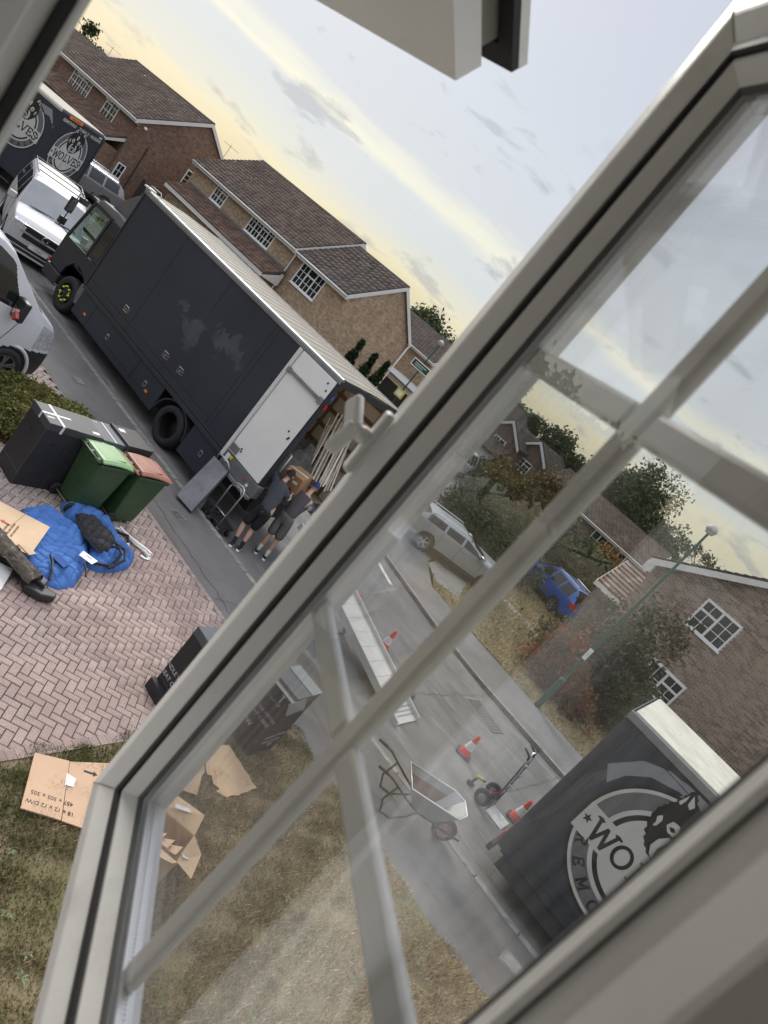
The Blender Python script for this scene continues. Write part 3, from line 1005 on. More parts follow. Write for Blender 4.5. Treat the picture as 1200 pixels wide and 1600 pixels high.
# ---- the brown brick gable on the right
hF = thing('brick_house', 'dark brown brick house showing its gable wall and white casements beyond the nearer logo lorry', 'house', (0, 27, 0))
gx0, gx1, gpk, ge, gz = -4.25, 6.35, 1.05, 4.55, 7.75
out_ = [(gx0, -.1), (gx1, -.1), (gx1, ge), (gpk, gz), (gx0, ge)]
MY = Matrix(((1, 0, 0, 0), (0, 0, 1, 0), (0, 1, 0, 0), (0, 0, 0, 1)))
MB().prism(out_, .02, 9, MY).build('wall', MORTAR, hF)
holes = [(-2.30, -.87, 3.62, 4.80), (-2.15, -.73, .95, 2.0)]
zs, k = -.02, 0
spots = []
while zs < gz:
    x = gx0 + (0 if k % 2 else -.1125)
    while x < 4:
        a, b = max(x, gx0), min(x + .215, gx1)
        c = ((a + b) / 2, zs + .032)
        if inside(c, out_):
            for h in holes:
                if h[2] - .02 < c[1] < h[3] + .02 and h[0] < b and a < h[1]:
                    a, b = (a, min(b, h[0])) if a < h[0] else (max(a, h[1]), b)
            if b - a > .03:
                spots.append((a, b, zs))
        x += .228
    zs += .077
    k += 1
spots.sort(key=lambda s: abs(s[0] - .2) + abs(s[2] - 3.3) * 1.0)
bme = None
for a, b, z in spots[:300]:
    if b - a < .2:
        continue
    if bme is None:
        o = MB().box(-.1075, .1075, 0, .03, 0, .065).build('brick', BR_F, hF)
        bme = o.data
        o.location = ((a + b) / 2, 0, z)
    else:
        share(bme, 'brick', hF, ((a + b) / 2 + random.uniform(-.002, .002), random.uniform(-.004, .003), z))
mb = MB()
for a, b, z in spots[300:] + [s for s in spots[:300] if s[1] - s[0] < .2]:
    y = random.uniform(-.004, .003)
    mb.box(a, b, y, .03, z, z + .065)
mb.build('brick', BR_F, hF, kind='stuff')
window(hF, (-2.29, .019, 3.64), (1, 0, 0), 1.41, 1.15, [(0, .5, 0, .64, 2, 2), (0, .5, .64, 1, 2, 1), (.5, 1, 0, 1, 2, 3)], deep=.09, bar=.026)
window(hF, (-2.14, .019, .97), (1, 0, 0), 1.4, 1.02, [(0, .5, 0, 1, 2, 2), (.5, 1, 0, .6, 2, 2), (.5, 1, .6, 1, 2, 1)], deep=.09, bar=.026)
sl = (gz - ge) / (gpk - gx0)
e0 = (gx0 - .3, ge - .3 * sl + .1)
e1 = (gx1 + .3, ge - .3 * sl + .1)
rf = MB()
rf.prism([e0, (gpk, gz + .1), (gpk, gz + .22), (e0[0], e0[1] + .12)], -.32, 9.2, MY)
rf.prism([e1, (gpk, gz + .1), (gpk, gz + .22), (e1[0], e1[1] + .12)], -.32, 9.2, MY)
rfo = rf.build('roof', TILE_B, hF)
v = Vector((gpk - e0[0], 0, gz + .1 - e0[1])).normalized()
tiles(rfo, (e0[0] - .02, -.36, e0[1] + .12), (0, 1, 0), v, 9.5, math.dist(e0, (gpk, gz + .1)), .3, .27, TILE_B)
bb = MB()
bb.prism([(e0[0], e0[1] - .17), (gpk, gz - .12), (gpk, gz + .1), (e0[0], e0[1] + .1)], -.36, -.325, MY)
bb.prism([(e1[0], e1[1] - .17), (gpk, gz - .12), (gpk, gz + .1), (e1[0], e1[1] + .1)], -.36, -.325, MY)
bb.build('bargeboard', GUTTER, hF)
MB().box(gx0 - .34, gx0 - .02, -.34, 0, ge - .42, ge - .1).build('box_end', GUTTER, hF)

# ---- low tiled garage beside it
tg = thing('garage', 'low garage with a weathered clay-tiled roof between the blue car and the brown gable', 'garage', (-5.9, 31.2, 0))
prof = [(-1.6, -.1), (1.6, -.1), (1.6, 2.45), (0, 3.6), (-1.6, 2.45)]
MB().prism(prof, .1, 1.5, MY).build('wall', BR_C, tg)
vv = Vector((0, 1, 0))
rf = MB()
rf.prism([(-1.85, 2.35), (0, 3.65), (0, 3.72), (-1.85, 2.42)], 0, 1.6, MY)
rf.prism([(1.85, 2.35), (0, 3.65), (0, 3.72), (1.85, 2.42)], 0, 1.6, MY)
rfo = rf.build('roof', TILE_C, tg)
lf = Matrix.Rotation(0, 4, 'Z')
tg.rotation_euler = (0, 0, R(-90))
tiles(rfo, (1.87, 0, 2.43), (0, 1, 0), (-1.85, 0, 1.3), 1.6, 2.26, .27, .27, TILE_C, part=True, th=.055)
tiles(rfo, (-1.87, 0, 2.43), (0, 1, 0), (1.85, 0, 1.3), 1.6, 2.26, .27, .27, TILE_C)
MB().box(1.83, 1.90, -.02, 1.62, 2.2, 2.4).build('fascia', GUTTER, tg)
b = MB()
b.prism([(-1.87, 2.2), (0, 3.5), (0, 3.7), (-1.87, 2.4)], -.05, -.01, MY)
b.prism([(1.87, 2.2), (0, 3.5), (0, 3.7), (1.87, 2.4)], -.05, -.01, MY)
b.build('bargeboard', GUTTER, tg)

# ---- gabled houses at the end of the side road, the bungalow to their right
def gable_house(label, x, y, rz, w, d, ze, zr, wall, wins, side=()):
    t = thing('brick_house', label, 'house', (x, y, 0), rz)
    MB().prism([(-w / 2, -.1), (w / 2, -.1), (w / 2, ze), (0, zr - .05), (-w / 2, ze)], 0, d, MY).build('wall', wall, t)
    s = (zr - ze) / (w / 2)
    a = (-w / 2 - .25, ze - .25 * s + .06)
    r_ = MB()
    r_.prism([a, (0, zr), (0, zr + .1), (a[0], a[1] + .1)], -.25, d + .2, MY)
    r_.prism([(-a[0], a[1]), (0, zr), (0, zr + .1), (-a[0], a[1] + .1)], -.25, d + .2, MY)
    ro = r_.build('roof', TILE_B, t)
    for sg in (-1, 1):
        tiles(ro, (sg * (-a[0] + .02), -.28, a[1] + .1), (0, 1, 0), (-sg * -a[0], 0, zr - a[1]), d + .45, math.hypot(a[0], zr - a[1]), .32, .33, TILE_B)
    b = MB()
    b.prism([(a[0], a[1] - .2), (0, zr - .2), (0, zr + .05), (a[0], a[1] + .03)], -.29, -.252, MY)
    b.prism([(-a[0], a[1] - .2), (0, zr - .2), (0, zr + .05), (-a[0], a[1] + .03)], -.29, -.252, MY)
    b.build('bargeboard', GUTTER, t)
    for wx, wz, ww, wh in wins:
        window(t, (wx, -.004, wz), (1, 0, 0), ww, wh, W3 if ww > 1.5 else W2, sill=False)
    return t


gC = gable_house('brown gabled house with a pale garage door at the end of the side road', -25.6, 50, R(4), 5.0, 8, 3.7, 5.7, BR_C, [(-1.0, 2.3, 1.7, 1.1)])
gable_house('small projecting gable house between two other gables beyond the side road', -22.2, 49.2, R(4), 3.0, 8, 3.5, 4.75, BR_C, [(-.55, 2.2, 1.1, 1.0)])
gable_house('lower dormered gable house at the right of the row beyond the side road', -20.4, 51.5, R(4), 3.2, 7, 3.5, 4.85, BR_C, [(-.7, 2.1, 1.35, 1.0)])
gable_house('brick house with a tall gable standing behind the white van', -30.2, 52, R(6), 5.2, 8, 3.9, 6.2, BR_A, [(-1.1, 2.6, 1.7, 1.1)])
pg = MB().prism([(-3.4, 2.0), (4.8, 2.0), (4.8, 2.08), (-3.4, 2.08)], -3.6, -.02, MY)
tgp = pg.build('canopy_roof', TILE_B, gC)
tiles(tgp, (-3.4, -3.6, 2.1), (1, 0, 0), (0, 3.6, 1.1), 8.2, 3.75, .32, .33, TILE_B)
MB().box(2.3, 4.7, -3.3, -3.2, -.05, 1.95).build('garage_door', WHITE, gC)
MB().box(-.4, 2.2, -3.3, -.1, -.1, 1.95).build('garage_wall', BR_C, gC)
bE = house('bungalow', 'long low bungalow with a band of windows beyond the blue car', -16.4, -7.6, 45.5, 52, 3.3, 4.75, BR_C, TILE_A, cat='bungalow')
window(bE, (-11.4 - bE.location.x, 45.5 - bE.location.y - .004, 2.0), (1, 0, 0), 2.6, 1.05, [(i / 5, (i + 1) / 5, 0, 1, 1, 2) for i in range(5)], sill=False)
gable_house('far brick house with a single gable window left of the bungalow', -15.6, 49, R(2), 2.6, 5, 3.2, 4.3, BR_C, [(-.6, 2.0, 1.2, .9)])

# ---- the neighbour's house on our own side, mirrored in the glass
nb = house('brick_house', 'neighbouring brick house on the near side of the street, seen only mirrored in the glass', -24, -13.5, -7.5, -.5, 5.0, 7.3, BR_B, TILE_A)

# ================================================================ OUR OWN HOUSE AND ITS OPEN WINDOW
own = thing('brick_house', 'pale rendered house with the white window that the view is taken from', 'house', (0, 0, 0))
PLASTER = mat('painted plaster', (.84, .84, .83), .9, var=.04, scale=2)
ZB, ZT = 4.63, 5.90           # opening, sill to head
XL, XR = -1.42, .30
wl = MB()
wl.box(-5.2, XL, -.02, .27, -.1, 6.3)
wl.box(XR, 6.5, -.02, .27, -.1, 6.3)
wl.box(XL, XR, -.02, .27, -.1, ZB)
wl.box(XL, XR, -.02, .27, ZT, 6.3)
wl.box(-5.2, -4.9, -8, -.0205, -.1, 6.3)
wl.box(6.2, 6.5, -8, -.0205, -.1, 6.3)
wl.build('wall', mat('pale render', (.74, .73, .70), .9, var=.08, scale=2, bump=.15), own)
rm = MB()
rm.box(-3.0, -2.95, -4, -.03, 3.5, 6.2)
rm.box(2.2, 2.25, -4, -.03, 3.5, 6.2)
rm.box(-3.0, 2.25, -4.05, -4.0, 3.5, 4.4)  # back wall kept low: gap added above it to light the frame's inside
rm.box(-3.0, 2.25, -4, -.03, 6.15, 6.2)
rm.build('room_wall', PLASTER, own)
MB().box(-2.95, 2.2, -4, -.03, 3.5, 3.55).build('room_floor', mat('carpet', (.5, .5, .48), .95, var=.1), own)
rf = MB()
rf.prism([(.75, 6.28), (-4, 8.6), (-4, 8.7), (.75, 6.38)], -5.5, 6.8, Mx)
rf.prism([(-8.7, 6.28), (-4, 8.6), (-4, 8.7), (-8.7, 6.38)], -5.5, 6.8, Mx)
rf.build('roof', TILE_A, own)
MB().box(-5.5, 6.8, .72, .75, 6.1, 6.27).build('fascia', GUTTER, own)
MB().box(-5.5, 6.8, .28, .719, 6.12, 6.15).build('soffit', GUTTER, own)
MB().box(XL - .1, XR + .1, .18, .36, ZB - .05, ZB - .001).build('window_sill', UPVC, own, bevel=.01)
FY0, FY1 = .175, .262


def frame_member(mb, x0, x1, z0, z1):
    mb.box(x0, x1, FY0, FY1, z0, z1)


fr = MB()
frame_member(fr, XL, XL + .07, ZB, ZT)
frame_member(fr, -.645, -.545, ZB + .06, ZT - .06)
frame_member(fr, .19, XR, ZB, ZT)
frame_member(fr, XL + .07, .19, ZB, ZB + .06)
frame_member(fr, XL + .07, .19, ZT - .06, ZT)
frame_member(fr, XL + .07, -.645, 5.33, 5.40)
wf = fr.build('window_frame', UPVC, own, bevel=.006)
gk = MB()
for y in (.196, .243):
    gk.box(-.5449, -.5405, y, y + .008, ZB + .06, ZT - .06)
    gk.box(.1855, .1899, y, y + .008, ZB + .06, ZT - .06)
    gk.box(-.54, .185, y, y + .008, ZB + .0601, ZB + .0645)
gk.build('gasket', BLACK, wf)
st = MB()
st.box(-.5445, -.531, .208, .2265, ZB + .0651, ZT - .066)
st.build('frame_bead', UPVC, wf, bevel=.003)
GLASS = glass_mat('clear pane', (1, 1, 1), haze=.024)
GLASS2 = glass_mat('outer pane', (.992, .998, .992), haze=.006)
MB().box(XL + .08, -.655, .215, .219, ZB + .07, 5.32).build('pane', GLASS2, wf)


def member(mb, prof, Wd, Hd, which):
    """mitred frame member swept along one edge of a Wd x Hd rectangle; prof is (inset, depth)"""
    n = len(prof)
    vs = []
    for end in (0, 1):
        for s, d in prof:
            if which in 'LR':
                x = s if which == 'L' else Wd - s
                z = s if end == 0 else Hd - s
            else:
                z = s if which == 'B' else Hd - s
                x = s if end == 0 else Wd - s
            vs.append((x, d, z))
    mb.add(vs, [(i, (i + 1) % n, n + (i + 1) % n, n + i) for i in range(n)])
    return mb


BAR_X, BAR_Z = .283, (.388, .700)


def sash(t, Wd, Hd, cols, rows, full=True):
    prof = [(0, .068), (0, .007), (.003, .003), (.027, 0), (.031, .0005), (.0545, .009), (.057, .012), (.069, .012), (.069, .068)]
    bead = [(.0692, .016), (.070, .0115), (.074, .0115), (.088, .0245), (.088, .0285), (.0692, .0285)]
    gas = [(.0556, .0115), (.0568, .0085), (.0655, .0065), (.0688, .0085), (.0688, .0118)]
    wed = [(.0882, .0235), (.0882, .0287), (.0915, .0287), (.0915, .0262)]
    for k in 'LRBT':
        o = member(MB(), prof if k != 'R' else [q for q in prof if q[0] not in (.057,)][:-2] + [(.0685, .0105), (.0685, .068)], Wd, Hd, k).build('stile' if k in 'LR' else 'rail', UPVC, t)
        gs = [(.0672 + (a - .0622) * .22, d + .0030) if k == 'R' else (a, d) for a, d in gas]
        wl_ = MB()
        for e in ((0, 1) if k in 'LR' else ()):
            q = [(x, z) for x, z in ((.002, .002), (.029, .029), (.054, .054))]
            for (a, b), (c, d), da, db in ((q[0], q[1], .0035, -.0003), (q[1], q[2], -.0003, .0087)):
                fx = (lambda v: v) if k == 'L' else (lambda v: Wd - v)
                fz = (lambda v: v) if e == 0 else (lambda v: Hd - v)
                wl_.bar((fx(a), da, fz(b)), (fx(c), db, fz(d)), .0012, .0012, (0, 1, 0))
        if wl_.v:
            wl_.build('weld_line', mat('weld line', (.35, .34, .32), .6, var=.2), o, kind='stuff')
        member(MB(), gs, Wd, Hd, k).build('gasket', BLACK, o)
        member(MB(), bead, Wd, Hd, k).build('glazing_bead', UPVC, o)
        member(MB(), wed, Wd, Hd, k).build('wedge_seal', mat('grey seal', (.10, .10, .10), .6, var=0), o)
    g = .070
    MB().box(g, Wd - g, .0290, .0330, g, Hd - g).build('pane', GLASS, t)
    MB().box(g, Wd - g, .0490, .0530, g, Hd - g).build('pane', GLASS2, t)
    sp = MB()
    a = .083
    for q in ((a, a + .011, a, Hd - a), (Wd - a - .011, Wd - a, a, Hd - a), (a + .011, Wd - a - .011, a, a + .011), (a + .011, Wd - a - .011, Hd - a - .011, Hd - a)):
        sp.box(q[0], q[1], .0335, .0485, q[2], q[3])
    so = sp.build('spacer_bar', mat('spacer aluminium', (.78, .79, .80), .3, .55, var=.03), t)
    dots = MB()
    for i in range(int((Wd - 2 * a) / .004)):
        x = a + .012 + i * .004
        if x < Wd - a - .013:
            dots.box(x, x + .0016, .0405, .0415, a + .0111, a + .0114)
    dots.build('perforation', PLASTIC, so, kind='stuff')
    ins = .0945
    gw, gh = Wd - 2 * ins, Hd - 2 * ins
    for i in range(1, cols):
        x = BAR_X
        MB().box(x - .0115, x + .0115, .0350, .0475, ins, Hd - ins).build('glazing_bar', mat('glazing bar white', (.90, .90, .88), .25, var=.02), t, bevel=.004)
    for j in range(1, rows):
        z = BAR_Z[j - 1]
        b = MB()
        for x0, x1 in ((ins, BAR_X - .0125), (BAR_X + .0125, Wd - ins)):
            b.box(x0, x1, .0352, .0473, z - .0115, z + .0115)
        b.build('glazing_bar', mat('glazing bar white', (.90, .90, .88), .25, var=.02), t, bevel=.004)


cs = thing('window_casement', 'open white casement with glazing bars swung out across the view', 'window', (-.39, .617, 4.745), math.atan2(-.6252, .7804))
sash(cs, .604, 1.05, 2, 3)
# cockspur handle on its free stile
hp = MB().box(.008, .026, -.010, -.0005, .500, .575).build('handle', mat('handle casting', (.86, .86, .84), .28, var=.02), cs, bevel=.004, seg=3)
hb = MB()
hb.tube([(.017, -.009, .540), (.017, -.022, .540)], [.010, .009], 12)
hb.bar((.019, -.025, .536), (-.016, -.035, .560), .011, .022, (0, 0, 1))
hb.bar((.018, -.026, .545), (.008, -.030, .505), .009, .017, (0, 1, 0))
hb.build('lever', MATS['handle casting'], hp, bevel=.006, smooth=False, seg=3)
# friction stay under the casement
fs = MB()
fs.bar((.10, .03, -.012), (.60, .03, -.012), .016, .003)
fs.bar((.30, .03, -.016), (.665, -.10, -.016), .014, .003)
fs.build('friction_stay', STEEL, cs)

# top light of the next bay, hung at its head and pushed out
tl = thing('window_top_light', 'white top-hung light pushed open above, only its lower corner in view', 'window', (0, 0, 0))
th_ = math.atan2(.38, .21)
hinge = Vector((-1.345, .268, 5.4 + .440))
Hh = .434
tl.matrix_world = Matrix.Translation(hinge) @ Matrix.Rotation(th_, 4, 'X') @ Matrix.Translation((0, 0, -Hh))
Wt = .725
pr1 = [(0, .038), (0, 0), (.075, 0), (.08, .006), (.08, .038)]
pr2 = [(.012, .080), (.012, .0385), (.08, .0385), (.08, .080)]
pr3 = [(-.016, .094), (-.016, .0805), (.07, .0805), (.085, .0865), (.085, .094)]
for k in 'LRBT':
    o = member(MB(), pr1, Wt, Hh, k).build('stile' if k in 'LR' else 'rail', UPVC, tl)
    member(MB(), pr2, Wt, Hh, k).build('rebate', mat('grey plastic', (.35, .345, .33), .5, var=.05), o)
    member(MB(), pr3, Wt, Hh, k).build('outer_flange', UPVC, o)
    member(MB(), [(-.0155, .0795), (-.0155, .070), (.008, .070), (.008, .0795)], Wt, Hh, k).build('gasket', BLACK, o)
MB().box(.076, Wt - .076, .05, .054, .076, Hh - .076).build('pane', GLASS2, tl)

# ================================================================ VEHICLES
def rebase(t, loc):
    loc = Vector(loc)
    t.location = loc
    for c in t.children:
        c.location = c.location - loc
    return t


NAVY = mat('dark grey lorry paint', (.033, .039, .051), .36, var=.14, scale=.8, spec=.3, spots=((.034, .039, .052), .9, .5, .66, .4))
NAVY2 = mat('dark grey satin panel', (.027, .030, .037), .42, var=.12, scale=2)
SEAM = mat('panel seam', (.008, .009, .011), .6, var=0)
CREAM = mat('cream roof sheet', (.40, .37, .30), .6, var=.12, scale=2.2, trans=.35, spots=((.29, .26, .20), 2.5, .52, .72, .5))
DOORW = mat('white door skin', (.80, .80, .77), .45, var=.05, scale=1.4, spots=((.45, .43, .4), 4.2, .62, .74, .4))
LGREY = mat('light decal', (.50, .51, .49), .35, var=.05, scale=3)
MGREY = mat('grey decal', (.12, .125, .135), .35, var=.06)
PGREY = mat('pale swoosh decal', (.23, .24, .265), .35, var=.05)
DBLK = mat('black decal', (.010, .010, .012), .4, var=.05)
SUEDE = mat('cab trim', (.02, .02, .022), .8, var=.15)
CABGLASS = glass_mat('cab glass', (.80, .86, .84))

LET = {
    'W': (1.06, [[(.06, 1), (.29, 0)], [(.29, 0), (.53, .86)], [(.53, .86), (.77, 0)], [(.77, 0), (1.0, 1)]], [(.06, 1), (1.0, 1)]),
    'L': (.78, [[(.24, 1), (.24, 0)], [(.24, .06), (.76, .06)], [(.74, .0), (.74, .3)]], [(.24, 1), (.24, 0)]),
    'V': (.92, [[(.08, 1), (.46, 0)], [(.46, 0), (.84, 1)]], [(.08, 1), (.84, 1)]),
    'E': (.80, [[(.22, 1), (.22, 0)], [(.22, .94), (.74, .94)], [(.22, .5), (.6, .5)], [(.22, .06), (.76, .06)], [(.73, 1), (.73, .74)], [(.75, 0), (.75, .28)], [(.58, .4), (.58, .6)]], [(.22, 1), (.22, 0)]),
    'R': (.86, [[(.22, 1), (.22, 0)], [(.22, .94), (.55, .94), (.7, .84), (.72, .72), (.66, .58), (.5, .5), (.22, .5)], [(.44, .5), (.76, 0)]], [(.22, 1), (.22, 0), (.78, 0)]),
    'M': (1.02, [[(.16, 1), (.16, 0)], [(.16, 1), (.52, .2)], [(.52, .2), (.88, 1)], [(.88, 1), (.88, 0)]], [(.16, 1), (.16, 0), (.88, 1), (.88, 0)]),
    'A': (.92, [[(.08, 0), (.46, 1)], [(.46, 1), (.84, 0)], [(.2, .34), (.72, .34)]], [(.08, 0), (.84, 0)]),
    'O': (.92, [[(.46 + .36 * math.sin(a), .5 + .45 * math.cos(a)) for a in [i * math.pi / 9 for i in range(19)]]], []),
    'S': (.78, [[(.66, .78), (.62, .9), (.42, .95), (.22, .9), (.15, .74), (.24, .58), (.42, .5), (.62, .42), (.68, .26), (.6, .1), (.4, .05), (.18, .1), (.13, .26)]], [(.66, .84), (.13, .2)]),
}


def letter(ch, M, h, t_=.15):
    """slab-serif capital as raised strokes"""
    w, lines, ser = LET[ch]
    mb, k = MB(), 0
    for ln in lines:
        for (x1, y1), (x2, y2) in zip(ln, ln[1:]):
            d = Vector((x2 - x1, y2 - y1))
            d.normalize()
            n_ = Vector((-d.y, d.x)) * t_ / 2
            e = d * (t_ * .18)
            q = [Vector((x1, y1)) - e - n_, Vector((x2, y2)) + e - n_, Vector((x2, y2)) + e + n_, Vector((x1, y1)) - e + n_]
            mb.prism([(p.x * h, p.y * h) for p in q], 0, .0012 + .0001 * k, M)
            k += 1
    for x, y in ser:
        y0 = y - .1 if y > .5 else y
        mb.prism([((x - .17) * h, y0 * h), ((x + .17) * h, y0 * h), ((x + .17) * h, (y0 + .1) * h), ((x - .17) * h, (y0 + .1) * h)], 0, .0012 + .0001 * k, M)
        k += 1
    return mb, w * h


def ring(r0, r1, z, M, a0=0, a1=2 * math.pi, n=64):
    return MB().lathe([(r0, 0), (r0, z), (r1, z), (r1, 0)], n, M, a0, a1)


def jag(poly, amp, step):
    out = []
    for (x1, y1), (x2, y2) in zip(poly, poly[1:] + poly[:1]):
        l = math.dist((x1, y1), (x2, y2))
        n = max(1, int(l / step))
        nx, ny = (y2 - y1) / l, -(x2 - x1) / l
        for i in range(n):
            q = i / n
            a = (amp if i % 2 else -amp * .5) * random.uniform(.5, 1.3)
            out.append((x1 + (x2 - x1) * q - nx * a, y1 + (y2 - y1) * q - ny * a))
    return out


def emblem(parent, M, r):
    """round badge: rings, banner with the firm's word, wolf's head"""
    Mr = M @ Matrix.Diagonal((r, r, 1, 1))
    lg = ring(.955, 1.0, .002, Mr).build('logo', LGREY, parent)
    ring(1.0005, 1.045, .002, Mr).build('outer_ring', DBLK, lg)
    ring(.745, .9545, .0018, Mr).build('grey_ring', MGREY, lg)
    ring(.685, .7445, .002, Mr).build('inner_ring', LGREY, lg)
    ring(.62, .6845, .002, Mr).build('dark_ring', DBLK, lg)
    MB().lathe([(0, .0018), (.6195, .0018)], 48, Mr).build('disc', LGREY, lg)
    bn = MB().prism([(-1.0, -.33), (1.0, -.33), (1.0, .10), (-1.0, .10)], .0003, .0032, Mr).build('banner', LGREY, lg)
    x = -.80 * r
    h = .31 * r
    for ch in 'WOLVES':
        mb, w = letter(ch, M @ Matrix.Translation((x, -.27 * r, .0033)), h)
        mb.build('letter', DBLK, lg)
        x += w + .012 * r
    for sx in (-.905, .905):
        pts = [((.07 if i % 2 == 0 else .03) * math.sin(i * math.pi / 5) + sx, (.07 if i % 2 == 0 else .03) * math.cos(i * math.pi / 5) - .11) for i in range(10)]
        MB().prism(pts, .0033, .0045, Mr).build('star', DBLK, lg)
    for i, ch in enumerate('REMOVALS'):
        a = R(205 + i * 130 / 7)
        p = Vector((.85 * r * math.cos(a), .85 * r * math.sin(a), .0019))
        Ml = M @ Matrix.Translation(p) @ Matrix.Rotation(a + math.pi / 2, 4, 'Z') @ Matrix.Translation((-LET[ch][0] * .075 * r, -.075 * r, 0))
        letter(ch, Ml, .15 * r, .19)[0].build('letter', DBLK, lg)
    Mr = Mr @ Matrix.Translation((0, .235, 0)) @ Matrix.Diagonal((.86, .84, 1, 1))
    head = [(-.36, 1.14), (-.17, .92), (0, .89), (.17, .92), (.36, 1.14), (.44, .80), (.54, .5), (.49, .24), (.34, .02), (.17, -.10), (0, -.13), (-.17, -.10), (-.34, .02), (-.49, .24), (-.54, .5), (-.44, .80)]
    wh = MB().prism(jag(head, .022, .045), .0003, .0052, Mr).build('wolf_head', DBLK, lg)
    for s in (-1, 1):
        for k, pl in enumerate(([(.33, 1.04), (.22, .92), (.25, .84), (.31, .88)], [(.37, 1.0), (.415, .82), (.37, .79), (.355, .9)],
                                [(.10, .46), (.17, .57), (.27, .55), (.30, .44), (.23, .37), (.14, .38)],
                                [(.09, .33), (.16, .33), (.24, .20), (.25, .05), (.18, -.06), (.06, -.10), (.13, -.02), (.16, .08), (.14, .18)],
                                [(.42, .50), (.46, .43), (.42, .36), (.42, .28), (.38, .31), (.375, .44)])):
            MB().prism([(s * x, y) for x, y in pl], .0053, .0064, Mr).build('wolf_marking', LGREY, lg)
    MB().prism([(0, .80), (.07, .70), (.04, .56), (-.04, .56), (-.07, .70)], .0053, .0064, Mr).build('wolf_marking', LGREY, lg)
    MB().lathe([(.085, .0053), (.085, .0064), (.125, .0064), (.125, .0053)], 20, Mr @ Matrix.Translation((0, .06, 0))).build('wolf_nose', LGREY, lg)
    for s in (-1, 1):
        MB().prism([(s * .15, .45), (s * .2, .49), (s * .26, .45), (s * .2, .41)], .0066, .0074, Mr).build('wolf_eye', DBLK, lg)
    return lg


def wheel(parent, x, y, z, r, w, side, rim_m, style='van', name='wheel', hub=None, rz=0.0):
    """wheel with its axle along Y; side = -1 shows its face towards -Y"""
    M = Matrix.Translation((x, y, z)) @ Matrix.Rotation(rz, 4, 'Z') @ Matrix.Rotation(math.pi / 2, 4, 'X') @ Matrix.Diagonal((1, 1, -side, 1))
    h = w / 2
    t = MB().lathe([(r * .64, -h * .9), (r * .8, -h), (r * .95, -h * .9), (r, -h * .55), (r, h * .55), (r * .95, h * .9), (r * .8, h), (r * .64, h * .9)], 36, M).build(name, TYRE, parent, smooth=True)
    rm = MB()
    if style == 'lorry':
        rm.lathe([(r * .64, h * .88), (r * .60, h * .8), (r * .55, h * .3), (r * .42, h * .05), (r * .40, h * .45), (r * .22, h * .5), (r * .2, h * .75), (0, h * .78)], 28, M)
        rm.build('rim', rim_m, t, smooth=False)
        nb = MB()
        for k in range(8):
            a = k * math.pi / 4
            nb.lathe([(.02, h * .4), (.02, h * .62), (0, h * .64)], 6, M @ Matrix.Translation((r * .31 * math.cos(a), r * .31 * math.sin(a), 0)))
        nb.build('wheel_nut', STEEL, t, kind='stuff')
    elif style == 'deep':
        rm.lathe([(r * .64, h * .88), (r * .61, h * .7), (r * .58, -h * .4), (r * .3, -h * .5), (r * .26, h * .0), (r * .12, h * .05), (0, h * .06)], 28, M)
        rm.build('rim', rim_m, t, smooth=False)
    else:
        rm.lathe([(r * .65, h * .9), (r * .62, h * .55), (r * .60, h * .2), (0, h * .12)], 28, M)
        rm.build('rim', mat('dark rim dish', (.05, .05, .052), .5, .5, var=.1), t)  # darker dish behind the spokes
        sp = MB()
        for k in range(5):
            a = k * 2 * math.pi / 5 + .3
            for o_ in (-.16, .16):
                c, s = math.cos(a + o_), math.sin(a + o_)
                c0, s0 = math.cos(a), math.sin(a)
                sp.bar(M @ Vector((r * .1 * c0, r * .1 * s0, h * .62)), M @ Vector((r * .62 * c, r * .62 * s, h * .72)), r * .085, r * .07, (0, 1, 0))
        sp.lathe([(r * .58, h * .6), (r * .60, h * .86), (r * .655, h * .9)], 28, M)
        sp.lathe([(0, h * .75), (r * .14, h * .72), (r * .15, h * .5)], 14, M)
        sp.build('alloy_spoke', rim_m, t)
    return t


ALLOY = mat('alloy', (.55, .55, .56), .3, .8, var=.05)

# ---------------------------------------------------------------- the big removal lorry along the kerb
T = thing('removal_lorry', 'big dark grey removal lorry with its white rear door folded back along its side', 'lorry')
yn, yf_ = 10.75, 13.25
xf, xr = -16.06, -8.10
zb, zt = 1.02, 3.80
MB().box(xf, xr, yn, yn + .045, zb, zt - .06).build('side_panel', NAVY, T)
MB().box(xf, xr, yf_ - .045, yf_, zb, zt - .06).build('side_panel', NAVY, T)
MB().box(xf, xf + .05, yn + .046, yf_ - .046, zb, zt - .06).build('front_panel', NAVY2, T)
MB().box(xf + .05, xr, yn + .046, yf_ - .046, zb + .0, zb + .09).build('load_floor', mat('plywood deck', (.2, .15, .1), .8, var=.2, scale=6), T)
rfm = MB()
rfm.add([(xf, yn + .07, zt), (xr, yn + .07, zt), (xr, 12, zt + .035), (xf, 12, zt + .035), (xr, yf_ - .07, zt), (xf, yf_ - .07, zt)], [(0, 1, 2, 3), (3, 2, 4, 5)])
roof = rfm.build('roof', CREAM, T)
rb = MB()
for i in range(22):
    x = xf + .2 + i * .36
    rb.bar((x, yn + .08, zt + .004), (x, 12, zt + .039), .035, .012)
    rb.bar((x, 12, zt + .039), (x, yf_ - .08, zt + .004), .035, .012)
rb.build('roof_bow', mat('pale roof bow', (.43, .40, .325), .55, var=.08, trans=.2), roof)
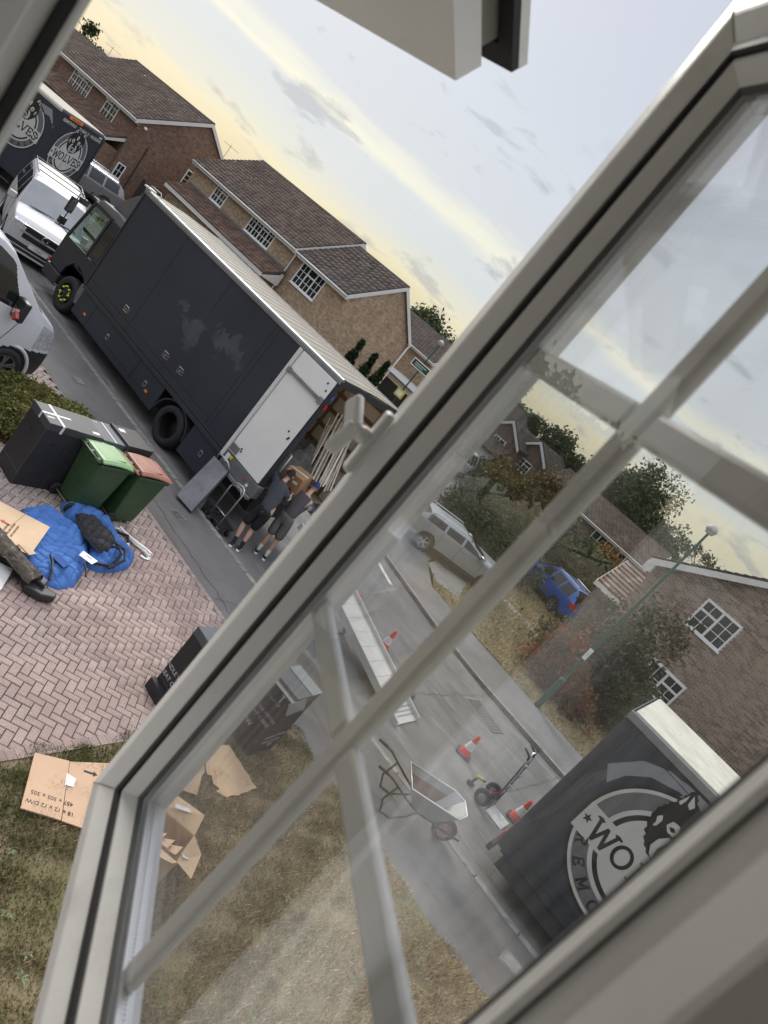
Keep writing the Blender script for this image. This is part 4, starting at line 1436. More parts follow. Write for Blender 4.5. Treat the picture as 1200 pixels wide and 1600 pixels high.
for y0, y1 in ((yn - .022, yn + .075), (yf_ - .075, yf_ + .022)):
    cr = MB()
    yo, yi = (y0, y1) if y0 < 12 else (y1, y0)
    Mc = Matrix(((0, 0, 1, 0), (1, 0, 0, 0), (0, 1, 0, 0), (0, 0, 0, 1)))
    s = 1 if yi > yo else -1
    cr.prism([(yo, zt - .12), (yo + s * .022, zt - .12), (yo + s * .022, zt - .06), (yi, zt - .045), (yi, zt + .012), (yo + s * .05, zt + .012), (yo + s * .012, zt - .01), (yo, zt - .05)], xf - .03, xr + .03, Mc)
    cr.build('top_rail', mat('brushed rail', (.24, .25, .265), .4, .6, var=.12, scale=5), T)
MB().box(xf - .02, xf + .03, yn - .02, yn - .002, zb, zt - .125).build('corner_post', NAVY2, T, bevel=.006)
# seams and raised edging of the panels
sm = MB()
for x, a, b in ((-13.9, zb, zt - .13), (-10.06, zb, zt - .13), (-10.2, zb + .02, zt - .13), (-11.96, 2.7, zt - .13)):
    sm.box(x - .006, x + .006, yn - .003, yn - .0005, a, b)
sm.box(-13.85, -10.25, yn - .003, yn - .0005, zb + .21, zb + .222)
sm.box(-16.0, -13.95, yn - .003, yn - .0005, zb + .21, zb + .222)
sm.build('panel_seam', SEAM, T)
rl = MB()
rl.box(xf, xr, yn - .028, yn - .001, zb - .10, zb + .0)
rl.box(xf, xr, yn - .02, yn - .001, zb + .03, zb + .055)
rl.build('rub_rail', NAVY2, T, bevel=.005)
def worn_decal():
    """what is left of a peeled-off decal: pale residue that breaks up towards its edges"""
    m = mat('faded paint', (.10, .108, .122), .42, var=.3, scale=5)
    t = m.node_tree
    co = t.nodes.new('ShaderNodeTexCoord').outputs['Object']
    sp = t.nodes.new('ShaderNodeSeparateXYZ')
    t.links.new(co, sp.inputs[0])
    n = nnoise(t, co, 2.3, 6, .6, .35)
    out_ = None
    for cx, cz, rx, rz in ((-12.05, 2.28, .62, .52), (-11.0, 2.62, .85, .38), (-12.75, 2.5, .3, .22)):
        ex = nmath(t, 'DIVIDE', nmath(t, 'SUBTRACT', sp.outputs[0], cx), rx)
        ez = nmath(t, 'DIVIDE', nmath(t, 'SUBTRACT', sp.outputs[2], cz), rz)
        d = nmath(t, 'SUBTRACT', 1.0, nmath(t, 'SQRT', nmath(t, 'ADD', nmath(t, 'MULTIPLY', ex, ex), nmath(t, 'MULTIPLY', ez, ez))))
        out_ = d if out_ is None else nmath(t, 'MAXIMUM', out_, d)
    k = nmath(t, 'ADD', nmath(t, 'MULTIPLY', nmath(t, 'SUBTRACT', n, .52), 2.6), nmath(t, 'MULTIPLY', out_, .75))
    fac = nmath(t, 'MULTIPLY', nramp(t, k, [(.12, 0.0), (.34, 1.0)]), .62)
    tr = t.nodes.new('ShaderNodeBsdfTransparent')
    mx = t.nodes.new('ShaderNodeMixShader')
    t.links.new(fac, mx.inputs[0])
    t.links.new(tr.outputs[0], mx.inputs[1])
    t.links.new(t.nodes['Principled BSDF'].outputs[0], mx.inputs[2])
    t.links.new(mx.outputs[0], t.nodes['Material Output'].inputs['Surface'])
    return m


MB().add([(-13.1, yn - .0015, 1.6), (-10.25, yn - .0015, 1.6), (-10.25, yn - .0015, 3.1), (-13.1, yn - .0015, 3.1)], [(0, 1, 2, 3)]).build('faded_decal', worn_decal(), T)
for x, z in ((-14.28, 1.42), (-12.33, 1.42), (-11.68, 1.44)):
    h = MB().box(x - .09, x + .09, yn - .012, yn - .0005, z - .075, z + .075).build('door_latch', CHROME, T, bevel=.006)
    MB().box(x - .07, x + .07, yn - .016, yn - .0125, z - .055, z + .055).build('latch_recess', PLASTIC, h)
    MB().box(x - .015, x + .06, yn - .03, yn - .0165, z - .03, z + .02).build('latch_handle', STEEL, h, bevel=.004)
    bt = MB()
    for s in (-1, 1):
        bt.box(x + .13, x + .16, yn - .02, yn - .0005, z - .02 + s * .035, z + .01 + s * .035)
    bt.build('hinge_bolt', STEEL, h)
# skirt lockers
sk = MB()
sk.box(-16.0, -11.75, yn + .01, yn + .05, .27, .915)
sk.box(-10.42, -9.35, yn + .01, yn + .05, .20, .915)
sko = sk.build('skirt', NAVY, T, bevel=.01)
ar = MB()
for k in range(9):
    a0, a1 = math.pi * k / 9, math.pi * (k + 1) / 9
    r0, r1 = .62, .66
    ar.prism([(-11.08 + r0 * math.cos(a0), .40 + r0 * math.sin(a0) * .83), (-11.08 + r1 * math.cos(a0), .40 + r1 * math.sin(a0) * .83), (-11.08 + r1 * math.cos(a1), .40 + r1 * math.sin(a1) * .83), (-11.08 + r0 * math.cos(a1), .40 + r0 * math.sin(a1) * .83)],
             yn + .004, yn + .2, Matrix(((1, 0, 0, 0), (0, 0, 1, 0), (0, 1, 0, 0), (0, 0, 0, 1))))
ar.build('wheel_arch', NAVY2, T)
for x in (-14.29, -12.35, -9.8):
    h = MB().box(x - .05, x + .05, yn + .002, yn + .0095, .53, .66).build('locker_handle', CHROME, sko, bevel=.004)
    MB().box(x - .033, x + .033, yn - .001, yn + .0015, .55, .64).build('handle_recess', PLASTIC, sko)
for x in (-15.45, -12.18):
    MB().box(x - .05, x + .05, yn - .006, yn + .0095, .47, .53).build('side_marker', ORANGE, T, bevel=.004)
MB().box(-15.22, -15.21, yn + .006, yn + .0098, .3, .9).box(-12.9, -12.89, yn + .006, yn + .0098, .3, .9).box(-14.2, -12.3, yn + .006, yn + .0098, .43, .44).build('locker_seam', SEAM, sko)
MB().box(-16.2, -8.4, 11.3, 12.7, .32, 1.0).build('chassis', BLACK, T)
MB().box(-16.0, -8.2, yn + .06, 11.28, .93, 1.015).build('subframe', BLACK, T)
RIML = mat('black steel rim', (.022, .022, .025), .45, .3, var=.15)
zw = ROAD_Z + .47
w1 = wheel(T, -16.72, 10.98, zw, .475, .28, -1, RIML, 'lorry')
ind = MB()
for k in range(8):
    a = k * math.pi / 4 + .2
    p = Vector((-16.72 + .19 * math.cos(a), 10.84, zw + .19 * math.sin(a)))
    a2 = a + .42
    q = Vector((-16.72 + .19 * math.cos(a2), 10.84, zw + .19 * math.sin(a2)))
    ind.tube([p + Vector((0, .02, 0)), p + Vector((0, -.015, 0))], .026, 8)
    if k % 2 == 0:
        ind.bar(p, q, .02, .014, (0, 1, 0))
ind.build('nut_indicator', mat('lime indicator', (.62, .85, .06), .5, var=0), w1)
wheel(T, -16.72, 13.02, zw, .475, .28, 1, RIML, 'lorry')
w2 = wheel(T, -11.06, 11.0, zw, .475, .5, -1, RIML, 'deep')
wheel(T, -11.06, 13.0, zw, .475, .5, 1, RIML, 'deep')
# cab
CABP = mat('dark cab paint', (.026, .030, .040), .36, var=.1, spec=.3)
cx0, cx1, cy0, cy1 = -18.05, -16.12, 10.86, 13.14
Mc2 = Matrix(((1, 0, 0, 0), (0, 0, 1, 0), (0, 1, 0, 0), (0, 0, 0, 1)))
cb = MB()
for y in (cy0, cy1 - .05):
    # side skin below the glass, with the wheel arch cut, and the rear quarter
    cb.prism([(cx0, .62), (-17.36, .62), (-17.3, .86), (-17.1, 1.08), (-16.8, 1.14), (-16.45, 1.06), (-16.2, .86), (cx1, .86), (cx1, 1.5), (cx0 + .02, 1.42)], y, y + .05, Mc2)
    cb.prism([(-16.78, 1.5), (cx1, 1.5), (cx1, 2.62), (-16.7, 2.62)], y, y + .049, Mc2)
cb.box(cx0 + .02, cx1, cy0 + .051, cy1 - .051, 2.62, 2.68)
cb.box(cx1 - .04, cx1, cy0 + .051, cy1 - .051, .9, 2.61)
cb.prism([(cx0 + .0, .55), (cx0 + .1, .55), (cx0 + .14, 1.4), (cx0 + .04, 1.4)], cy0 + .051, cy1 - .051, Mc2)
cab = cb.build('cab', CABP, T, bevel=.012)
cr = MB()
cr.prism([(cx0 + .2, 2.5), (cx1 + .0, 2.55), (cx1, 2.80), (-16.6, 2.86), (-17.5, 2.80), (cx0 + .3, 2.66)], cy0 + .03, cy1 - .03, Mc2)
cr.build('cab_roof', mat('cab roof paint', (.13, .135, .145), .3, var=.08, coat=.3), cab, bevel=.05, seg=3)
for y in (cy0 - .002, cy1 - .048):
    pl = MB()
    pl.bar((cx0 + .06, y + .025, 1.40), (cx0 + .36, y + .025, 2.64), .05, .09, (0, 0, 1))
    pl.bar((-16.86, y + .025, 1.46), (-16.80, y + .025, 2.62), .05, .09, (0, 0, 1))
    pl.bar((cx0 + .34, y + .025, 2.62), (-16.7, y + .025, 2.62), .05, .07)
    pl.bar((cx0 + .06, y + .025, 1.43), (-16.8, y + .025, 1.47), .055, .06)
    pl.build('door_frame', PLASTIC, cab, bevel=.012)
for y in (cy0 + .012, cy1 - .016):
    gl = MB()
    gl.prism([(cx0 + .1, 1.47), (-16.9, 1.49), (-16.84, 2.58), (cx0 + .37, 2.58)], y, y + .004, Mc2)
    gl.build('side_window', CABGLASS, cab)
ws = MB().add([(cx0 + .03, cy0 + .06, 1.4), (cx0 + .33, cy0 + .1, 2.6), (cx0 + .33, cy1 - .1, 2.6), (cx0 + .03, cy1 - .06, 1.4), (cx0 + .036, cy0 + .06, 1.4), (cx0 + .336, cy0 + .1, 2.6), (cx0 + .336, cy1 - .1, 2.6), (cx0 + .036, cy1 - .06, 1.4)],
              [(0, 1, 2, 3), (4, 7, 6, 5), (0, 4, 5, 1), (3, 2, 6, 7), (1, 5, 6, 2), (0, 3, 7, 4)])
ws.build('windscreen', CABGLASS, cab)
MB().prism([(-16.66, 1.62), (-16.3, 1.66), (-16.3, 2.36), (-16.6, 2.36)], cy0 - .006, cy0 - .0005, Mc2).build('rear_quarter_window', DARKGLASS, cab, bevel=.02)
ct = MB()
ct.box(cx0 + .1, cx1 - .05, cy0 + .06, cy1 - .06, 1.0, 1.06)
ct.box(cx0 + .1, cx0 + .5, cy0 + .06, cy1 - .06, 1.06, 1.42)
for y in (cy0 + .2, cy1 - .75):
    ct.box(-17.25, -16.75, y, y + .52, 1.06, 1.42)
    ct.box(-16.9, -16.72, y, y + .52, 1.42, 2.1)
    ct.box(-16.88, -16.76, y + .12, y + .4, 2.12, 2.35)
ct.build('seat', SUEDE, cab, bevel=.03)
MB().lathe([(.19, -.014), (.205, 0), (.19, .014), (.178, 0), (.19, -.014)], 22, Matrix.Translation((-17.4, 12.55, 1.6)) @ Matrix.Rotation(R(-55), 4, 'Y')).build('steering_wheel', PLASTIC, cab)
dfm = MB()
nz = 10
pts = []
for i in range(nz + 1):
    q = i / nz
    pts.append((-17.35 + 1.2 * q, 2.82 + .86 * math.sin(q * math.pi / 2)))
dfm.prism(pts + [(-16.16, 2.82)], 11.05, 12.95, Mc2)
dfm.build('roof_deflector', mat('deflector paint', (.10, .105, .112), .35, var=.1), T, bevel=.04)
bm_ = MB()
bm_.box(cx0 - .06, -17.32, cy0 - .02, cy1 + .02, .25, .6)
bm_.build('bumper', PLASTIC, cab, bevel=.05, seg=3)
MB().box(cx0 - .075, cx0 - .055, cy0 + .12, cy0 + .45, .36, .56).build('headlight', mat('lamp lens', (.4, .41, .42), .1, .3, var=.1), cab, bevel=.01)
MB().box(cx0 - .02, cx0 + .05, cy0 - .03, cy0 - .001, .64, .74).build('indicator_lamp', REDLENS, cab, bevel=.01)
gr = MB()
for i in range(5):
    gr.box(cx0 - .02, cx0 + .02, cy0 + .3, cy1 - .3, .68 + i * .12, .74 + i * .12)
gr.build('grille', PLASTIC, cab)
stp = MB()
stp.box(-17.4, -16.9, cy0 - .004, cy0 + .18, .30, .34)
stp.box(-16.35, -16.05, cy0 + .0, cy0 + .2, .42, .92)
stp.build('cab_step', mat('step plate', (.16, .165, .17), .5, .4, var=.2), cab)
lamps = MB().box(-16.2, -16.0, yn - .04, yn + .2, zt + .01, zt + .05).build('marker_bracket', WHITE, T)
hr = MB().tube([(-16.0, yn - .05, zt - .1), (-16.0, yn - .09, zt + .02), (-15.9, yn - .07, zt + .12), (-15.7, yn + .1, zt + .12), (-15.62, yn + .12, zt + .03)], .014, 8)
hr.build('grab_rail', ALU, T, smooth=True)
mi = MB()
mi.tube([(-17.78, cy0, 2.5), (-17.95, cy0 - .28, 2.55), (-18.0, cy0 - .3, 1.6), (-17.95, cy0 - .02, 1.5)], .016, 8)
mi.tube([(-17.8, cy0 + .2, 2.7), (-18.2, cy0 + .1, 2.72), (-18.3, cy0 + .1, 2.45)], .02, 8)
mi.build('mirror_arm', PLASTIC, cab, smooth=True)
for x, y, z, a, b, c in ((-18.0, cy0 - .3, 2.18, .10, .20, .42), (-18.0, cy0 - .3, 1.72, .10, .20, .20), (-18.3, cy0 + .1, 2.36, .12, .25, .16)):
    m_ = MB().box(x - a / 2, x + a / 2, y - b / 2, y + b / 2, z - c / 2, z + c / 2).build('mirror', PLASTIC, cab, bevel=.03, seg=3)
    MB().box(x + a / 2 - .004, x + a / 2 + .003, y - b / 2 + .025, y + b / 2 - .025, z - c / 2 + .03, z + c / 2 - .03).build('mirror_glass', CHROME, cab)
# rear: folded-back white door lying on the side, frame, sill and lift controls
dr = MB().box(-9.22, -8.13, yn - .05, yn - .012, 1.16, zt - .13).build('rear_door', DOORW, T, bevel=.006)
MB().box(-9.36, -9.26, yn - .05, yn - .004, .96, zt - .13).build('hinge_post', mat('white post', (.66, .66, .64), .4, var=.06), dr, bevel=.006)
MB().box(-9.258, -9.222, yn - .045, yn - .004, .98, zt - .14).build('edge_channel', ALU, dr)
cb_ = MB()
cb_.box(-9.21, -8.16, yn - .095, yn - .052, 3.18, 3.25)
cb_.box(-8.2, -8.1, yn - .105, yn - .045, 3.14, 3.28)
cb_.box(-9.25, -9.17, yn - .105, yn - .045, 3.15, 3.27)
cb_.build('locking_bar', STEEL, dr, bevel=.006)
db = MB()
for x, z in ((-8.27, 3.55), (-8.2, 3.42), (-8.3, 2.35), (-8.22, 2.22), (-8.2, 2.26), (-8.95, 1.38), (-8.93, 1.33)):
    db.lathe([(.022, 0), (.022, .008), (.012, .014), (0, .014)], 10, frame((x, yn - .051, z), (1, 0, 0), (0, 0, 1)))
db.build('door_stud', PLASTIC, dr)
MB().box(-9.2, -8.98, yn - .09, yn - .052, 1.2, 1.36).build('latch_box', STEEL, dr, bevel=.008)
cs_ = MB().box(-9.24, -8.02, yn - .06, yn + .1, .86, 1.14).build('lift_housing', mat('zinc panel', (.21, .215, .215), .45, .5, var=.16, scale=4), T, bevel=.008)
MB().box(-9.22, -8.03, yn - .16, yn - .0605, .80, .86).build('lift_ledge', mat('grey ledge', (.20, .21, .225), .5, .3, var=.1), cs_, bevel=.006)
MB().lathe([(.022, 0), (.022, .02), (.012, .028), (0, .028)], 12, frame((-8.42, yn - .0605, 1.02), (1, 0, 0), (0, 0, 1))).build('stop_button', REDLENS, cs_)
MB().lathe([(.035, 0), (.035, .01), (0, .012)], 16, frame((-8.3, yn - .0605, .96), (1, 0, 0), (0, 0, 1))).build('control_dial', WHITE, cs_)
MB().box(-9.06, -8.98, yn - .08, yn - .0605, 1.05, 1.12).build('valve', mat('yellow tag', (.7, .5, .03), .5, var=.05), cs_, bevel=.01)
MB().box(-9.17, -9.07, yn - .075, yn - .0605, .95, 1.12).build('label_plate', WHITE, cs_)
# portal, tail lamps, timber-lined inside
po = MB()
po.box(xr - .06, xr + .005, yn + .046, yn + .14, zb, zt - .05)
po.box(xr - .06, xr + .005, yf_ - .14, yf_ - .046, zb, zt - .05)
po.box(xr - .06, xr + .005, yn + .141, yf_ - .141, zt - .15, zt - .01)
po.box(xr - .06, xr + .012, yn + .141, yf_ - .141, zb - .14, zb + .088)
po.build('rear_frame', NAVY2, T, bevel=.006)
MB().box(xr + .006, xr + .03, yn + .06, yn + .13, 3.1, 3.2).build('tail_light', REDLENS, T, bevel=.005)
MB().box(xr + .006, xr + .03, yn + .06, yn + .13, 3.32, 3.4).build('marker_light', mat('blue lens', (.06, .1, .4), .3, var=0), T, bevel=.005)
PLY = mat('pale plywood lining', (.52, .44, .33), .7, var=.12, scale=1.5)
RAIL = mat('brown hardwood rail', (.16, .085, .045), .7, var=.25, scale=6)
lin = MB()
lin.box(xf + .06, xr - .06, yf_ - .075, yf_ - .047, 1.12, 3.72)
lin.box(xf + .06, xr - .06, yn + .047, yn + .07, 1.12, 3.72)
lin.build('lining', PLY, T)
for z in (1.55, 1.95, 2.35, 2.75, 3.15, 3.52):
    MB().box(xf + .06, xr - .07, yf_ - .10, yf_ - .076, z - .045, z + .045).build('lashing_rail', RAIL, T)
vr = MB()
for i in range(9):
    x = xr - .35 - i * .62
    vr.box(x - .035, x + .035, yf_ - .12, yf_ - .101, 1.12, 3.7)
vr.build('lashing_post', RAIL, T)
hb_ = MB()
for y in (10.95, 12.9):
    hb_.tube([(xr + .01, y - .05, 1.6), (xr + .07, y - .05, 1.6), (xr + .07, y - .05, 2.0), (xr + .01, y - .05, 2.0)], .016, 8)
hb_.build('grab_handle', ALU, T, smooth=True)
rebase(T, (-12.5, 12, ROAD_Z))

# steel flap hung from the sill down to the footway
t = thing('loading_flap', 'grey steel flap leaning from the lorry sill down to the footway', 'ramp')
fl = MB()
a, b, c, d = Vector((-9.26, 10.58, .86)), Vector((-8.74, 10.58, .86)), Vector((-8.36, 9.98, .02)), Vector((-8.84, 9.90, .02))
n_ = (b - a).cross(d - a).normalized() * .075
fl.add([a, b, c, d, a - n_, b - n_, c - n_, d - n_], [(0, 1, 2, 3), (7, 6, 5, 4), (0, 4, 5, 1), (1, 5, 6, 2), (2, 6, 7, 3), (3, 7, 4, 0)])
flo = fl.build('plate', mat('worn grey steel', (.17, .172, .175), .42, .5, var=.25, scale=2.2, bump=.08, spots=((.10, .10, .10), 3., .5, .65, .5)), t, bevel=.01)
e1, e2 = (a * .72 + d * .28), (b * .72 + c * .28)
MB().bar(e1 + Vector((.2, -.004, .004)), e2 + Vector((-.02, -.004, .004)), .02, .006).build('seam', SEAM, flo)
lp = MB().tube([a + Vector((.03, .02, .0)), a + Vector((.06, -.06, .14)), a + Vector((.2, -.1, .2)), b + Vector((-.12, -.1, .2)), b + Vector((-.03, -.06, .13)), b + Vector((-.02, .02, 0))], .016, 8)
lp.build('loop_handle', ALU, t, smooth=True)
rebase(t, (-8.9, 10.25, 0))

# ---------------------------------------------------------------- cars and vans, lofted from their side profiles
def auto(name, label, cat, loc, rz, Lc, Wc, top, belt, paint, wheels, screens, windows, zb=.22, tum=.3, regions=(), plan=(.16, 2.6), mirrors=None, rails=False, seams=(), handles=(), bumper=None, group=None, rim=None, wr_=.33, archk=1.16, NX=150, N1=16, N2=12, N3=12, scr=None):
    t = thing(name, label, cat, loc, rz, group)
    xs = np.linspace(-Lc / 2, Lc / 2, NX)
    tx, tz = [p[0] for p in top], [p[1] for p in top]
    tx, tz = tx[::-1], tz[::-1]
    zt_ = np.interp(xs, tx, tz)
    k = np.ones(5) / 5
    zt_ = np.convolve(np.pad(zt_, 2, mode='edge'), k, 'valid')
    bx, bz = [p[0] for p in belt][::-1], [p[1] for p in belt][::-1]
    bl = np.minimum(np.interp(xs, bx, bz), zt_ - .03)
    pa, pp = plan
    w = Wc / 2 * (1 - pa * (np.abs(xs) / (Lc / 2)) ** (pp * 2.2))
    nr = N1 + N2 + N3
    Y, Z = np.zeros((NX, nr + 1)), np.zeros((NX, nr + 1))
    kind = [0] * N1 + [1] * N2 + [2] * N3
    for i in range(NX):
        hu = zt_[i] - bl[i]
        wr0 = w[i] * .975 - tum * hu
        ze_ = zt_[i] - min(.07, .55 * hu)
        for r in range(nr + 1):
            if r <= N1:
                q = r / N1
                Y[i, r] = w[i] * (1 - .10 * (1 - q) ** 3 - .025 * q ** 3)
                Z[i, r] = zb + (bl[i] - zb) * q
            elif r <= N1 + N2:
                q = (r - N1) / N2
                Y[i, r] = w[i] * .975 + (wr0 - w[i] * .975) * (q ** 1.15)
                Z[i, r] = bl[i] + (ze_ - bl[i]) * q
            else:
                q = (r - N1 - N2) / N3
                Y[i, r] = wr0 * math.cos(q * math.pi / 2) ** .8 if q < 1 else 0
                Z[i, r] = ze_ + (zt_[i] - ze_) * math.sin(q * math.pi / 2)
    idx = lambda i, r, s: (i * (nr + 1) + r) * 2 + s
    V = np.zeros((NX * (nr + 1) * 2, 3))
    for s, sg in ((0, 1), (1, -1)):
        V[s::2, 0] = np.repeat(xs, nr + 1)
        V[s::2, 1] = (Y * sg).ravel()
        V[s::2, 2] = Z.ravel()
    bins = {}

    def put(key, f):
        bins.setdefault(key, []).append(f)
    for i in range(NX - 1):
        for r in range(nr):
            x = (xs[i] + xs[i + 1]) / 2
            z = (Z[i, r] + Z[i + 1, r + 1]) / 2
            y = (Y[i, r] + Y[i + 1, r + 1]) / 2
            kd = kind[r]
            q1 = (r - N1 + .5) / N2
            key = 'body'
            if kd == 0 and any(math.hypot(x - a, z - wr_) < wr_ * archk for a in wheels):
                continue
            if kd == 2 or (kd == 1 and q1 > .93):
                for nm_, a, b in screens:
                    if min(a, b) < x < max(a, b) and r > N1 + N2 + 1:
                        key = nm_
            if kd == 1 and .08 < q1 < .9 and key == 'body':
                for j, (a, b, sa, sb) in enumerate(windows):
                    if a + sa * q1 < x < b + sb * q1:
                        key = ('side_window', j)
            for nm_, fn in regions:
                if fn(x, y, z, kd):
                    key = nm_
            for s in (0, 1):
                f = (idx(i, r, s), idx(i + 1, r, s), idx(i + 1, r + 1, s), idx(i, r + 1, s))
                put((key, s) if key not in ('body', 'windscreen', 'rear_window', 'lower_trim', 'grille', 'lower_grille') else key, f if s else f[::-1])
    # end caps in strips so lamps and grilles can be picked out of them
    V = [tuple(v) for v in V]
    for i, sg in ((0, -1), (NX - 1, 1)):
        K = 20
        base = len(V)
        for r in range(nr + 1):
            for c in range(K + 1):
                V.append((xs[i] + sg * .05 * (1 - abs(2 * c / K - 1) ** 3), Y[i, r] * (1 - 2 * c / K), Z[i, r]))
        for r in range(nr):
            for c in range(K):
                a = base + r * (K + 1) + c
                y = Y[i, r] * (1 - 2 * (c + .5) / K)
                z = (Z[i, r] + Z[i, r + 1]) / 2
                key = 'body'
                for nm_, fn in regions:
                    if fn(xs[i] + sg * .03, abs(y), z, 3):
                        key = nm_
                f = (a, a + 1, a + K + 2, a + K + 1)
                s = 0 if y > 0 else 1
                put((key, s) if key not in ('body', 'windscreen', 'rear_window', 'lower_trim', 'grille', 'lower_grille') else key, f if sg < 0 else f[::-1])
    V = np.array(V)
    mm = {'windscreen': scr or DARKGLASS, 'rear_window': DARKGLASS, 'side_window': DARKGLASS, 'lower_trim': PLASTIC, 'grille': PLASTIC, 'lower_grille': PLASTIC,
          'headlight': mat('headlamp', (.62, .64, .66), .10, .35, var=.35, scale=18), 'tail_light': REDLENS, 'body': paint}
    body = None
    for key in sorted(bins, key=lambda k_: k_ != 'body'):
        F = np.array(bins[key])
        nm_ = key if isinstance(key, str) else key[0] if isinstance(key[0], str) else key[0][0]
        u, inv = np.unique(F, return_inverse=True)
        o = np_mesh(nm_, V[u], inv.reshape(F.shape), mm[nm_], t, smooth=True)
        if nm_ == 'body':
            body = o
    inn = MB()
    inn.box(-Lc / 2 + .25, Lc / 2 - .25, -Wc / 2 + .26, Wc / 2 - .26, zb - .03, .7)
    inn.build('underbody', BLACK, t)
    for a in wheels:
        for s in (-1, 1):
            wheel(t, a, s * (Wc / 2 - .125), wr_, wr_, .22, s, rim or ALLOY)
            MB().lathe([(wr_ * 1.02, -.14), (wr_ * archk + .03, -.13), (wr_ * archk + .03, .1), (wr_ * 1.02, .1)], 24,
                       Matrix.Translation((a, s * (Wc / 2 - .17), wr_)) @ Matrix.Rotation(math.pi / 2, 4, 'X'), a0=0, a1=math.pi).build('wheel_arch', BLACK, t)

    def sy(x, z):
        i = int(np.clip(round((x + Lc / 2) / Lc * (NX - 1)), 0, NX - 1))
        return float(np.interp(z, Z[i, :N1 + N2 + 1], Y[i, :N1 + N2 + 1]))
    if seams:
        for pts in seams:
            for s in (-1, 1):
                sm_ = MB()
                for (x1, z1), (x2, z2) in zip(pts, pts[1:]):
                    n = max(1, int(math.dist((x1, z1), (x2, z2)) / .12))
                    for q in range(n):
                        p = (x1 + (x2 - x1) * q / n, z1 + (z2 - z1) * q / n)
                        r_ = (x1 + (x2 - x1) * (q + 1) / n, z1 + (z2 - z1) * (q + 1) / n)
                        sm_.bar((p[0], s * (sy(*p) + .0005), p[1]), (r_[0], s * (sy(*r_) + .0005), r_[1]), .009, .009, (0, 1, 0))
                sm_.build('door_seam', SEAM, body)
    for x, z in handles:
        for s in (-1, 1):
            y = s * (sy(x, z) + .012)
            MB().box(x - .09, x + .09, y - .014, y + .014, z - .018, z + .018).build('door_handle', paint, t, bevel=.008)
    if mirrors:
        x, z, mm_ = mirrors
        for s in (-1, 1):
            y = s * (sy(x, z) + .12)
            ms = 1.35 if wr_ > .345 else 1
            o = MB().box(x - .07, x + .05, y - .11 * ms, y + .11 * ms, z - .02 - .12 * (ms - 1), z + .17 * ms * ms).build('door_mirror', mm_, t, bevel=.035, seg=3)
            MB().box(x - .078, x - .071, y - .09, y + .09, z + .005, z + .145).build('mirror_glass', CHROME, o)
    if rails:
        for s in (-1, 1):
            xa, xb = rails
            pts = [(xa + (xb - xa) * q, 0, 0) for q in (0, .05, .95, 1)]
            P = []
            for j, (x, _, _) in enumerate(pts):
                i = int((x + Lc / 2) / Lc * (NX - 1))
                P.append((x, s * (Y[i, N1 + N2 + 2]), Z[i, N1 + N2 + 2] + (.075 if 0 < j < 3 else .0)))
            MB().tube(P, .02, 8).build('roof_rail', ALU, t, smooth=True)
    t['sy'] = 0
    del t['sy']
    return t, sy


def paint(name, c, rough=.22, metal=.0):
    return mat(name, c, rough, metal, var=.04, scale=2, coat=.6)


P_WHITE = mat('white van paint', (.50, .505, .51), .5, 0., var=.05, scale=2, spec=.3)
P_SILV = paint('silver van paint', (.66, .67, .70), .3, .0)
P_SUV = paint('grey car paint', (.25, .25, .26), .25, .5)
P_BLUE = paint('blue car paint', (.035, .11, .40), .25, .1)
P_DARK = paint('charcoal car paint', (.035, .037, .042))
P_EST = paint('pale silver car paint', (.36, .37, .38), .3, .1)

# white van nose-on behind the lorry
van_reg = [
    ('headlight', lambda x, y, z, k: x > 2.12 and .52 < y and .74 < z < .99 - (x < 2.3) * .0),
    ('grille', lambda x, y, z, k: k == 3 and y < .56 and .80 < z < .95),
    ('lower_grille', lambda x, y, z, k: k == 3 and y < .5 and .60 < z < .745),
    ('lower_trim', lambda x, y, z, k: (x > 2.2 and z < .46 and y < .86) and not (x > 2.2 and .34 < z < .36)),
]
wv, sy = auto('white_van', 'white van parked nose-on behind the big lorry, roof bars on its roof', 'van', (-21.4, 12.05, ROAD_Z), R(-22), 4.9, 1.9,
              [(2.45, .96), (2.38, 1.0), (2.2, 1.08), (1.5, 1.24), (.66, 1.86), (.4, 1.93), (-.5, 1.98), (-2.2, 1.97), (-2.36, 1.9), (-2.45, 1.1)],
              [(2.45, .90), (2.2, 1.02), (1.4, 1.12), (-2.45, 1.14)], P_WHITE, (1.5, -1.5), [('windscreen', .66, 1.52)],
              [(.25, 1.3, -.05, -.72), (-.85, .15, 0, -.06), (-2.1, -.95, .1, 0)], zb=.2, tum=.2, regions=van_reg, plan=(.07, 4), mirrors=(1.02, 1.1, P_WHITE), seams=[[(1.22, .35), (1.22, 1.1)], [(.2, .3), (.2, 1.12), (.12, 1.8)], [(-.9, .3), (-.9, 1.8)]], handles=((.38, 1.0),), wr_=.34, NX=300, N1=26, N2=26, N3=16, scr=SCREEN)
gb = MB()
for z in (.83, .865, .90, .63, .67, .71):
    gb.bar((2.51, -.5, z), (2.51, .5, z), .012, .014)
gb.build('grille_bar', PLASTIC, wv)
MB().box(2.495, 2.515, -.62, .62, .765, .785).build('chrome_strip', CHROME, wv)
MB().box(2.49, 2.53, -.9, .9, .20, .25).build('bumper_lip', P_WHITE, wv, bevel=.01)
MB().box(2.505, 2.52, -.26, .26, .44, .55).build('number_plate', WHITE, wv)
text(wv, 'CV67', .09, frame((2.5215, .0, .495), (0, 1, 0), (0, 0, 1)), DBLK, name='plate_lettering')
br = MB()
for x in (.1, -.9, -1.9):
    br.bar((x, -.72, 2.03), (x, .72, 2.03), .05, .025)
for s in (-.72, .72):
    br.bar((.35, s, 2.0), (-2.2, s, 2.0), .03, .03)
br.build('roof_bar', PLASTIC, wv)
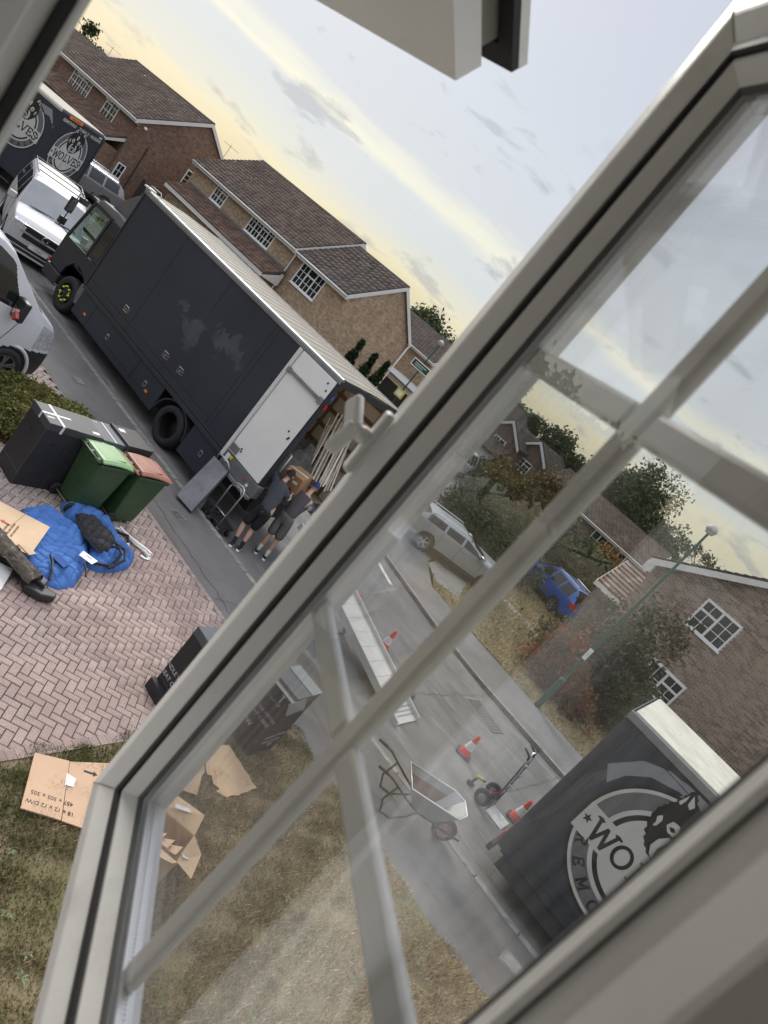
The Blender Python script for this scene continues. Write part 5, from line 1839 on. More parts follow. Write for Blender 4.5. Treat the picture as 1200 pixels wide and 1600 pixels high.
MB().lathe([(.085, 0), (.085, .012), (.06, .016), (.06, 0)], 18, frame((2.515, 0, .875), (0, 1, 0), (0, 0, 1))).build('badge', CHROME, wv)
wp = MB()
wp.bar((1.50, -.62, 1.265), (1.42, .05, 1.30), .02, .015)
wp.bar((1.50, .1, 1.265), (1.42, .7, 1.30), .02, .015)
wp.build('wiper', BLACK, wv)
Mv = frame((-1.55, -(sy(-1.55, 1.45) + .004), 1.45), (1, 0, 0), (0, -.2, 1))
text(wv, 'ent', .42, Mv, LGREY, name='lettering')

# silver panel van on the neighbour's drive
sv_reg = [
    ('headlight', lambda x, y, z, k: x > 2.05 and .5 < y and .84 < z < 1.20 + (2.4 - x) * .3),
    ('lower_trim', lambda x, y, z, k: (x > 1.9 and z < .78) or (z < .38 and k == 0)),
    ('grille', lambda x, y, z, k: k == 3 and y < .6 and .66 < z < .84),
]
sv, sy = auto('silver_van', 'silver panel van parked on the neighbouring brick drive beside the mossy shrub', 'van', (-12.14, 5.27, 0), R(93), 5.0, 2.05,
              [(2.5, 1.0), (2.46, 1.16), (2.3, 1.34), (1.85, 1.58), (1.02, 2.3), (.75, 2.42), (.2, 2.5), (-2.35, 2.52), (-2.45, 2.4), (-2.5, 1.2)],
              [(2.5, .88), (2.3, 1.14), (1.7, 1.36), (.8, 1.38), (-2.5, 1.38)], P_SILV, (1.74, -1.7), [('windscreen', 1.02, 1.92)],
              [(.50, 1.70, -.0, -.66)], zb=.25, tum=.13, regions=sv_reg, plan=(.20, 2.6), mirrors=(1.42, 1.36, PLASTIC), seams=[[(.42, .4), (.42, 2.2)], [(1.32, .5), (1.5, 1.0), (1.62, 1.34)], [(-.9, .4), (-.9, 2.2)]], handles=((.55, 1.2),), wr_=.35, NX=360, N1=30, N2=32, N3=16)
rb_ = MB()
rb_.bar((1.3, -1.28, 1.36), (1.3, -1.19, 1.44), .06, .10, (0, 0, 1))
rb_.build('mirror_sticker', mat('red white sticker', (.35, .05, .04), .4, var=.6, scale=30), sv)
for s in (-1, 1):
    MB().tube([(1.74 + .44 * math.cos(R(a)), s * (sy(1.74, .6) - .012), .35 + .44 * math.sin(R(a))) for a in range(-6, 190, 8)], .035, 8).build('arch_lip', P_SILV, sv, smooth=True)

est_top = lambda L_, h: [(L_ / 2, .68), (L_ / 2 - .1, .86), (L_ / 2 - .25, .94), (L_ * .21, 1.06), (L_ * .055, h - .09), (-.05, h - .01), (-L_ * .36, h - .02), (-L_ * .43, h - .18), (-L_ * .485, 1.0), (-L_ / 2, .74)]


def hatch(name, label, loc, rz, L_, W_, h, pt, rails=True, group=None):
    reg = [('headlight', lambda x, y, z, k: x > L_ / 2 - .42 and y > W_ * .28 and .62 < z < .80),
           ('tail_light', lambda x, y, z, k: x < -L_ / 2 + .22 and y > W_ * .3 and .82 < z < 1.02),
           ('lower_trim', lambda x, y, z, k: z < .36 or (x < -L_ / 2 + .12 and z < .48)),
           ('grille', lambda x, y, z, k: k == 3 and x > 0 and y < .6 and .5 < z < .66)]
    t, sy = auto(name, label, 'car', loc, rz, L_, W_, est_top(L_, h), [(L_ / 2, .66), (L_ * .2, .94), (-L_ / 2, 1.0)], pt, (L_ * .30, -L_ * .29),
                 [('windscreen', L_ * .06, L_ * .205), ('rear_window', -L_ * .475, -L_ * .375)],
                 [(-L_ * .02, L_ * .19, -.02, -L_ * .10), (-L_ * .2, -L_ * .04, 0, -.02), (-L_ * .38, -L_ * .22, .05, 0)], tum=.34, regions=reg, plan=(.12, 2.2),
                 mirrors=(L_ * .15, .96, pt), rails=(L_ * .02, -L_ * .36) if rails else False, seams=[[(-L_ * .03, .3), (-L_ * .03, .96)], [(L_ * .19, .3), (L_ * .19, .9)], [(-L_ * .2, .45), (-L_ * .21, .98)]], handles=((-L_ * .0, .86), (-L_ * .18, .87)), group=group)
    MB().box(-L_ / 2 - .062, -L_ / 2 - .045, -.26, .26, .62, .73).build('number_plate', mat('yellow plate', (.75, .55, .05), .5, var=0), t)
    return t


hatch('estate_car', 'grey estate car with silver roof rails on the drive behind the logo van', (-34.0, 19.25, 0), R(-96), 4.7, 1.88, 1.58, P_SUV)
hatch('hatchback_car', 'bright blue car with red tail lights beyond the dry front garden', (-7.3, 31.0, 0), R(150), 4.3, 1.8, 1.62, P_BLUE, True)
hatch('estate_car', 'dark car half hidden between the blue car and the clay-tiled garage', (-7.2, 37.6, 0), R(150), 4.4, 1.8, 1.5, P_DARK, False)
hatch('estate_car', 'pale silver car with a long roofline, added in place of a reflection behind the far footway', (-8.75, 22.3, 0), R(46), 4.5, 1.78, 1.34, P_EST)  # added car, standing in for the silver van's reflection in the pane
hatch('small_van', 'small white van far down the side road by a dark hedge', (-19.6, 40.3, 0), R(-80), 4.4, 1.8, 1.8, P_WHITE, False)

# ---------------------------------------------------------------- logo van far left, logo lorry on the right
t3 = thing('box_van', 'dark grey box van with round wolf badges on its back and side', 'van')
Lb, Wb = 6.5, 2.7
MB().box(-Lb, 0, 0, Wb, .62, 3.44).build('box_body', NAVY, t3, bevel=.05, seg=3)
MB().box(-Lb + .05, -.05, .06, Wb - .06, 3.441, 3.49).build('roof', CREAM, t3, bevel=.015)
tr = MB()
tr.box(-Lb - .02, .01, -.012, .05, 3.36, 3.46)
tr.box(-Lb - .02, .01, Wb - .05, Wb + .012, 3.36, 3.46)
tr.build('top_rail', mat('pale rail', (.42, .42, .40), .4, .4, var=.1), t3, bevel=.01)
for y_ in (-.01, Wb - .09):
    MB().box(-.02, .014, y_, y_ + .10, .62, 3.3).build('corner_post', NAVY2, t3)
MR = frame((.003, 1.42, 2.2), (0, 1, 0), (0, 0, 1))
emblem(t3, MR, .90)
MS = frame((-1.0, -.003, 2.28), (1, 0, 0), (0, 0, 1))
emblem(t3, MS, .86)
text(t3, 'REMOVALS · STORAGE · PACKING', .148, frame((.004, 1.42, 3.2), (0, 1, 0), (0, 0, 1)), LGREY, bold=.004)
text(t3, 'CRANE', .10, frame((.004, 2.22, 1.03), (0, 1, 0), (0, 0, 1)), LGREY)
text(t3, '0800 660273', .12, frame((.004, 2.0, .88), (0, 1, 0), (0, 0, 1)), LGREY)
text(t3, '.CO.UK', .12, frame((.004, 2.1, .74), (0, 1, 0), (0, 0, 1)), LGREY)
MB().box(.002, .03, .5, 1.22, 3.33, 3.43).build('rear_number_plate', ORANGE, t3)
text(t3, 'WO17 FWR', .09, frame((.0315, .86, 3.38), (0, 1, 0), (0, 0, 1)), DBLK)
MB().box(.002, .012, 2.35, 2.52, 3.30, 3.36).build('sticker', LGREY, t3)
bd = MB()
for k, z in enumerate((1.22, 1.12, 1.0)):
    bd.lathe([(.055, 0), (.055, .006), (0, .007)], 12, frame((.004, 2.5 - .05 * k, 1.45 - .16 * k), (0, 1, 0), (0, 0, 1)))
bd.build('trade_badge', mat('pale blue badge', (.35, .45, .65), .4, var=.3, scale=20), t3)
MB().box(.001, .006, 1.33, 1.345, .62, 3.3).build('door_seam', SEAM, t3)
MB().prism([(-.28, .05), (-.1, .62), (.35, .68), (.72, .2), (.4, .45), (.05, .4)], -.0005, .002, frame((-.62, -.003, 2.55), (1, 0, 0), (0, 0, 1))).build('swoosh', PGREY, t3)
MB().box(-Lb - 1.9, -Lb + .05, .15, Wb - .15, .5, 2.5).build('cab', CABP, t3, bevel=.15, seg=3)
MB().box(-8, -.1, .5, Wb - .5, .3, .62).build('chassis', BLACK, t3)
for x in (-1.6, -7.3):
    wheel(t3, x, .2, .42, .42, .26, -1, RIML, 'lorry')
    wheel(t3, x, Wb - .2, .42, .42, .26, 1, RIML, 'lorry')
t3.location = (-25.59, 13.08, ROAD_Z)
t3.rotation_euler = (0, 0, math.atan2(-(-1.22), 2.42) + 0)

t2 = thing('box_lorry', 'dark grey lorry with a big pale wolf badge, cut off by the window frame', 'lorry')
X0, Y0, Y1 = -.55, 10.6, 12.95
MB().box(X0, 7, Y0, Y1, .46, 3.30).build('box_body', NAVY, t2, bevel=.025, seg=2)
MB().box(X0 + .04, 6.96, Y0 + .06, Y1 - .06, 3.301, 3.36).build('roof', mat('pale roof sheet', (.62, .60, .50), .55, var=.12, scale=2.5, spots=((.42, .38, .28), 2.2, .5, .7, .6)), t2, bevel=.012)
tr = MB()
tr.box(X0 - .01, 7, Y0 - .014, Y0 + .05, 3.21, 3.33)
tr.build('top_rail', MATS['brushed rail'], t2, bevel=.008)
MB().box(X0 - .012, X0 + .0, Y0 + .02, Y1 - .02, 3.2, 3.32).build('rear_rail', MATS['brushed rail'], t2)
sm = MB()
for pts in (((.34, .46), (.42, 2.65)), ((-.1, 3.10), (2.2, 3.02)), ((X0 + .01, .95), (.34, .9))):
    a, b = pts
    sm.bar((a[0], Y0 - .0008, a[1]), (b[0], Y0 - .0008, b[1]), .012, .003, (0, 1, 0))
sm.build('panel_seam', SEAM, t2)
sw = MB()
MY0 = frame((0, Y0 - .0002, 0), (1, 0, 0), (0, 0, 1))
sw.prism([(-.28, 2.55), (.0, 2.95), (.32, 3.12), (.75, 3.16), (.55, 3.0), (.2, 2.86), (-.02, 2.62), (-.12, 2.35)], 0, .0016, MY0)
sw.prism([(.18, 3.02), (.55, 3.16), (1.2, 3.18), (1.7, 2.98), (.9, 3.0)], .0001, .0018, MY0)
sw.prism([(.52, 2.86), (.75, 3.18), (1.02, 2.98)], .0001, .0022, MY0)
sw.build('swoosh', PGREY, t2)
MB().prism([(-.45, 1.0), (-.38, 2.2), (-.1, 2.75), (.1, 2.9), (-.18, 2.3), (-.3, 1.5)], 0, .0014, MY0).build('dark_swoosh', mat('dusty dark decal', (.055, .06, .068), .35, var=.3, scale=3), t2)
emblem(t2, frame((1.02, Y0 - .0025, 1.92), (1, 0, 0), (0, 0, 1)), 1.08)
MB().box(X0 + .2, 7, Y0 + .05, Y0 + .1, .2, .455).build('skirt', NAVY2, t2)
MB().box(X0 + .1, 6.8, Y0 + .5, Y1 - .5, .2, .45).build('chassis', BLACK, t2)
MB().box(X0 - .03, X0 - .001, Y0 + .06, Y0 + .2, .50, .68).build('tail_light', REDLENS, t2, bevel=.01)
MB().box(X0 - .06, X0 + .02, Y0 - .03, Y1 + .03, .30, .44).build('rear_bumper', PLASTIC, t2, bevel=.02)
gm = MB().box(X0 + .05, 6.9, Y0 - .02, Y0 - .001, .62, .65).box(X0 + .05, 6.9, Y0 - .02, Y0 - .001, .74, .76).build('rub_rail', NAVY2, t2)
wheel(t2, 1.9, Y0 + .2, ROAD_Z + .45, .45, .28, -1, RIML, 'deep')
wheel(t2, 1.9, Y1 - .2, ROAD_Z + .45, .45, .28, 1, RIML, 'deep')
rebase(t2, (3.2, 11.8, ROAD_Z))

# ================================================================ THINGS ON THE DRIVE, LAWN, FOOTWAY AND ROAD
def wheelie(label, x, y, rz, lid_m, number, lid_c):
    t = thing('wheelie_bin', label, 'wheelie bin', (x, y, 0), rz, 'wheelie bins on the drive')
    G = mat('green bin plastic', (.035, .075, .032), .42, var=.12, scale=5, spots=((.06, .085, .05), 3., .55, .75, .5))
    b = MB()
    rings_ = []
    for w, y0, y1, z in ((.40, -.14, .26, .04), (.43, -.20, .27, .12), (.545, -.27, .33, .93), (.555, -.275, .335, .955)):
        rings_.append([(-w / 2, y0, z), (w / 2, y0, z), (w / 2, y1, z), (-w / 2, y1, z)])
    vs = [p for r in rings_ for p in r]
    fs = [(0, 3, 2, 1)] + [(i * 4 + k, i * 4 + (k + 1) % 4, i * 4 + 4 + (k + 1) % 4, i * 4 + 4 + k) for i in range(3) for k in range(4)] + [(12, 13, 14, 15)]
    b.add(vs, fs)
    body = b.build('body', G, t, bevel=.025, seg=3)
    rim = MB()
    rim.box(-.295, .295, .30, .36, .925, .985)
    rim.box(-.295, -.262, -.27, .30, .93, .985)
    rim.box(.262, .295, -.27, .30, .93, .985)
    rim.build('rim', G, body, bevel=.012)
    for i in range(5):
        xx = -.22 + i * .11
        MB().box(xx - .006, xx + .006, .336, .356, .86, .93).build('comb_rib', G, body)
    ld = MB()
    n = 8
    for i in range(n + 1):
        q = i / n
        yy = -.27 + .67 * q
        zz = 1.035 + .028 * math.sin(q * math.pi) - .05 * q
        ld.v += [(-.30, yy, zz - .02), (-.30, yy, zz), (-.24, yy, zz + .028), (.24, yy, zz + .028), (.30, yy, zz), (.30, yy, zz - .02)]
    for i in range(n):
        for k in range(5):
            ld.f.append((i * 6 + k, i * 6 + k + 1, i * 6 + 7 + k, i * 6 + 6 + k))
    ld.f += [(0, 1, 2, 3, 4, 5), tuple(n * 6 + k for k in (5, 4, 3, 2, 1, 0))]
    lid = ld.build('lid', lid_m, t, bevel=.008)
    pr = MB()
    pr.box(-.2, .2, -.2, .2, 1.06, 1.072)
    pr.box(-.28, .28, .36, .42, .965, .99)
    pr.build('lid_panel', lid_m, lid, bevel=.02, seg=3)
    MB().tube([(-.27, -.30, 1.0), (-.27, -.335, 1.02), (.27, -.335, 1.02), (.27, -.30, 1.0)], .018, 8).build('handle', G if lid_c else lid_m, t, smooth=True)
    hg = MB()
    for xx in (-.2, 0, .2):
        hg.box(xx - .03, xx + .03, -.325, -.255, .97, 1.04)
    hg.build('hinge', G, t, bevel=.01)
    for s in (-1, 1):
        wh = MB().lathe([(.06, -.022), (.095, -.025), (.1, -.012), (.1, .012), (.095, .025), (.06, .022), (.03, .012), (.0, .012)], 20, Matrix.Translation((s * .235, -.235, .1)) @ Matrix.Rotation(math.pi / 2, 4, 'Y')).build('wheel', TYRE, t, smooth=True)
        MB().lathe([(.055, -.028), (.055, .028), (0, .029)], 12, Matrix.Translation((s * .235, -.235, .1)) @ Matrix.Rotation(s * math.pi / 2, 4, 'Y')).build('hub', PLASTIC, wh)
    MB().tube([(-.23, -.235, .1), (.23, -.235, .1)], .012, 8).build('axle', STEEL, t)
    st = MB().box(-.06, .06, -.2645, -.2605, .70, .84).build('number_sticker', PAPER, t)
    st.matrix_local = Matrix.Translation((.0, -.055, .0)) @ Matrix.Rotation(R(-4.8), 4, 'X') @ Matrix.Translation((-.12, .055, 0))
    mkt(st, number, .1, frame((0, -.2655, .77), (1, 0, 0), (0, 0, 1)))
    return t, body


def mkt(parent, s, size, M, m=None, **k):
    return text(parent, s, size, M, m or INK, **k)


LIDG = mat('pale green lid', (.22, .36, .17), .45, var=.12, scale=4, spots=((.30, .42, .25), 5., .5, .7, .5))
LIDB = mat('brown lid', (.27, .105, .065), .5, var=.15, scale=4, spots=((.40, .23, .17), 3.5, .45, .7, .6))
wb1, _ = wheelie('green wheelie bin with a pale green lid and a number sticker', -7.95, 7.14, R(4), LIDG, '54', True)
wb2, bd2 = wheelie('green wheelie bin with a brown lid beside the green-lidded one', -7.88, 7.84, R(2), LIDB, '54', False)
lb = MB().box(-.02, .11, -.0015, .0, .62, .80)
lbo = lb.build('label', mat('worn grey label', (.45, .46, .45), .6, var=.3, scale=20), wb2)
lbo.location = (-.2, -.248, .06)

BCARD = mat('black carton', (.020, .020, .023), .62, var=.15, scale=3, bump=.05, bscale=30)
BCARD2 = mat('black carton lid', (.045, .047, .053), .6, var=.12, scale=3)
GCARD = mat('dark grey carton', (.075, .082, .095), .6, var=.12, scale=3)
TAPE = mat('clear white tape', (.62, .63, .62), .3, var=.06)
PRINT = mat('pale print', (.50, .50, .50), .6, var=.05)


def carton(label, x, y, rz, w, d, h, top_m, group='black wardrobe cartons', name='wardrobe_carton'):
    t = thing(name, label, 'carton', (x, y, 0), rz, group)
    body = MB().box(-w / 2, w / 2, -d / 2, d / 2, .002, h - .075).build('carton_body', BCARD, t, bevel=.004, seg=1)
    lid = MB().box(-w / 2 - .006, w / 2 + .006, -d / 2 - .006, d / 2 + .006, h - .12, h).build('lid', top_m, t, bevel=.005, seg=1)
    s = MB()
    s.box(-w / 2 - .001, w / 2 + .001, -d / 2 - .0025, -d / 2 - .0003, .22, .226)
    s.box(-w / 2 + .0, -w / 2 + .005, -d / 2 - .0026, -d / 2 - .0004, .0, h - .122)
    s.box(w / 2 + .0003, w / 2 + .0025, -d / 2, -d / 2 + .006, .0, h - .122)
    s.build('carton_fold', mat('worn carton edge', (.09, .088, .085), .8, var=.3, scale=10), body)
    hh = MB()
    hh.box(-.045, .045, -d / 2 - .002, -d / 2 - .0003, .80, .825)
    hh.box(w / 2 + .0003, w / 2 + .002, -.045, .045, .78, .805)
    hh.build('hand_hole', SEAM, body)
    return t, body, lid


t, b_, l_ = carton('black wardrobe carton sealed with crossed white tape, nearest the mossy shrub', -8.48, 6.43, 0, .55, .46, 1.13, BCARD2)
tp = MB()
tp.box(-.28, .28, -.02, .02, 1.1303, 1.132)
tp.box(-.02, .02, -.235, .235, 1.1322, 1.134)
tp.box(.2812, .2828, -.02, .02, 1.0, 1.13)
tp.box(-.02, .02, -.2375, -.2362, 1.03, 1.13)
tp.build('tape', TAPE, l_)
MB().box(.08, .12, -.20, -.08, 1.1303, 1.132).build('label', PRINT, l_)
t, b_, l_ = carton('black wardrobe carton with one small white label on its lid, second in the row', -8.49, 6.90, 0, .55, .45, 1.12, BCARD2)
MB().box(.15, .21, .08, .2, 1.1203, 1.1215).build('label', PAPER, l_)
t, b_, l_ = carton('dark grey-topped wardrobe carton behind the two wheelie bins, third in the row', -8.5, 7.36, 0, .56, .42, 1.10, GCARD)
MB().box(-.28, .28, .02, .045, 1.1003, 1.1015).build('tape', TAPE, l_)
mkt(l_, 'W', .07, frame((-.22, -.12, 1.1007), (0, 1, 0), (-1, 0, 0)), PRINT)
t, b_, l_ = carton('black wardrobe carton with a square white label on its lid, last in the row', -8.5, 7.86, R(3), .56, .5, 1.13, BCARD)
MB().box(-.2, -.12, -.2, -.08, 1.1303, 1.1315).build('label', PAPER, l_)
MB().box(-.3, .3, -.29, -.257, .99, 1.14).build('lid_flap', BCARD2, l_)

# the two black cartons between drive and lawn
t, b_, l_ = carton('black wardrobe carton standing on the drive edge, half behind the window stile', -4.05, 6.76, R(-3), .52, .5, 1.06, GCARD, 'black cartons by the lawn')
mkt(b_, 'HANDLE WITH', .085, frame((-.10, -.2512, .42), (1, 0, 0), (0, 0, 1)), PRINT)
mkt(b_, 'GREAT CARE', .085, frame((-.10, -.2512, .30), (1, 0, 0), (0, 0, 1)), PRINT)
MB().box(-.28, .1, -.33, -.25, .0, .16).build('bottom_flap', BCARD, b_)
t, b_, l_ = carton('black printed wardrobe carton on the lawn corner, its grey lid flaps loose', -3.38, 7.62, R(5), .56, .54, 1.08, GCARD, 'black cartons by the lawn')
for s_, x in (('HANDLE WITH', 0), ('GREAT CARE', 0)):
    z = .60 if s_[0] == 'H' else .50
    mkt(b_, s_, .075, frame((0, -.2712, z), (1, 0, 0), (0, 0, 1)), PRINT)
    mkt(b_, s_, .066, frame((.2812, .0, z - .26), (0, 1, 0), (0, 0, 1)), PRINT)
mkt(b_, 'THIS WAY UP', .06, frame((-.02, -.2712, .80), (1, 0, 0), (0, 0, 1)), PRINT)
mkt(b_, 'W', .10, frame((-.02, -.2712, .33), (1, 0, 0), (0, 0, 1)), PRINT, bold=.003)
mkt(b_, 'W', .09, frame((.2812, .05, .16), (0, 1, 0), (0, 0, 1)), PRINT, bold=.003)
for x in (-.16, .12):
    MB().prism([(x - .01, .84), (x + .01, .84), (x + .01, .94), (x + .04, .94), (x, .99), (x - .04, .94), (x - .01, .94)], 0, .0012, frame((0, -.2704, 0), (1, 0, 0), (0, 0, 1))).build('arrow', PRINT, b_)
fl = MB()
fl.box(-.27, .30, -.36, -.275, 1.02, 1.03)
fl.bar((.288, -.25, 1.05), (.35, -.24, .91), .40, .008, (1, 0, .3))
fl.box(-.2, .29, .05, .30, 1.082, 1.09)
fl.build('lid_flap', mat('grey carton flap', (.2, .21, .215), .55, var=.12, scale=3), l_)

# ---- removal blankets in a heap
def heap(name, label, cat, poly, h, m, quilt=0, fold=0, z0=.004, n=130, seed=0, parent=None, tilt=(0, 0)):
    xs, ys = [p[0] for p in poly], [p[1] for p in poly]
    x0, x1, y0, y1 = min(xs), max(xs), min(ys), max(ys)
    P = np.array(poly)
    Q = np.roll(P, -1, 0)
    X, Y = np.meshgrid(np.linspace(x0, x1, n), np.linspace(y0, y1, n))
    pts = np.c_[X.ravel(), Y.ravel()]
    d = np.full(len(pts), 1e9)
    for a, b in zip(P, Q):
        u = b - a
        q = np.clip(((pts - a) @ u) / (u @ u), 0, 1)
        d = np.minimum(d, np.hypot(*(pts - (a + q[:, None] * u)).T))
    ins = np.array([inside(p, poly) for p in pts])
    r = np.random.default_rng(seed)
    f = np.zeros(len(pts))
    for k in range(9):
        a, fr, ph = r.uniform(0, 6.28), r.uniform(4, 16), r.uniform(0, 6.28)
        f += np.sin((pts[:, 0] * np.cos(a) + pts[:, 1] * np.sin(a)) * fr + ph) / (1 + fr * .12)
    z = h * (1 - np.exp(-d / .07)) * (1 + .16 * f) + fold * np.abs(np.sin(f * 2.2)) * (d > .02)
    if quilt:
        for s in (1, -1):
            l_ = (pts[:, 0] + s * pts[:, 1] * .8 + .03 * f) / quilt
            z -= .021 * np.exp(-((l_ - np.round(l_)) * quilt / .016) ** 2)
    z = z0 + np.maximum(z, 0) + tilt[0] * (pts[:, 0] - x0) + tilt[1] * (pts[:, 1] - y0)
    V = np.c_[pts, z]
    idx = np.arange(n * n).reshape(n, n)
    F = np.stack([idx[:-1, :-1], idx[:-1, 1:], idx[1:, 1:], idx[1:, :-1]], -1).reshape(-1, 4)
    F = F[ins[F].all(1)]
    u, inv = np.unique(F, return_inverse=True)
    V = V[u]
    # close the rim down to the ground
    F = inv.reshape(F.shape)
    e = {}
    for q in F:
        for a, b in zip(q, np.roll(q, -1)):
            e[(a, b)] = 1
    rim = [(a, b) for (a, b) in e if (b, a) not in e]
    V2 = list(map(tuple, V))
    lo = {}
    for a, b in rim:
        for k in (a, b):
            if k not in lo:
                lo[k] = len(V2)
                V2.append((V[k][0], V[k][1], z0 - .004))
    F2 = np.array(list(map(tuple, F)) + [(b, a, lo[a], lo[b]) for a, b in rim])
    o = np_mesh(name, V2, F2, m, parent, smooth=True)
    if label:
        tag(o, label, cat)
    return o


BLUE = mat('blue quilted cloth', (.055, .155, .42), .85, var=.2, scale=6, bump=.35, bscale=26, spots=((.08, .21, .5), 3., .5, .7, .6))
BLUE2 = mat('deep blue cloth', (.022, .075, .25), .85, var=.2, scale=7, bump=.3, bscale=30)
QBLACK = mat('black quilted cloth', (.022, .023, .024), .75, var=.3, scale=9, bump=.4, bscale=30)
h1 = heap('moving_blanket', 'flat blue quilted blanket under the cardboard sheet', 'blanket',
          [(-7.6, 6.15), (-7.75, 6.55), (-7.4, 6.85), (-7.0, 6.95), (-6.55, 6.72), (-6.3, 6.5), (-6.05, 6.25), (-5.97, 5.98), (-6.1, 5.72), (-6.5, 5.6), (-7.0, 5.7)], .17, BLUE, quilt=.17, seed=2)
MB().tube([(-6.42, 5.95, .205), (-6.3, 5.93, .20), (-6.15, 5.86, .19), (-6.02, 5.80, .13)], .018, 6).build('strap', BLACK, h1)
MB().tube([(-6.32, 6.42, .20), (-6.2, 6.40, .19), (-6.1, 6.36, .17)], .014, 6).build('strap', BLACK, h1)
MB().prism([(-6.48, 6.1), (-6.28, 6.18), (-6.2, 6.05), (-6.4, 5.97)], .186, .2, None).build('patch', BLUE2, h1)
h2 = heap('moving_blanket', 'rumpled blue blanket bag with black straps beside the bins', 'blanket',
          [(-7.85, 6.85), (-7.9, 7.2), (-7.72, 7.42), (-7.3, 7.5), (-6.95, 7.55), (-6.72, 7.62), (-6.52, 7.4), (-6.42, 7.1), (-6.38, 6.8), (-6.5, 6.62), (-6.9, 6.9), (-7.35, 6.8)], .21, BLUE, fold=.05, quilt=.2, seed=5)
for pts in ([(-6.42, 6.98, .18), (-6.5, 7.08, .30), (-6.62, 7.1, .31), (-6.7, 7.04, .26)], [(-6.37, 6.9, .12), (-6.42, 7.12, .26), (-6.6, 7.2, .30), (-6.74, 7.16, .27)], [(-7.15, 7.44, .2), (-7.0, 7.5, .27), (-6.92, 7.5, .2)], [(-6.5, 6.62, .1), (-6.42, 6.82, .14), (-6.4, 7.0, .12)]):
    MB().tube(pts, .022, 6).build('strap', BLACK, h2)
heap('moving_blanket', 'black quilted pad lying on the rumpled blue blanket', 'blanket',
     [(-7.45, 6.82), (-7.42, 7.1), (-7.1, 7.25), (-6.75, 7.2), (-6.58, 6.98), (-6.62, 6.78), (-6.9, 6.72), (-7.2, 6.74)], .12, QBLACK, fold=.03, quilt=.15, z0=.20, seed=9)
lf = MB().prism([(-6.55, 6.5), (-6.36, 6.64), (-6.28, 6.5), (-6.45, 6.38)], .235, .238).build('paper_sheet', PAPER)
tag(lf, 'small white paper sheet lying between the two blue blankets', 'paper')
mkt(lf, 'CARE', .04, frame((-6.42, 6.52, .2395), (.8, .55, 0), (-.55, .8, 0)))

t = thing('cardboard_sheet', 'flattened brown carton with red arrows lying on the blue blanket', 'cardboard', (-6.9, 5.6, 0))
cs2 = MB()
za, zb2 = .25, .31
cs2.add([(-.58, -.25, .27), (-.05, .55, za), (.60, -.02, .26), (.1, -.95, zb2), (-.58, -.25, .278), (-.05, .55, za + .008), (.60, -.02, .268), (.1, -.95, zb2 + .008)],
        [(0, 3, 2, 1), (4, 5, 6, 7), (0, 1, 5, 4), (1, 2, 6, 5), (2, 3, 7, 6), (3, 0, 4, 7)])
cb2 = cs2.build('panel', mat('pale cardboard', (.60, .43, .27), .8, var=.07, scale=3, bump=.06), t)
u, v_ = Vector((.65, -.57, .01)).normalized(), Vector((.53, .80, -.02)).normalized()
for k, s_ in enumerate(('HANDLE WITH CARE', 'KEEP DRY AND STORE', 'THIS SIDE UP')):
    mkt(cb2, s_, .034, frame(Vector((.16, -.08, .279)) - v_ * (.055 * k - .02), u, v_))
RED = mat('red print', (.45, .05, .04), .7, var=0)
for dx_ in (-.12, .12):
    o_ = Vector((.12, -.2, .2795)) + u * dx_
    MB().prism([(-.016, .05), (.016, .05), (.016, -.03), (.04, -.03), (0, -.08), (-.04, -.03), (-.016, -.03)], 0, .0012, frame(o_, u, v_)).build('arrow', RED, cb2)
MB().bar((-.28, .30, .268), (.08, -.08, .272), .006, .002).build('fold', CARD2, cb2)
MB().prism([(.42, -.12), (.62, -.05), (.58, .06), (.50, .03)], .275, .285).build('torn_flap', CARD, cb2)

t = thing('muddy_moulding', 'dirty black plastic moulding caked in mud beside the blue blanket', 'moulding', (-6.4, 5.45, 0))
MUD = mat('caked mud', (.085, .072, .055), .95, var=.5, scale=14, bump=.9, bscale=35, spots=((.32, .31, .29), 11., .58, .68, .7))
mm = MB()
nn = 26
for i in range(nn + 1):
    q = i / nn
    x, y = -.75 + 1.22 * q, -.42 + .52 * q
    w = .16 - .03 * q + random.uniform(-.014, .014)
    z = .28 - .12 * q
    for k in range(7):
        a = k / 6 * math.pi
        mm.v.append((x + math.sin(.4) * w * math.cos(a) * -1, y + w * math.cos(a) * .9, z + .10 * math.sin(a) + random.uniform(-.012, .012)))
for i in range(nn):
    for k in range(6):
        mm.f.append((i * 7 + k, i * 7 + k + 1, i * 7 + 8 + k, i * 7 + 7 + k))
mm.build('crust', MUD, t, smooth=False)
bl = MB()
bl.prism([(-.85, -.3), (.46, .28), (.56, .18), (-.7, -.55)], .05, .19)
bl.prism([(.34, .02), (.62, .36), (.70, .30), (.66, .12), (.5, -.02)], .03, .13)
bl.build('shell', PLASTIC, t, bevel=.02)
lm_ = MB()
for k in range(70):
    q = random.random()
    c = Vector((-.75 + 1.22 * q, -.42 + .52 * q + random.uniform(-.1, .1), .36 - .12 * q))
    r = random.uniform(.012, .035)
    lm_.lathe([(0, -r), (r, 0), (0, r * .8)], 5, Matrix.Translation(c))
lm_.build('mud_lump', MUD, t, kind='stuff')
t = MB().add([(-6.75, 4.7, .06), (-6.22, 5.42, .06), (-5.86, 5.14, .03), (-6.3, 4.5, .03), (-6.75, 4.7, .09), (-6.22, 5.42, .09), (-5.86, 5.14, .06), (-6.3, 4.5, .06)],
             [(0, 1, 2, 3), (4, 7, 6, 5), (0, 4, 5, 1), (1, 5, 6, 2), (2, 6, 7, 3), (3, 7, 4, 0)]).build('pale_panel', mat('pale laminate', (.52, .51, .48), .4, var=.04), bevel=.006)
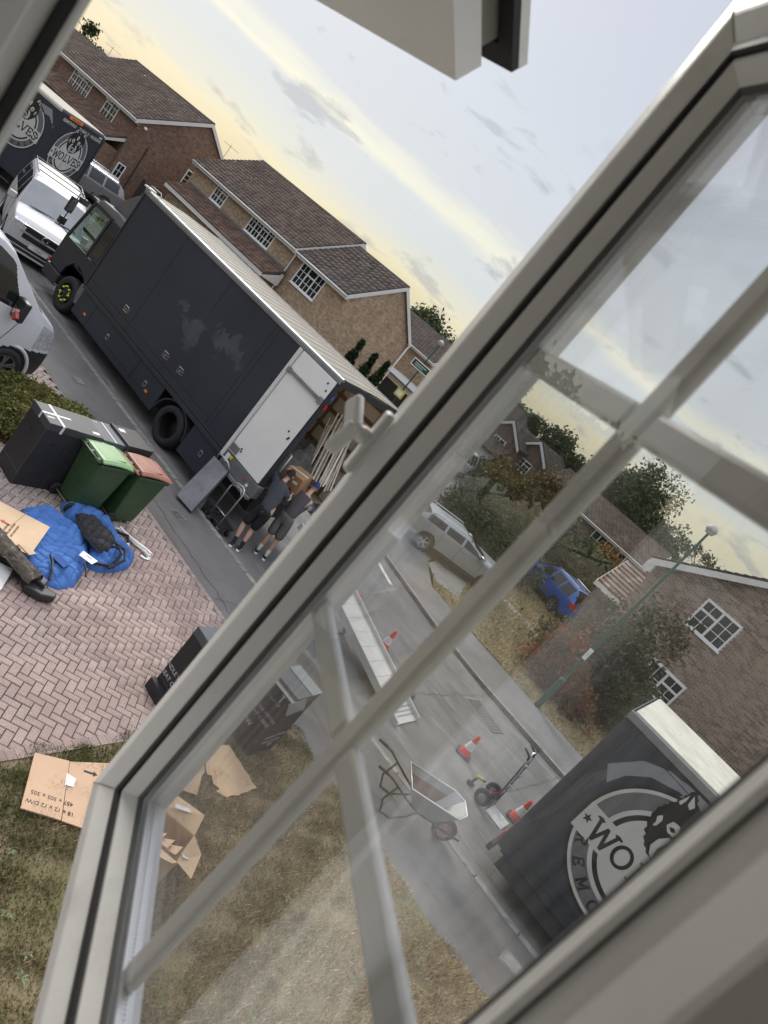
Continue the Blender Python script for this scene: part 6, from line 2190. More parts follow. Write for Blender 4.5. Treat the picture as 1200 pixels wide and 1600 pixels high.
tag(t, 'pale grey laminate panel lying under the muddy moulding', 'panel')

sw = MB()
P0 = [(-7.45, 7.72), (-7.3, 7.82), (-7.15, 7.86), (-7.0, 7.98), (-6.86, 8.02), (-6.82, 7.92), (-6.9, 7.84)]
for k in range(5):
    off = [(x + random.uniform(-.05, .05), y + random.uniform(-.04, .04), .015 + .012 * k + random.uniform(0, .03)) for x, y in P0[:(7 if k == 0 else 5)]]
    for a, b in zip(off, off[1:]):
        sw.bar(a, b, .045, .004)
sw.bar((-7.2, 7.78, .02), (-7.02, 7.7, .01), .045, .004)
tag(sw.build('webbing_strap', PAPER), 'tangled white webbing strap lying on the brick drive', 'strap')

# ---- cartons on the lawn
t = thing('flat_carton', 'flattened brown carton printed with its sizes on the green lawn edge', 'cardboard', (-3.3, 4.8, 0))
FC = mat('fresh cardboard', (.55, .37, .24), .8, var=.06, scale=2.5, bump=.05)
p1_ = MB().prism([(-.31, -.18), (.23, -.55), (.44, -.24), (-.15, .13)], .035, .05).build('panel', FC, t)
p2_ = MB().prism([(-.145, .135), (.445, -.232), (.85, .30), (.02, .82)], .033, .046).build('panel', FC, t)
MB().prism([(-.02, .035), (.1, -.04), (.14, .03), (.06, .10)], .052, .054).build('label', PAPER, p1_)
mkt(p1_, '18 x 12 x 12 D/W', .062, frame((.29, -.285, .0512), (-.57, -.82, 0), (.82, -.57, 0)))
mkt(p1_, '457 x 305 x 305', .062, frame((.205, -.225, .0512), (-.57, -.82, 0), (.82, -.57, 0)))
MB().prism([(-.012, -.06), (.012, -.06), (.012, .04), (.035, .04), (0, .085), (-.035, .04), (-.012, .04)], 0, .0015, frame((.02, .28, .047), (.56, -.37, 0), (.37, .56, 0))).build('arrow', INK, p2_)
t = thing('torn_carton', 'torn flattened brown carton lying beside the printed black carton', 'cardboard', (-2.95, 6.5, 0))
tp_ = [(.32, .66), (-.33, .66), (-.42, .30), (-.30, .20), (-.02, .04), (.02, .10), (.12, .05), (.2, .10), (.22, .02), (.32, .12), (.34, .3)]
MB().prism(jag(tp_, .01, .09), .03, .042).build('panel', CARD, t)
MB().prism([(-.30, .17), (-.05, .03), (.0, -.06), (.20, -.27), (.02, -.55), (-.25, -.35)], .028, .04).build('panel', CARD, t)
t = thing('open_carton', 'open brown carton with torn flaps and loose white tape on the lawn', 'carton', (-2.3, 5.28, 0), R(28))
ob = MB()
w, d, h = .46, .40, .34
for q in ((-w / 2, -w / 2 + .006, -d / 2, d / 2), (w / 2 - .006, w / 2, -d / 2, d / 2), (-w / 2 + .006, w / 2 - .006, -d / 2, -d / 2 + .006), (-w / 2 + .006, w / 2 - .006, d / 2 - .006, d / 2)):
    ob.box(q[0], q[1], q[2], q[3], .02, h)
ob.box(-w / 2 + .006, w / 2 - .006, -d / 2 + .006, d / 2 - .006, .02, .026)
obo = ob.build('carton_body', CARD, t)
fl = [((-w / 2, -d / 2, h), (-w / 2, d / 2, h), (-w / 2 - .2, d / 2 - .03, h + .06), (-w / 2 - .21, -d / 2 + .05, h + .02)),
      ((w / 2, -d / 2, h), (w / 2, d / 2, h), (w / 2 + .17, d / 2 - .02, h - .1), (w / 2 + .2, -d / 2 + .02, h - .06)),
      ((-w / 2, d / 2, h), (w / 2, d / 2, h), (w / 2 - .04, d / 2 + .18, h + .10), (-w / 2 + .02, d / 2 + .2, h + .05)),
      ((-w / 2, -d / 2, h), (w / 2, -d / 2, h), (w / 2 - .05, -d / 2 - .16, h + .1), (-w / 2 + .1, -d / 2 - .2, h + .06))]
for q in fl:
    m_ = MB()
    m_.add([*q, *[(x, y, z + .006) for x, y, z in q]], [(0, 1, 2, 3), (4, 7, 6, 5), (0, 4, 5, 1), (1, 5, 6, 2), (2, 6, 7, 3), (3, 7, 4, 0)])
    m_.build('flap', CARD, obo)
for q in ([(.23, -.1, .35), (.3, -.02, .30), (.36, .1, .16), (.40, .12, .04)], [(-.1, .25, .42), (.05, .33, .42), (.12, .42, .36)]):
    m_ = MB()
    for a, b in zip(q, q[1:]):
        m_.bar(a, b, .05, .003)
    m_.build('tape', TAPE, obo)
mkt(obo, '18 x 12 x 12', .05, frame((0, -.2015, .2), (1, 0, 0), (0, 0, 1)))
for k in range(3):
    MB().add([(-.15 + .1 * k, -.1, .28), (-.02 + .1 * k, -.14, .34), (0 + .1 * k, .02, .32), (-.13 + .1 * k, .0, .25)], [(0, 1, 2, 3)]).build('torn_piece', FC, obo)

# ---- loading ramp on the road
t = thing('loading_ramp', 'long pale aluminium ramp on a trestle leg, sloping down to the road', 'ramp', (-5.2, 11.92, ROAD_Z))
RAMPM = mat('pale ramp sheet', (.60, .585, .54), .5, .15, var=.1, scale=3, bump=.05, spots=((.40, .38, .34), 4.5, .55, .72, .5))
a0, a1, b1 = (2.12, .02), (-.32, .62), (-2.06, 1.06)
for (xa, za), (xb, zb_) in ((a0, a1), (a1, b1)):
    s = MB()
    n = max(3, int((xa - xb) / .29))
    for i in range(n):
        q0, q1 = i / n, (i + 1) / n
        X0_, X1_ = xa + (xb - xa) * q0 - .004, xa + (xb - xa) * q1 + .004
        Z0_, Z1_ = za + (zb_ - za) * q0, za + (zb_ - za) * q1
        o = MB().add([(X0_, -.41, Z0_), (X1_, -.41, Z1_), (X1_, .41, Z1_), (X0_, .41, Z0_), (X0_, -.41, Z0_ - .02), (X1_, -.41, Z1_ - .02), (X1_, .41, Z1_ - .02), (X0_, .41, Z0_ - .02)],
                     [(0, 1, 2, 3), (4, 7, 6, 5), (0, 4, 5, 1), (1, 5, 6, 2), (2, 6, 7, 3), (3, 7, 4, 0)]).build('deck_plank', RAMPM, t)
    for y in (-.43, .43):
        MB().bar((xa, y, za + .01), (xb, y, zb_ + .01), .035, .15).build('side_rail', mat('ramp rail', (.55, .55, .53), .4, .4, var=.08), t, bevel=.006)
tr_ = MB()
for i in range(14):
    y = -.38 + i * .058
    for x in (1.98, 1.9, 1.82):
        z = .02 + (2.12 - x) * .246
        tr_.box(x - .022, x + .022, y - .006, y + .006, z, z + .008)
tr_.build('tread_ridge', STEEL, t, kind='stuff')
lg = MB()
lg.bar((-.34, -.40, .55), (-.12, -.30, .02), .05, .07)
lg.bar((-.34, .40, .55), (-.12, .30, .02), .05, .07)
lg.bar((-.12, -.32, .03), (-.12, .32, .03), .05, .05)
lg.build('trestle_leg', mat('dark steel leg', (.07, .072, .075), .5, .5, var=.15), t, bevel=.006)
lg2 = MB()
lg2.bar((-1.9, -.38, .97), (-1.85, -.3, .0), .05, .06)
lg2.bar((-1.9, .38, .97), (-1.85, .3, .0), .05, .06)
lg2.bar((-1.85, -.32, .03), (-1.85, .32, .03), .05, .05)
lg2.build('trestle_leg', MATS['dark steel leg'], t)
ht = MB().tube([(-.15, .455, .6), (-.25, .47, .68), (-.45, .47, .72), (-.5, .455, .68)], .012, 6)
ht.build('hinge_rod', STEEL, t)

# ---- traffic cones
CONE = mat('orange red cone', (.72, .07, .03), .5, var=.08)
CB = mat('cone base rubber', (.05, .05, .048), .8, var=.2)


def cone(label, x, y, rz):
    t = thing('traffic_cone', label, 'traffic cone', (x, y, ROAD_Z), rz, 'traffic cones along the road')
    MB().prism([(-.16, -.13), (-.13, -.16), (.13, -.16), (.16, -.13), (.16, .13), (.13, .16), (-.13, .16), (-.16, .13)], 0, .035).build('base', CB, t, bevel=.008)
    MB().lathe([(.118, .035), (.092, .16), (.09, .162)], 24).build('cone_body', CONE, t, smooth=True)
    MB().lathe([(.0925, .162), (.061, .33)], 24).build('white_sleeve', mat('white sleeve', (.72, .71, .72), .35, var=.04), t, smooth=True)
    MB().lathe([(.0605, .33), (.033, .46), (.036, .47), (.034, .5), (.02, .5), (.02, .47)], 24).build('cone_tip', CONE, t, smooth=True)


cone('orange cone standing alone in mid-road between ramp foot and wheelbarrow', -2.18, 13.08, .3)
cone('orange cone just behind the back corner of the nearer logo lorry', -.74, 12.98, .1)
cone('orange cone half hidden behind the middle of the aluminium ramp', -4.9, 13.3, .5)
cone('orange cone behind the lower end of the aluminium ramp', -3.72, 12.85, .2)
cone('orange cone at the far end of the ramp, only its tip showing', -6.0, 13.1, .0)

# ---- wheelbarrow
t = thing('wheelbarrow', 'grey metal wheelbarrow with rusty tray standing by the near kerb', 'wheelbarrow', (-1.52, 9.78, 0), R(38))
GALV = mat('galvanised tray', (.30, .31, .31), .45, .5, var=.15, scale=5, spots=((.2, .19, .18), 5., .5, .7, .5))
RUST = mat('rusty tray floor', (.17, .10, .075), .85, var=.25, scale=8)
top_ = [(-.46, -.30), (.38, -.31), (.52, -.16), (.52, .16), (.38, .31), (-.46, .30)]
bot_ = [(-.22, -.19), (.20, -.19), (.26, -.1), (.26, .1), (.20, .19), (-.22, .19)]
tm = MB()
n = 6
zt1, zb1 = [.60, .63, .66, .66, .63, .60], .30
tm.add([(x, y, z) for (x, y), z in zip(top_, zt1)] + [(x, y, zb1) for x, y in bot_] + [(x * .985, y * .975, z) for (x, y), z in zip(top_, zt1)] + [(x * .97, y * .96, zb1 + .01) for x, y in bot_],
       [(i, (i + 1) % n, n + (i + 1) % n, n + i) for i in range(n)] + [(2 * n + (i + 1) % n, 2 * n + i, 3 * n + i, 3 * n + (i + 1) % n) for i in range(n)] + [tuple(range(n, 2 * n))] + [(i, 2 * n + i, 2 * n + (i + 1) % n, (i + 1) % n) for i in range(n)])
tray = tm.build('tray', GALV, t)
MB().prism([(x * .965, y * .95) for x, y in bot_], zb1 + .0105, zb1 + .014).build('tray_floor', RUST, tray)
rp = MB()
rp.add([(x * .99, y * .99, zb1 + .012 + (z - zb1) * .62) for (x, y), z in zip([(a[0] * .6 + b[0] * .4, a[1] * .6 + b[1] * .4) for a, b in zip(top_, bot_)], zt1)] + [(x * .965, y * .95, zb1 + .012) for x, y in bot_], [(0, 1, 7, 6), (5, 0, 6, 11), (4, 5, 11, 10)])
rp.build('rust_band', RUST, tray)
MB().tube([(x, y, z) for (x, y), z in zip(top_, zt1)], .014, 8, closed=True).build('rim', mat('bright rim', (.5, .51, .5), .4, .6, var=.1), tray, smooth=True)
for s in (-1, 1):
    MB().tube([(-1.0, s * .31, .60), (-.78, s * .30, .56), (-.42, s * .25, .40), (-.1, s * .2, .28), (.2, s * .13, .25), (.42, s * .10, .21), (.74, s * .09, .22)], .017, 8).build('frame_tube', mat('brown frame tube', (.05, .042, .038), .5, .3, var=.2), t, smooth=True)
    MB().tube([(-.62, s * .27, .48), (-.66, s * .27, .2), (-.56, s * .27, .01), (-.38, s * .26, .01), (-.22, s * .24, .14), (-.1, s * .2, .28)], .016, 8).build('leg', MATS['brown frame tube'], t, smooth=True)
    MB().tube([(-1.05, s * .31, .605), (-.88, s * .305, .58)], .023, 8).build('grip', BLACK, t, smooth=True)
Mw = Matrix.Translation((.50, 0, .19)) @ Matrix.Rotation(math.pi / 2, 4, 'X')
wh = MB().lathe([(.12, -.035), (.165, -.045), (.19, -.025), (.19, .025), (.165, .045), (.12, .035)], 28, Mw).build('wheel', TYRE, t, smooth=True)
MB().lathe([(.122, -.03), (.11, -.012), (.03, -.02), (.02, -.05), (.02, .05), (.03, .02), (.11, .012), (.122, .03)], 24, Mw).build('hub', mat('faded red hub', (.30, .16, .15), .6, var=.15), wh, smooth=True)

# ---- sack truck
t = thing('sack_truck', 'upright grey sack truck with black tyres and a pale toe plate', 'sack truck', (-1.12, 12.46, ROAD_Z))
lean = -.10
for s in (-1, 1):
    MB().tube([(.0, s * .17, .05), (lean * .35, s * .18, .5), (lean * .7, s * .18, .95), (lean * .95, s * .17, 1.18)], .017, 8).build('frame_tube', mat('grey sack truck tube', (.22, .22, .23), .4, .6, var=.15), t, smooth=True)
    MB().tube([(lean * .95, s * .17, 1.18), (lean - .02, s * .17, 1.25), (lean - .16, s * .17, 1.30)], .02, 8).build('grip', BLACK, t, smooth=True)
    Mw = Matrix.Translation((-.17, s * .27, .155)) @ Matrix.Rotation(math.pi / 2, 4, 'X')
    wh = MB().lathe([(.075, -.035), (.12, -.045), (.15, -.03), (.155, 0), (.15, .03), (.12, .045), (.075, .035)], 26, Mw).build('wheel', TYRE, t, smooth=True)
    MB().lathe([(.077, -.03), (.07, -.03), (.03, -.04), (0, -.042)], 18, Mw).build('rim', STEEL, wh)
    MB().lathe([(.077, .03), (.07, .03), (.03, .04), (0, .042)], 18, Mw).build('rim', STEEL, wh)
    MB().bar((-.17, s * .2, .155), (lean * .3, s * .18, .42), .02, .02).build('brace', mat('red brace', (.3, .03, .03), .5, var=.1), t)
cr = MB()
for z in (.12, .38, .62, .86, 1.1):
    cr.bar((lean * z * .8, -.18, z), (lean * z * .8, .18, z), .035, .025)
cr.build('crossbar', MATS['grey sack truck tube'], t, bevel=.006)
MB().tube([(lean, -.17, 1.2), (lean - .01, -.1, 1.32), (lean, .1, 1.32), (lean, .17, 1.2)], .016, 8).build('top_loop', CHROME, t, smooth=True)
MB().box(.01, .40, -.22, .22, .006, .016).build('toe_plate', mat('pale worn plate', (.55, .55, .53), .5, .3, var=.2, scale=9), t)
MB().tube([(-.17, -.3, .155), (-.17, .3, .155)], .012, 8).build('axle', STEEL, t)
cl_ = MB()
for z, y in ((.55, .0), (.8, .02), (1.02, -.02)):
    cl_.lathe([(0, -.05), (.035, -.04), (.035, .04), (0, .05)], 8, Matrix.Translation((lean * z * .8 + .03, y, z)) @ Matrix.Rotation(1.57, 4, 'X'))
cl_.build('strap_buckle', mat('grey webbing', (.4, .4, .39), .7, var=.2), t)

t = thing('cordless_drill', 'yellow and black cordless drill lying on the road', 'drill', (-1.62, 12.42, ROAD_Z), R(35))
MB().tube([(-.02, 0, .22), (.12, 0, .23)], [.034, .028], 10).build('motor_body', mat('yellow tool plastic', (.55, .42, .05), .5, var=.1), t)
MB().tube([(.12, 0, .23), (.17, 0, .235), (.19, 0, .236)], [.022, .018, .006], 10).build('chuck', PLASTIC, t)
MB().tube([(.02, 0, .2), (.0, 0, .09), (-.01, 0, .07)], [.022, .024, .028], 8).build('handle', PLASTIC, t)
MB().box(-.07, .07, -.04, .04, .0, .075).build('battery', PLASTIC, t, bevel=.01)

# ---- platform trolley against the lorry
t = thing('platform_trolley', 'black platform trolley with a tubular steel handle beside the lorry sill', 'trolley', (-8.22, 10.62, ROAD_Z), R(-6))
dk = MB().box(-.42, .30, -.22, .16, .17, .22).build('deck', PLASTIC, t, bevel=.012)
hd = MB().tube([(-.16, -.19, .22), (-.15, -.21, .9), (-.12, -.21, 1.0), (-.04, -.21, 1.06), (.14, -.21, 1.10), (.22, -.21, 1.08), (.26, -.21, 1.0), (.22, -.19, .22)], .016, 8).build('handle', ALU, t, smooth=True)
MB().tube([(-.155, -.2, .40), (.23, -.2, .42)], .012, 8).build('handle_bar', ALU, hd, smooth=True)
MB().tube([(-.12, -.2, .94), (-.03, -.2, 1.0), (.13, -.2, 1.03), (.21, -.2, .95)], .011, 8).build('handle_bar', ALU, hd, smooth=True)
for x in (-.36, .24):
    for y in (-.18, .12):
        w_ = MB().lathe([(.03, -.018), (.055, -.02), (.062, -.01), (.062, .01), (.055, .02), (.03, .018)], 16, Matrix.Translation((x, y, .063)) @ Matrix.Rotation(math.pi / 2, 4, 'X')).build('castor', TYRE, t, smooth=True)
        MB().lathe([(.03, -.021), (.012, -.024), (0, -.024)], 12, Matrix.Translation((x, y, .063)) @ Matrix.Rotation(math.pi / 2, 4, 'X')).build('castor_hub', WHITE, w_)
        MB().box(x - .03, x + .03, y - .03, y + .03, .12, .17).build('castor_fork', STEEL, w_)
cl2 = MB()
for k in range(30):
    c = Vector((random.uniform(-.45, .0), random.uniform(-.25, .1), random.uniform(.02, .3)))
    cl2.lathe([(0, -.05), (random.uniform(.03, .07), 0), (0, .05)], 6, Matrix.Translation(c) @ Matrix.Rotation(random.uniform(0, 3), 4, 'X'))
cl2.build('loose_webbing', QBLACK, t, kind='stuff')

# ---- load in the lorry
heap('moving_blanket', 'grey removal blankets piled inside the lorry behind the men', 'blanket',
     [(-9.4, 10.95), (-8.2, 10.95), (-8.15, 11.5), (-8.3, 12.4), (-8.6, 12.9), (-9.5, 12.9)], .75, mat('grey blanket', (.085, .08, .075), .95, var=.35, scale=7, bump=.5, bscale=18), fold=.14, z0=1.03, n=70, seed=4)
ti = thing('batten_bundle', 'bundle of pale wooden battens leaning inside the lorry', 'battens', (-8.35, 12.45, 1.0))
BAT = mat('pale batten', (.55, .50, .42), .7, var=.2, scale=9, rnd=.2)
for k in range(22):
    x, y = -.18 + random.uniform(-.2, .3), -.2 + .03 * k + random.uniform(-.05, .05)
    MB().bar((x + .25, y - .1, .5 + random.uniform(-.1, .1)), (x - .35 + random.uniform(-.1, .1), y + .25, 1.75 + random.uniform(-.2, .25)), .034, .02).build('batten', BAT, ti)
t = thing('brown_carton', 'brown carton with a black arrow being lifted by the two men', 'carton', (-8.13, 11.68, 1.18), R(18))
bx_ = MB().box(-.26, .26, -.2, .24, .0, .52).build('carton_body', mat('worn carton', (.36, .21, .105), .8, var=.12, scale=4, bump=.1), t, bevel=.008)
bx_.rotation_euler = (R(14), R(-6), 0)
MB().box(-.262, .262, .0, .05, .5205, .5225).build('tape', TAPE, bx_)
MB().box(-.16, .05, -.2025, -.2005, .40, .44).build('tape', TAPE, bx_)
MB().box(.06, .18, -.2025, -.2005, .34, .40).build('label', PAPER, bx_)
MB().prism([(-.13, -.016), (.0, -.016), (.0, -.045), (.07, 0), (.0, .045), (.0, .016), (-.13, .016)], 0, .0018, frame((.06, -.2022, .18), (1, 0, 0), (0, 0, 1))).build('arrow', INK, bx_)

# ---- lamp post, sign post
GREENP = mat('green post paint', (.012, .085, .058), .4, .2, var=.12, scale=4)


def lamp(label, x, y, h, sign=False):
    t = thing('street_lamp', label, 'street lamp', (x, y, 0), 0, 'green street lamps')
    MB().lathe([(.085, -.05), (.085, .95), (.088, 1.0), (.05, 1.06), (.045, 1.1), (.032, h - .12), (0, h - .11)], 16).build('post', GREENP, t, smooth=False)
    hd = MB().lathe([(0, h + .1), (.06, h + .09), (.13, h + .02), (.15, h - .06), (.14, h - .09), (.05, h - .13), (0, h - .13)], 18).build('lantern', mat('grey lantern', (.42, .40, .37), .45, var=.15), t, smooth=True)
    MB().lathe([(.13, h - .0905), (.10, h - .17), (0, h - .19)], 16).build('lamp_lens', mat('lamp bowl', (.6, .6, .56), .2, var=.05), hd, smooth=True)
    return t


l1 = lamp('tall green street lamp standing before the brown brick gable', -2.64, 18.72, 6.3)
lp = MB().box(-.055, .055, -.066, -.05, 1.78, 2.12).build('number_plate', PAPER, l1)
lp.location = (0, .0, 0)
mkt(lp, '2 2', .075, frame((0, -.0675, 1.95), (0, 0, 1), (-1, 0, 0)))
l2 = lamp('distant green street lamp with a name board and a yellow notice', -19.3, 30, 5.6)
sb = MB().box(-.62, .62, -.07, -.04, 3.85, 4.25).build('sign_board', PAPER, l2)
MB().box(-.56, .56, -.0745, -.0705, 3.9, 4.2).build('sign_face', GREENP, sb)
for k in range(2):
    MB().box(-.4, .4 - .2 * k, -.0765, -.075, 4.08 - .1 * k, 4.11 - .1 * k).build('sign_line', PAPER, sb)
MB().box(-.27, .27, -.07, -.04, 2.2, 2.62).build('notice', mat('yellow notice', (.65, .55, .08), .5, var=.05), l2)
MB().box(-.17, .17, -.0745, -.0705, 2.28, 2.52).build('notice_face', PAPER, l2)

# dark boarded fence by the red-brown gable
t = thing('board_fence', 'dark timber fence of upright boards beside the red-brown gable', 'fence', (-36.2, 25.4, 0))
for k in range(30):
    MB().box(-2.6 + k * .18, -2.6 + k * .18 + .165, -.012 + .008 * (k % 2), .012 + .008 * (k % 2), .05, 1.8).build('board', mat('dark fence timber', (.04, .032, .027), .9, var=.3, scale=5, rnd=.25), t)
for k in range(4):
    MB().box(-2.65 + k * 1.8, -2.55 + k * 1.8, .03, .12, -.1, 1.85).build('post', MATS['dark fence timber'], t)

# ================================================================ PEOPLE
def skin(name, pts, edges, m, parent, sub=2, root=0):
    """one continuous surface grown over a skeleton; pts are (x, y, z, radius) or (x, y, z, rx, ry)"""
    me = bpy.data.meshes.new(name)
    me.from_pydata([p[:3] for p in pts], edges, [])
    o = bpy.data.objects.new(name, me)
    COL.objects.link(o)
    o.modifiers.new('skin', 'SKIN').use_smooth_shade = True
    for i, p in enumerate(pts):
        sv = me.skin_vertices[0].data[i]
        sv.radius = (p[3], p[4] if len(p) > 4 else p[3])
        sv.use_root = (i == root)
    s = o.modifiers.new('subsurf', 'SUBSURF')
    s.levels = s.render_levels = sub
    dg = bpy.context.evaluated_depsgraph_get()
    me2 = bpy.data.meshes.new_from_object(o.evaluated_get(dg))
    bpy.data.objects.remove(o)
    o = bpy.data.objects.new(name, me2)
    me2.materials.clear()
    me2.materials.append(m)
    me2.polygons.foreach_set('use_smooth', [True] * len(me2.polygons))
    COL.objects.link(o)
    o.parent = parent
    return o


def chain(*p):
    return list(p), [(i, i + 1) for i in range(len(p) - 1)]


SKINM = mat('skin', (.47, .29, .215), .55, var=.1, scale=9)
HAIR = mat('dark short hair', (.02, .015, .012), .8, var=.3, scale=60, bump=.4, bscale=200)
TEE1 = mat('charcoal shirt', (.055, .06, .07), .9, var=.12, scale=7, bump=.45, bscale=16)
TEE2 = mat('washed grey shirt', (.075, .068, .07), .9, var=.12, scale=7, bump=.45, bscale=16)
SH1 = mat('black shorts', (.012, .012, .014), .85, var=.1, bump=.3, bscale=18)
SH2 = mat('grey shorts', (.115, .11, .108), .85, var=.12, bump=.4, bscale=16)
SOCKW = mat('white sock', (.66, .65, .63), .9, var=.06)
SHOE = mat('black shoe', (.014, .014, .016), .5, var=.1)
SOLE = mat('white sole', (.7, .7, .68), .6, var=.05)
CAPB = mat('navy cap', (.022, .045, .14), .85, var=.15, scale=12)


def head(parent, c, face, up, cap=False):
    f, u = Vector(face).normalized(), Vector(up).normalized()
    s = f.cross(u).normalized()
    u = s.cross(f)
    M = Matrix(((s.x, f.x, u.x, c[0]), (s.y, f.y, u.y, c[1]), (s.z, f.z, u.z, c[2]), (0, 0, 0, 1)))
    mb, n, k = MB(), 14, 12
    for j in range(k + 1):
        th = math.pi * j / k
        for i in range(n):
            ph = 2 * math.pi * i / n
            x, y, z = math.sin(th) * math.cos(ph), math.sin(th) * math.sin(ph), math.cos(th)
            jaw = 1 - .22 * max(0, -z) - .05 * (z < 0)
            r_ = Vector((x * .076 * jaw, y * (.098 if y < 0 else .092) * (jaw if y < 0 else 1 - .08 * max(0, -z)), z * .118))
            if y > .85 and -.35 < z < .1:
                r_.y += .012
            mb.v.append(tuple(M @ r_))
    for j in range(k):
        for i in range(n):
            mb.f.append((j * n + i, j * n + (i + 1) % n, (j + 1) * n + (i + 1) % n, (j + 1) * n + i))
    hd = mb.build('head', SKINM, parent, smooth=True)
    nm = MB().add([(-.016, .088, -.03), (.016, .088, -.03), (0, .118, -.026), (0, .092, .025)], [(0, 1, 2), (0, 2, 3), (1, 3, 2)], M)
    nm.build('nose', SKINM, hd, smooth=True)
    for sg in (-1, 1):
        MB().lathe([(0, -.008), (.02, -.005), (.03, .004), (.018, .01), (0, .004)], 10, M @ Matrix.Translation((sg * .078, -.005, -.005)) @ Matrix.Rotation(sg * math.pi / 2.3, 4, 'Y') @ Matrix.Diagonal((1.1, .7, 1, 1))).build('ear', SKINM, hd, smooth=True)
        MB().lathe([(0, .0), (.010, -.002), (0, .004)], 8, M @ Matrix.Translation((sg * .03, .088, .015)) @ Matrix.Rotation(-math.pi / 2, 4, 'X')).build('eye', DBLK, hd)
    MB().box(-.022, .022, .084, .090, -.066, -.058, M).build('mouth', mat('lips', (.28, .11, .09), .5, var=0), hd)
    hm = MB()
    for j in range(7):
        th = (math.pi * .53) * j / 6
        for i in range(18):
            ph = 2 * math.pi * i / 18
            x, y, z = math.sin(th) * math.cos(ph), math.sin(th) * math.sin(ph), math.cos(th)
            e = 1.09 if cap else 1.055
            zz = z * .118 * e - (.045 if (y < .2 and j == 6 and not cap) else 0)
            hm.v.append(tuple(M @ Vector((x * .079 * e, y * .099 * e - (.006), zz + .004))))
    for j in range(6):
        for i in range(18):
            hm.f.append((j * 18 + i, j * 18 + (i + 1) % 18, (j + 1) * 18 + (i + 1) % 18, (j + 1) * 18 + i))
    h_ = hm.build('cap' if cap else 'hair', CAPB if cap else HAIR, parent, smooth=True)
    if cap:
        MB().prism([(-.07, .07), (.07, .07), (.06, .14), (.03, .165), (-.03, .165), (-.06, .14)], .012, .020, M).build('cap_peak', CAPB, h_, bevel=.004)
    return hd


def hand(parent, w, d, palm_n, m, name='hand'):
    """palm, four unequal bent fingers and a thumb, all rooted in the palm"""
    d, n_ = Vector(d).normalized(), Vector(palm_n).normalized()
    s = d.cross(n_).normalized()
    n_ = s.cross(d)
    w = Vector(w)
    P, E = [(*w, .026, .02), (*(w + d * .045), .036, .017), (*(w + d * .085), .038, .015)], [(0, 1), (1, 2)]
    o = skin(name, P, E, m, parent, 1)
    for i, (off, ln) in enumerate(((-.030, .062), (-.010, .074), (.011, .069), (.030, .054))):
        b = w + d * .075 + s * off
        pts, ed = chain((*b, .0095), (*(b + d * ln * .45 + n_ * .008), .0092), (*(b + d * ln * .78 + n_ * .028), .0085), (*(b + d * ln * .92 + n_ * .05), .0075))
        skin('finger', pts, ed, m, o, 1)
    b = w + d * .03 - s * .022
    pts, ed = chain((*b, .012), (*(b - s * .026 + d * .022 + n_ * .012), .0115), (*(b - s * .032 + d * .05 + n_ * .03), .009))
    skin('thumb', pts, ed, m, o, 1)
    return o


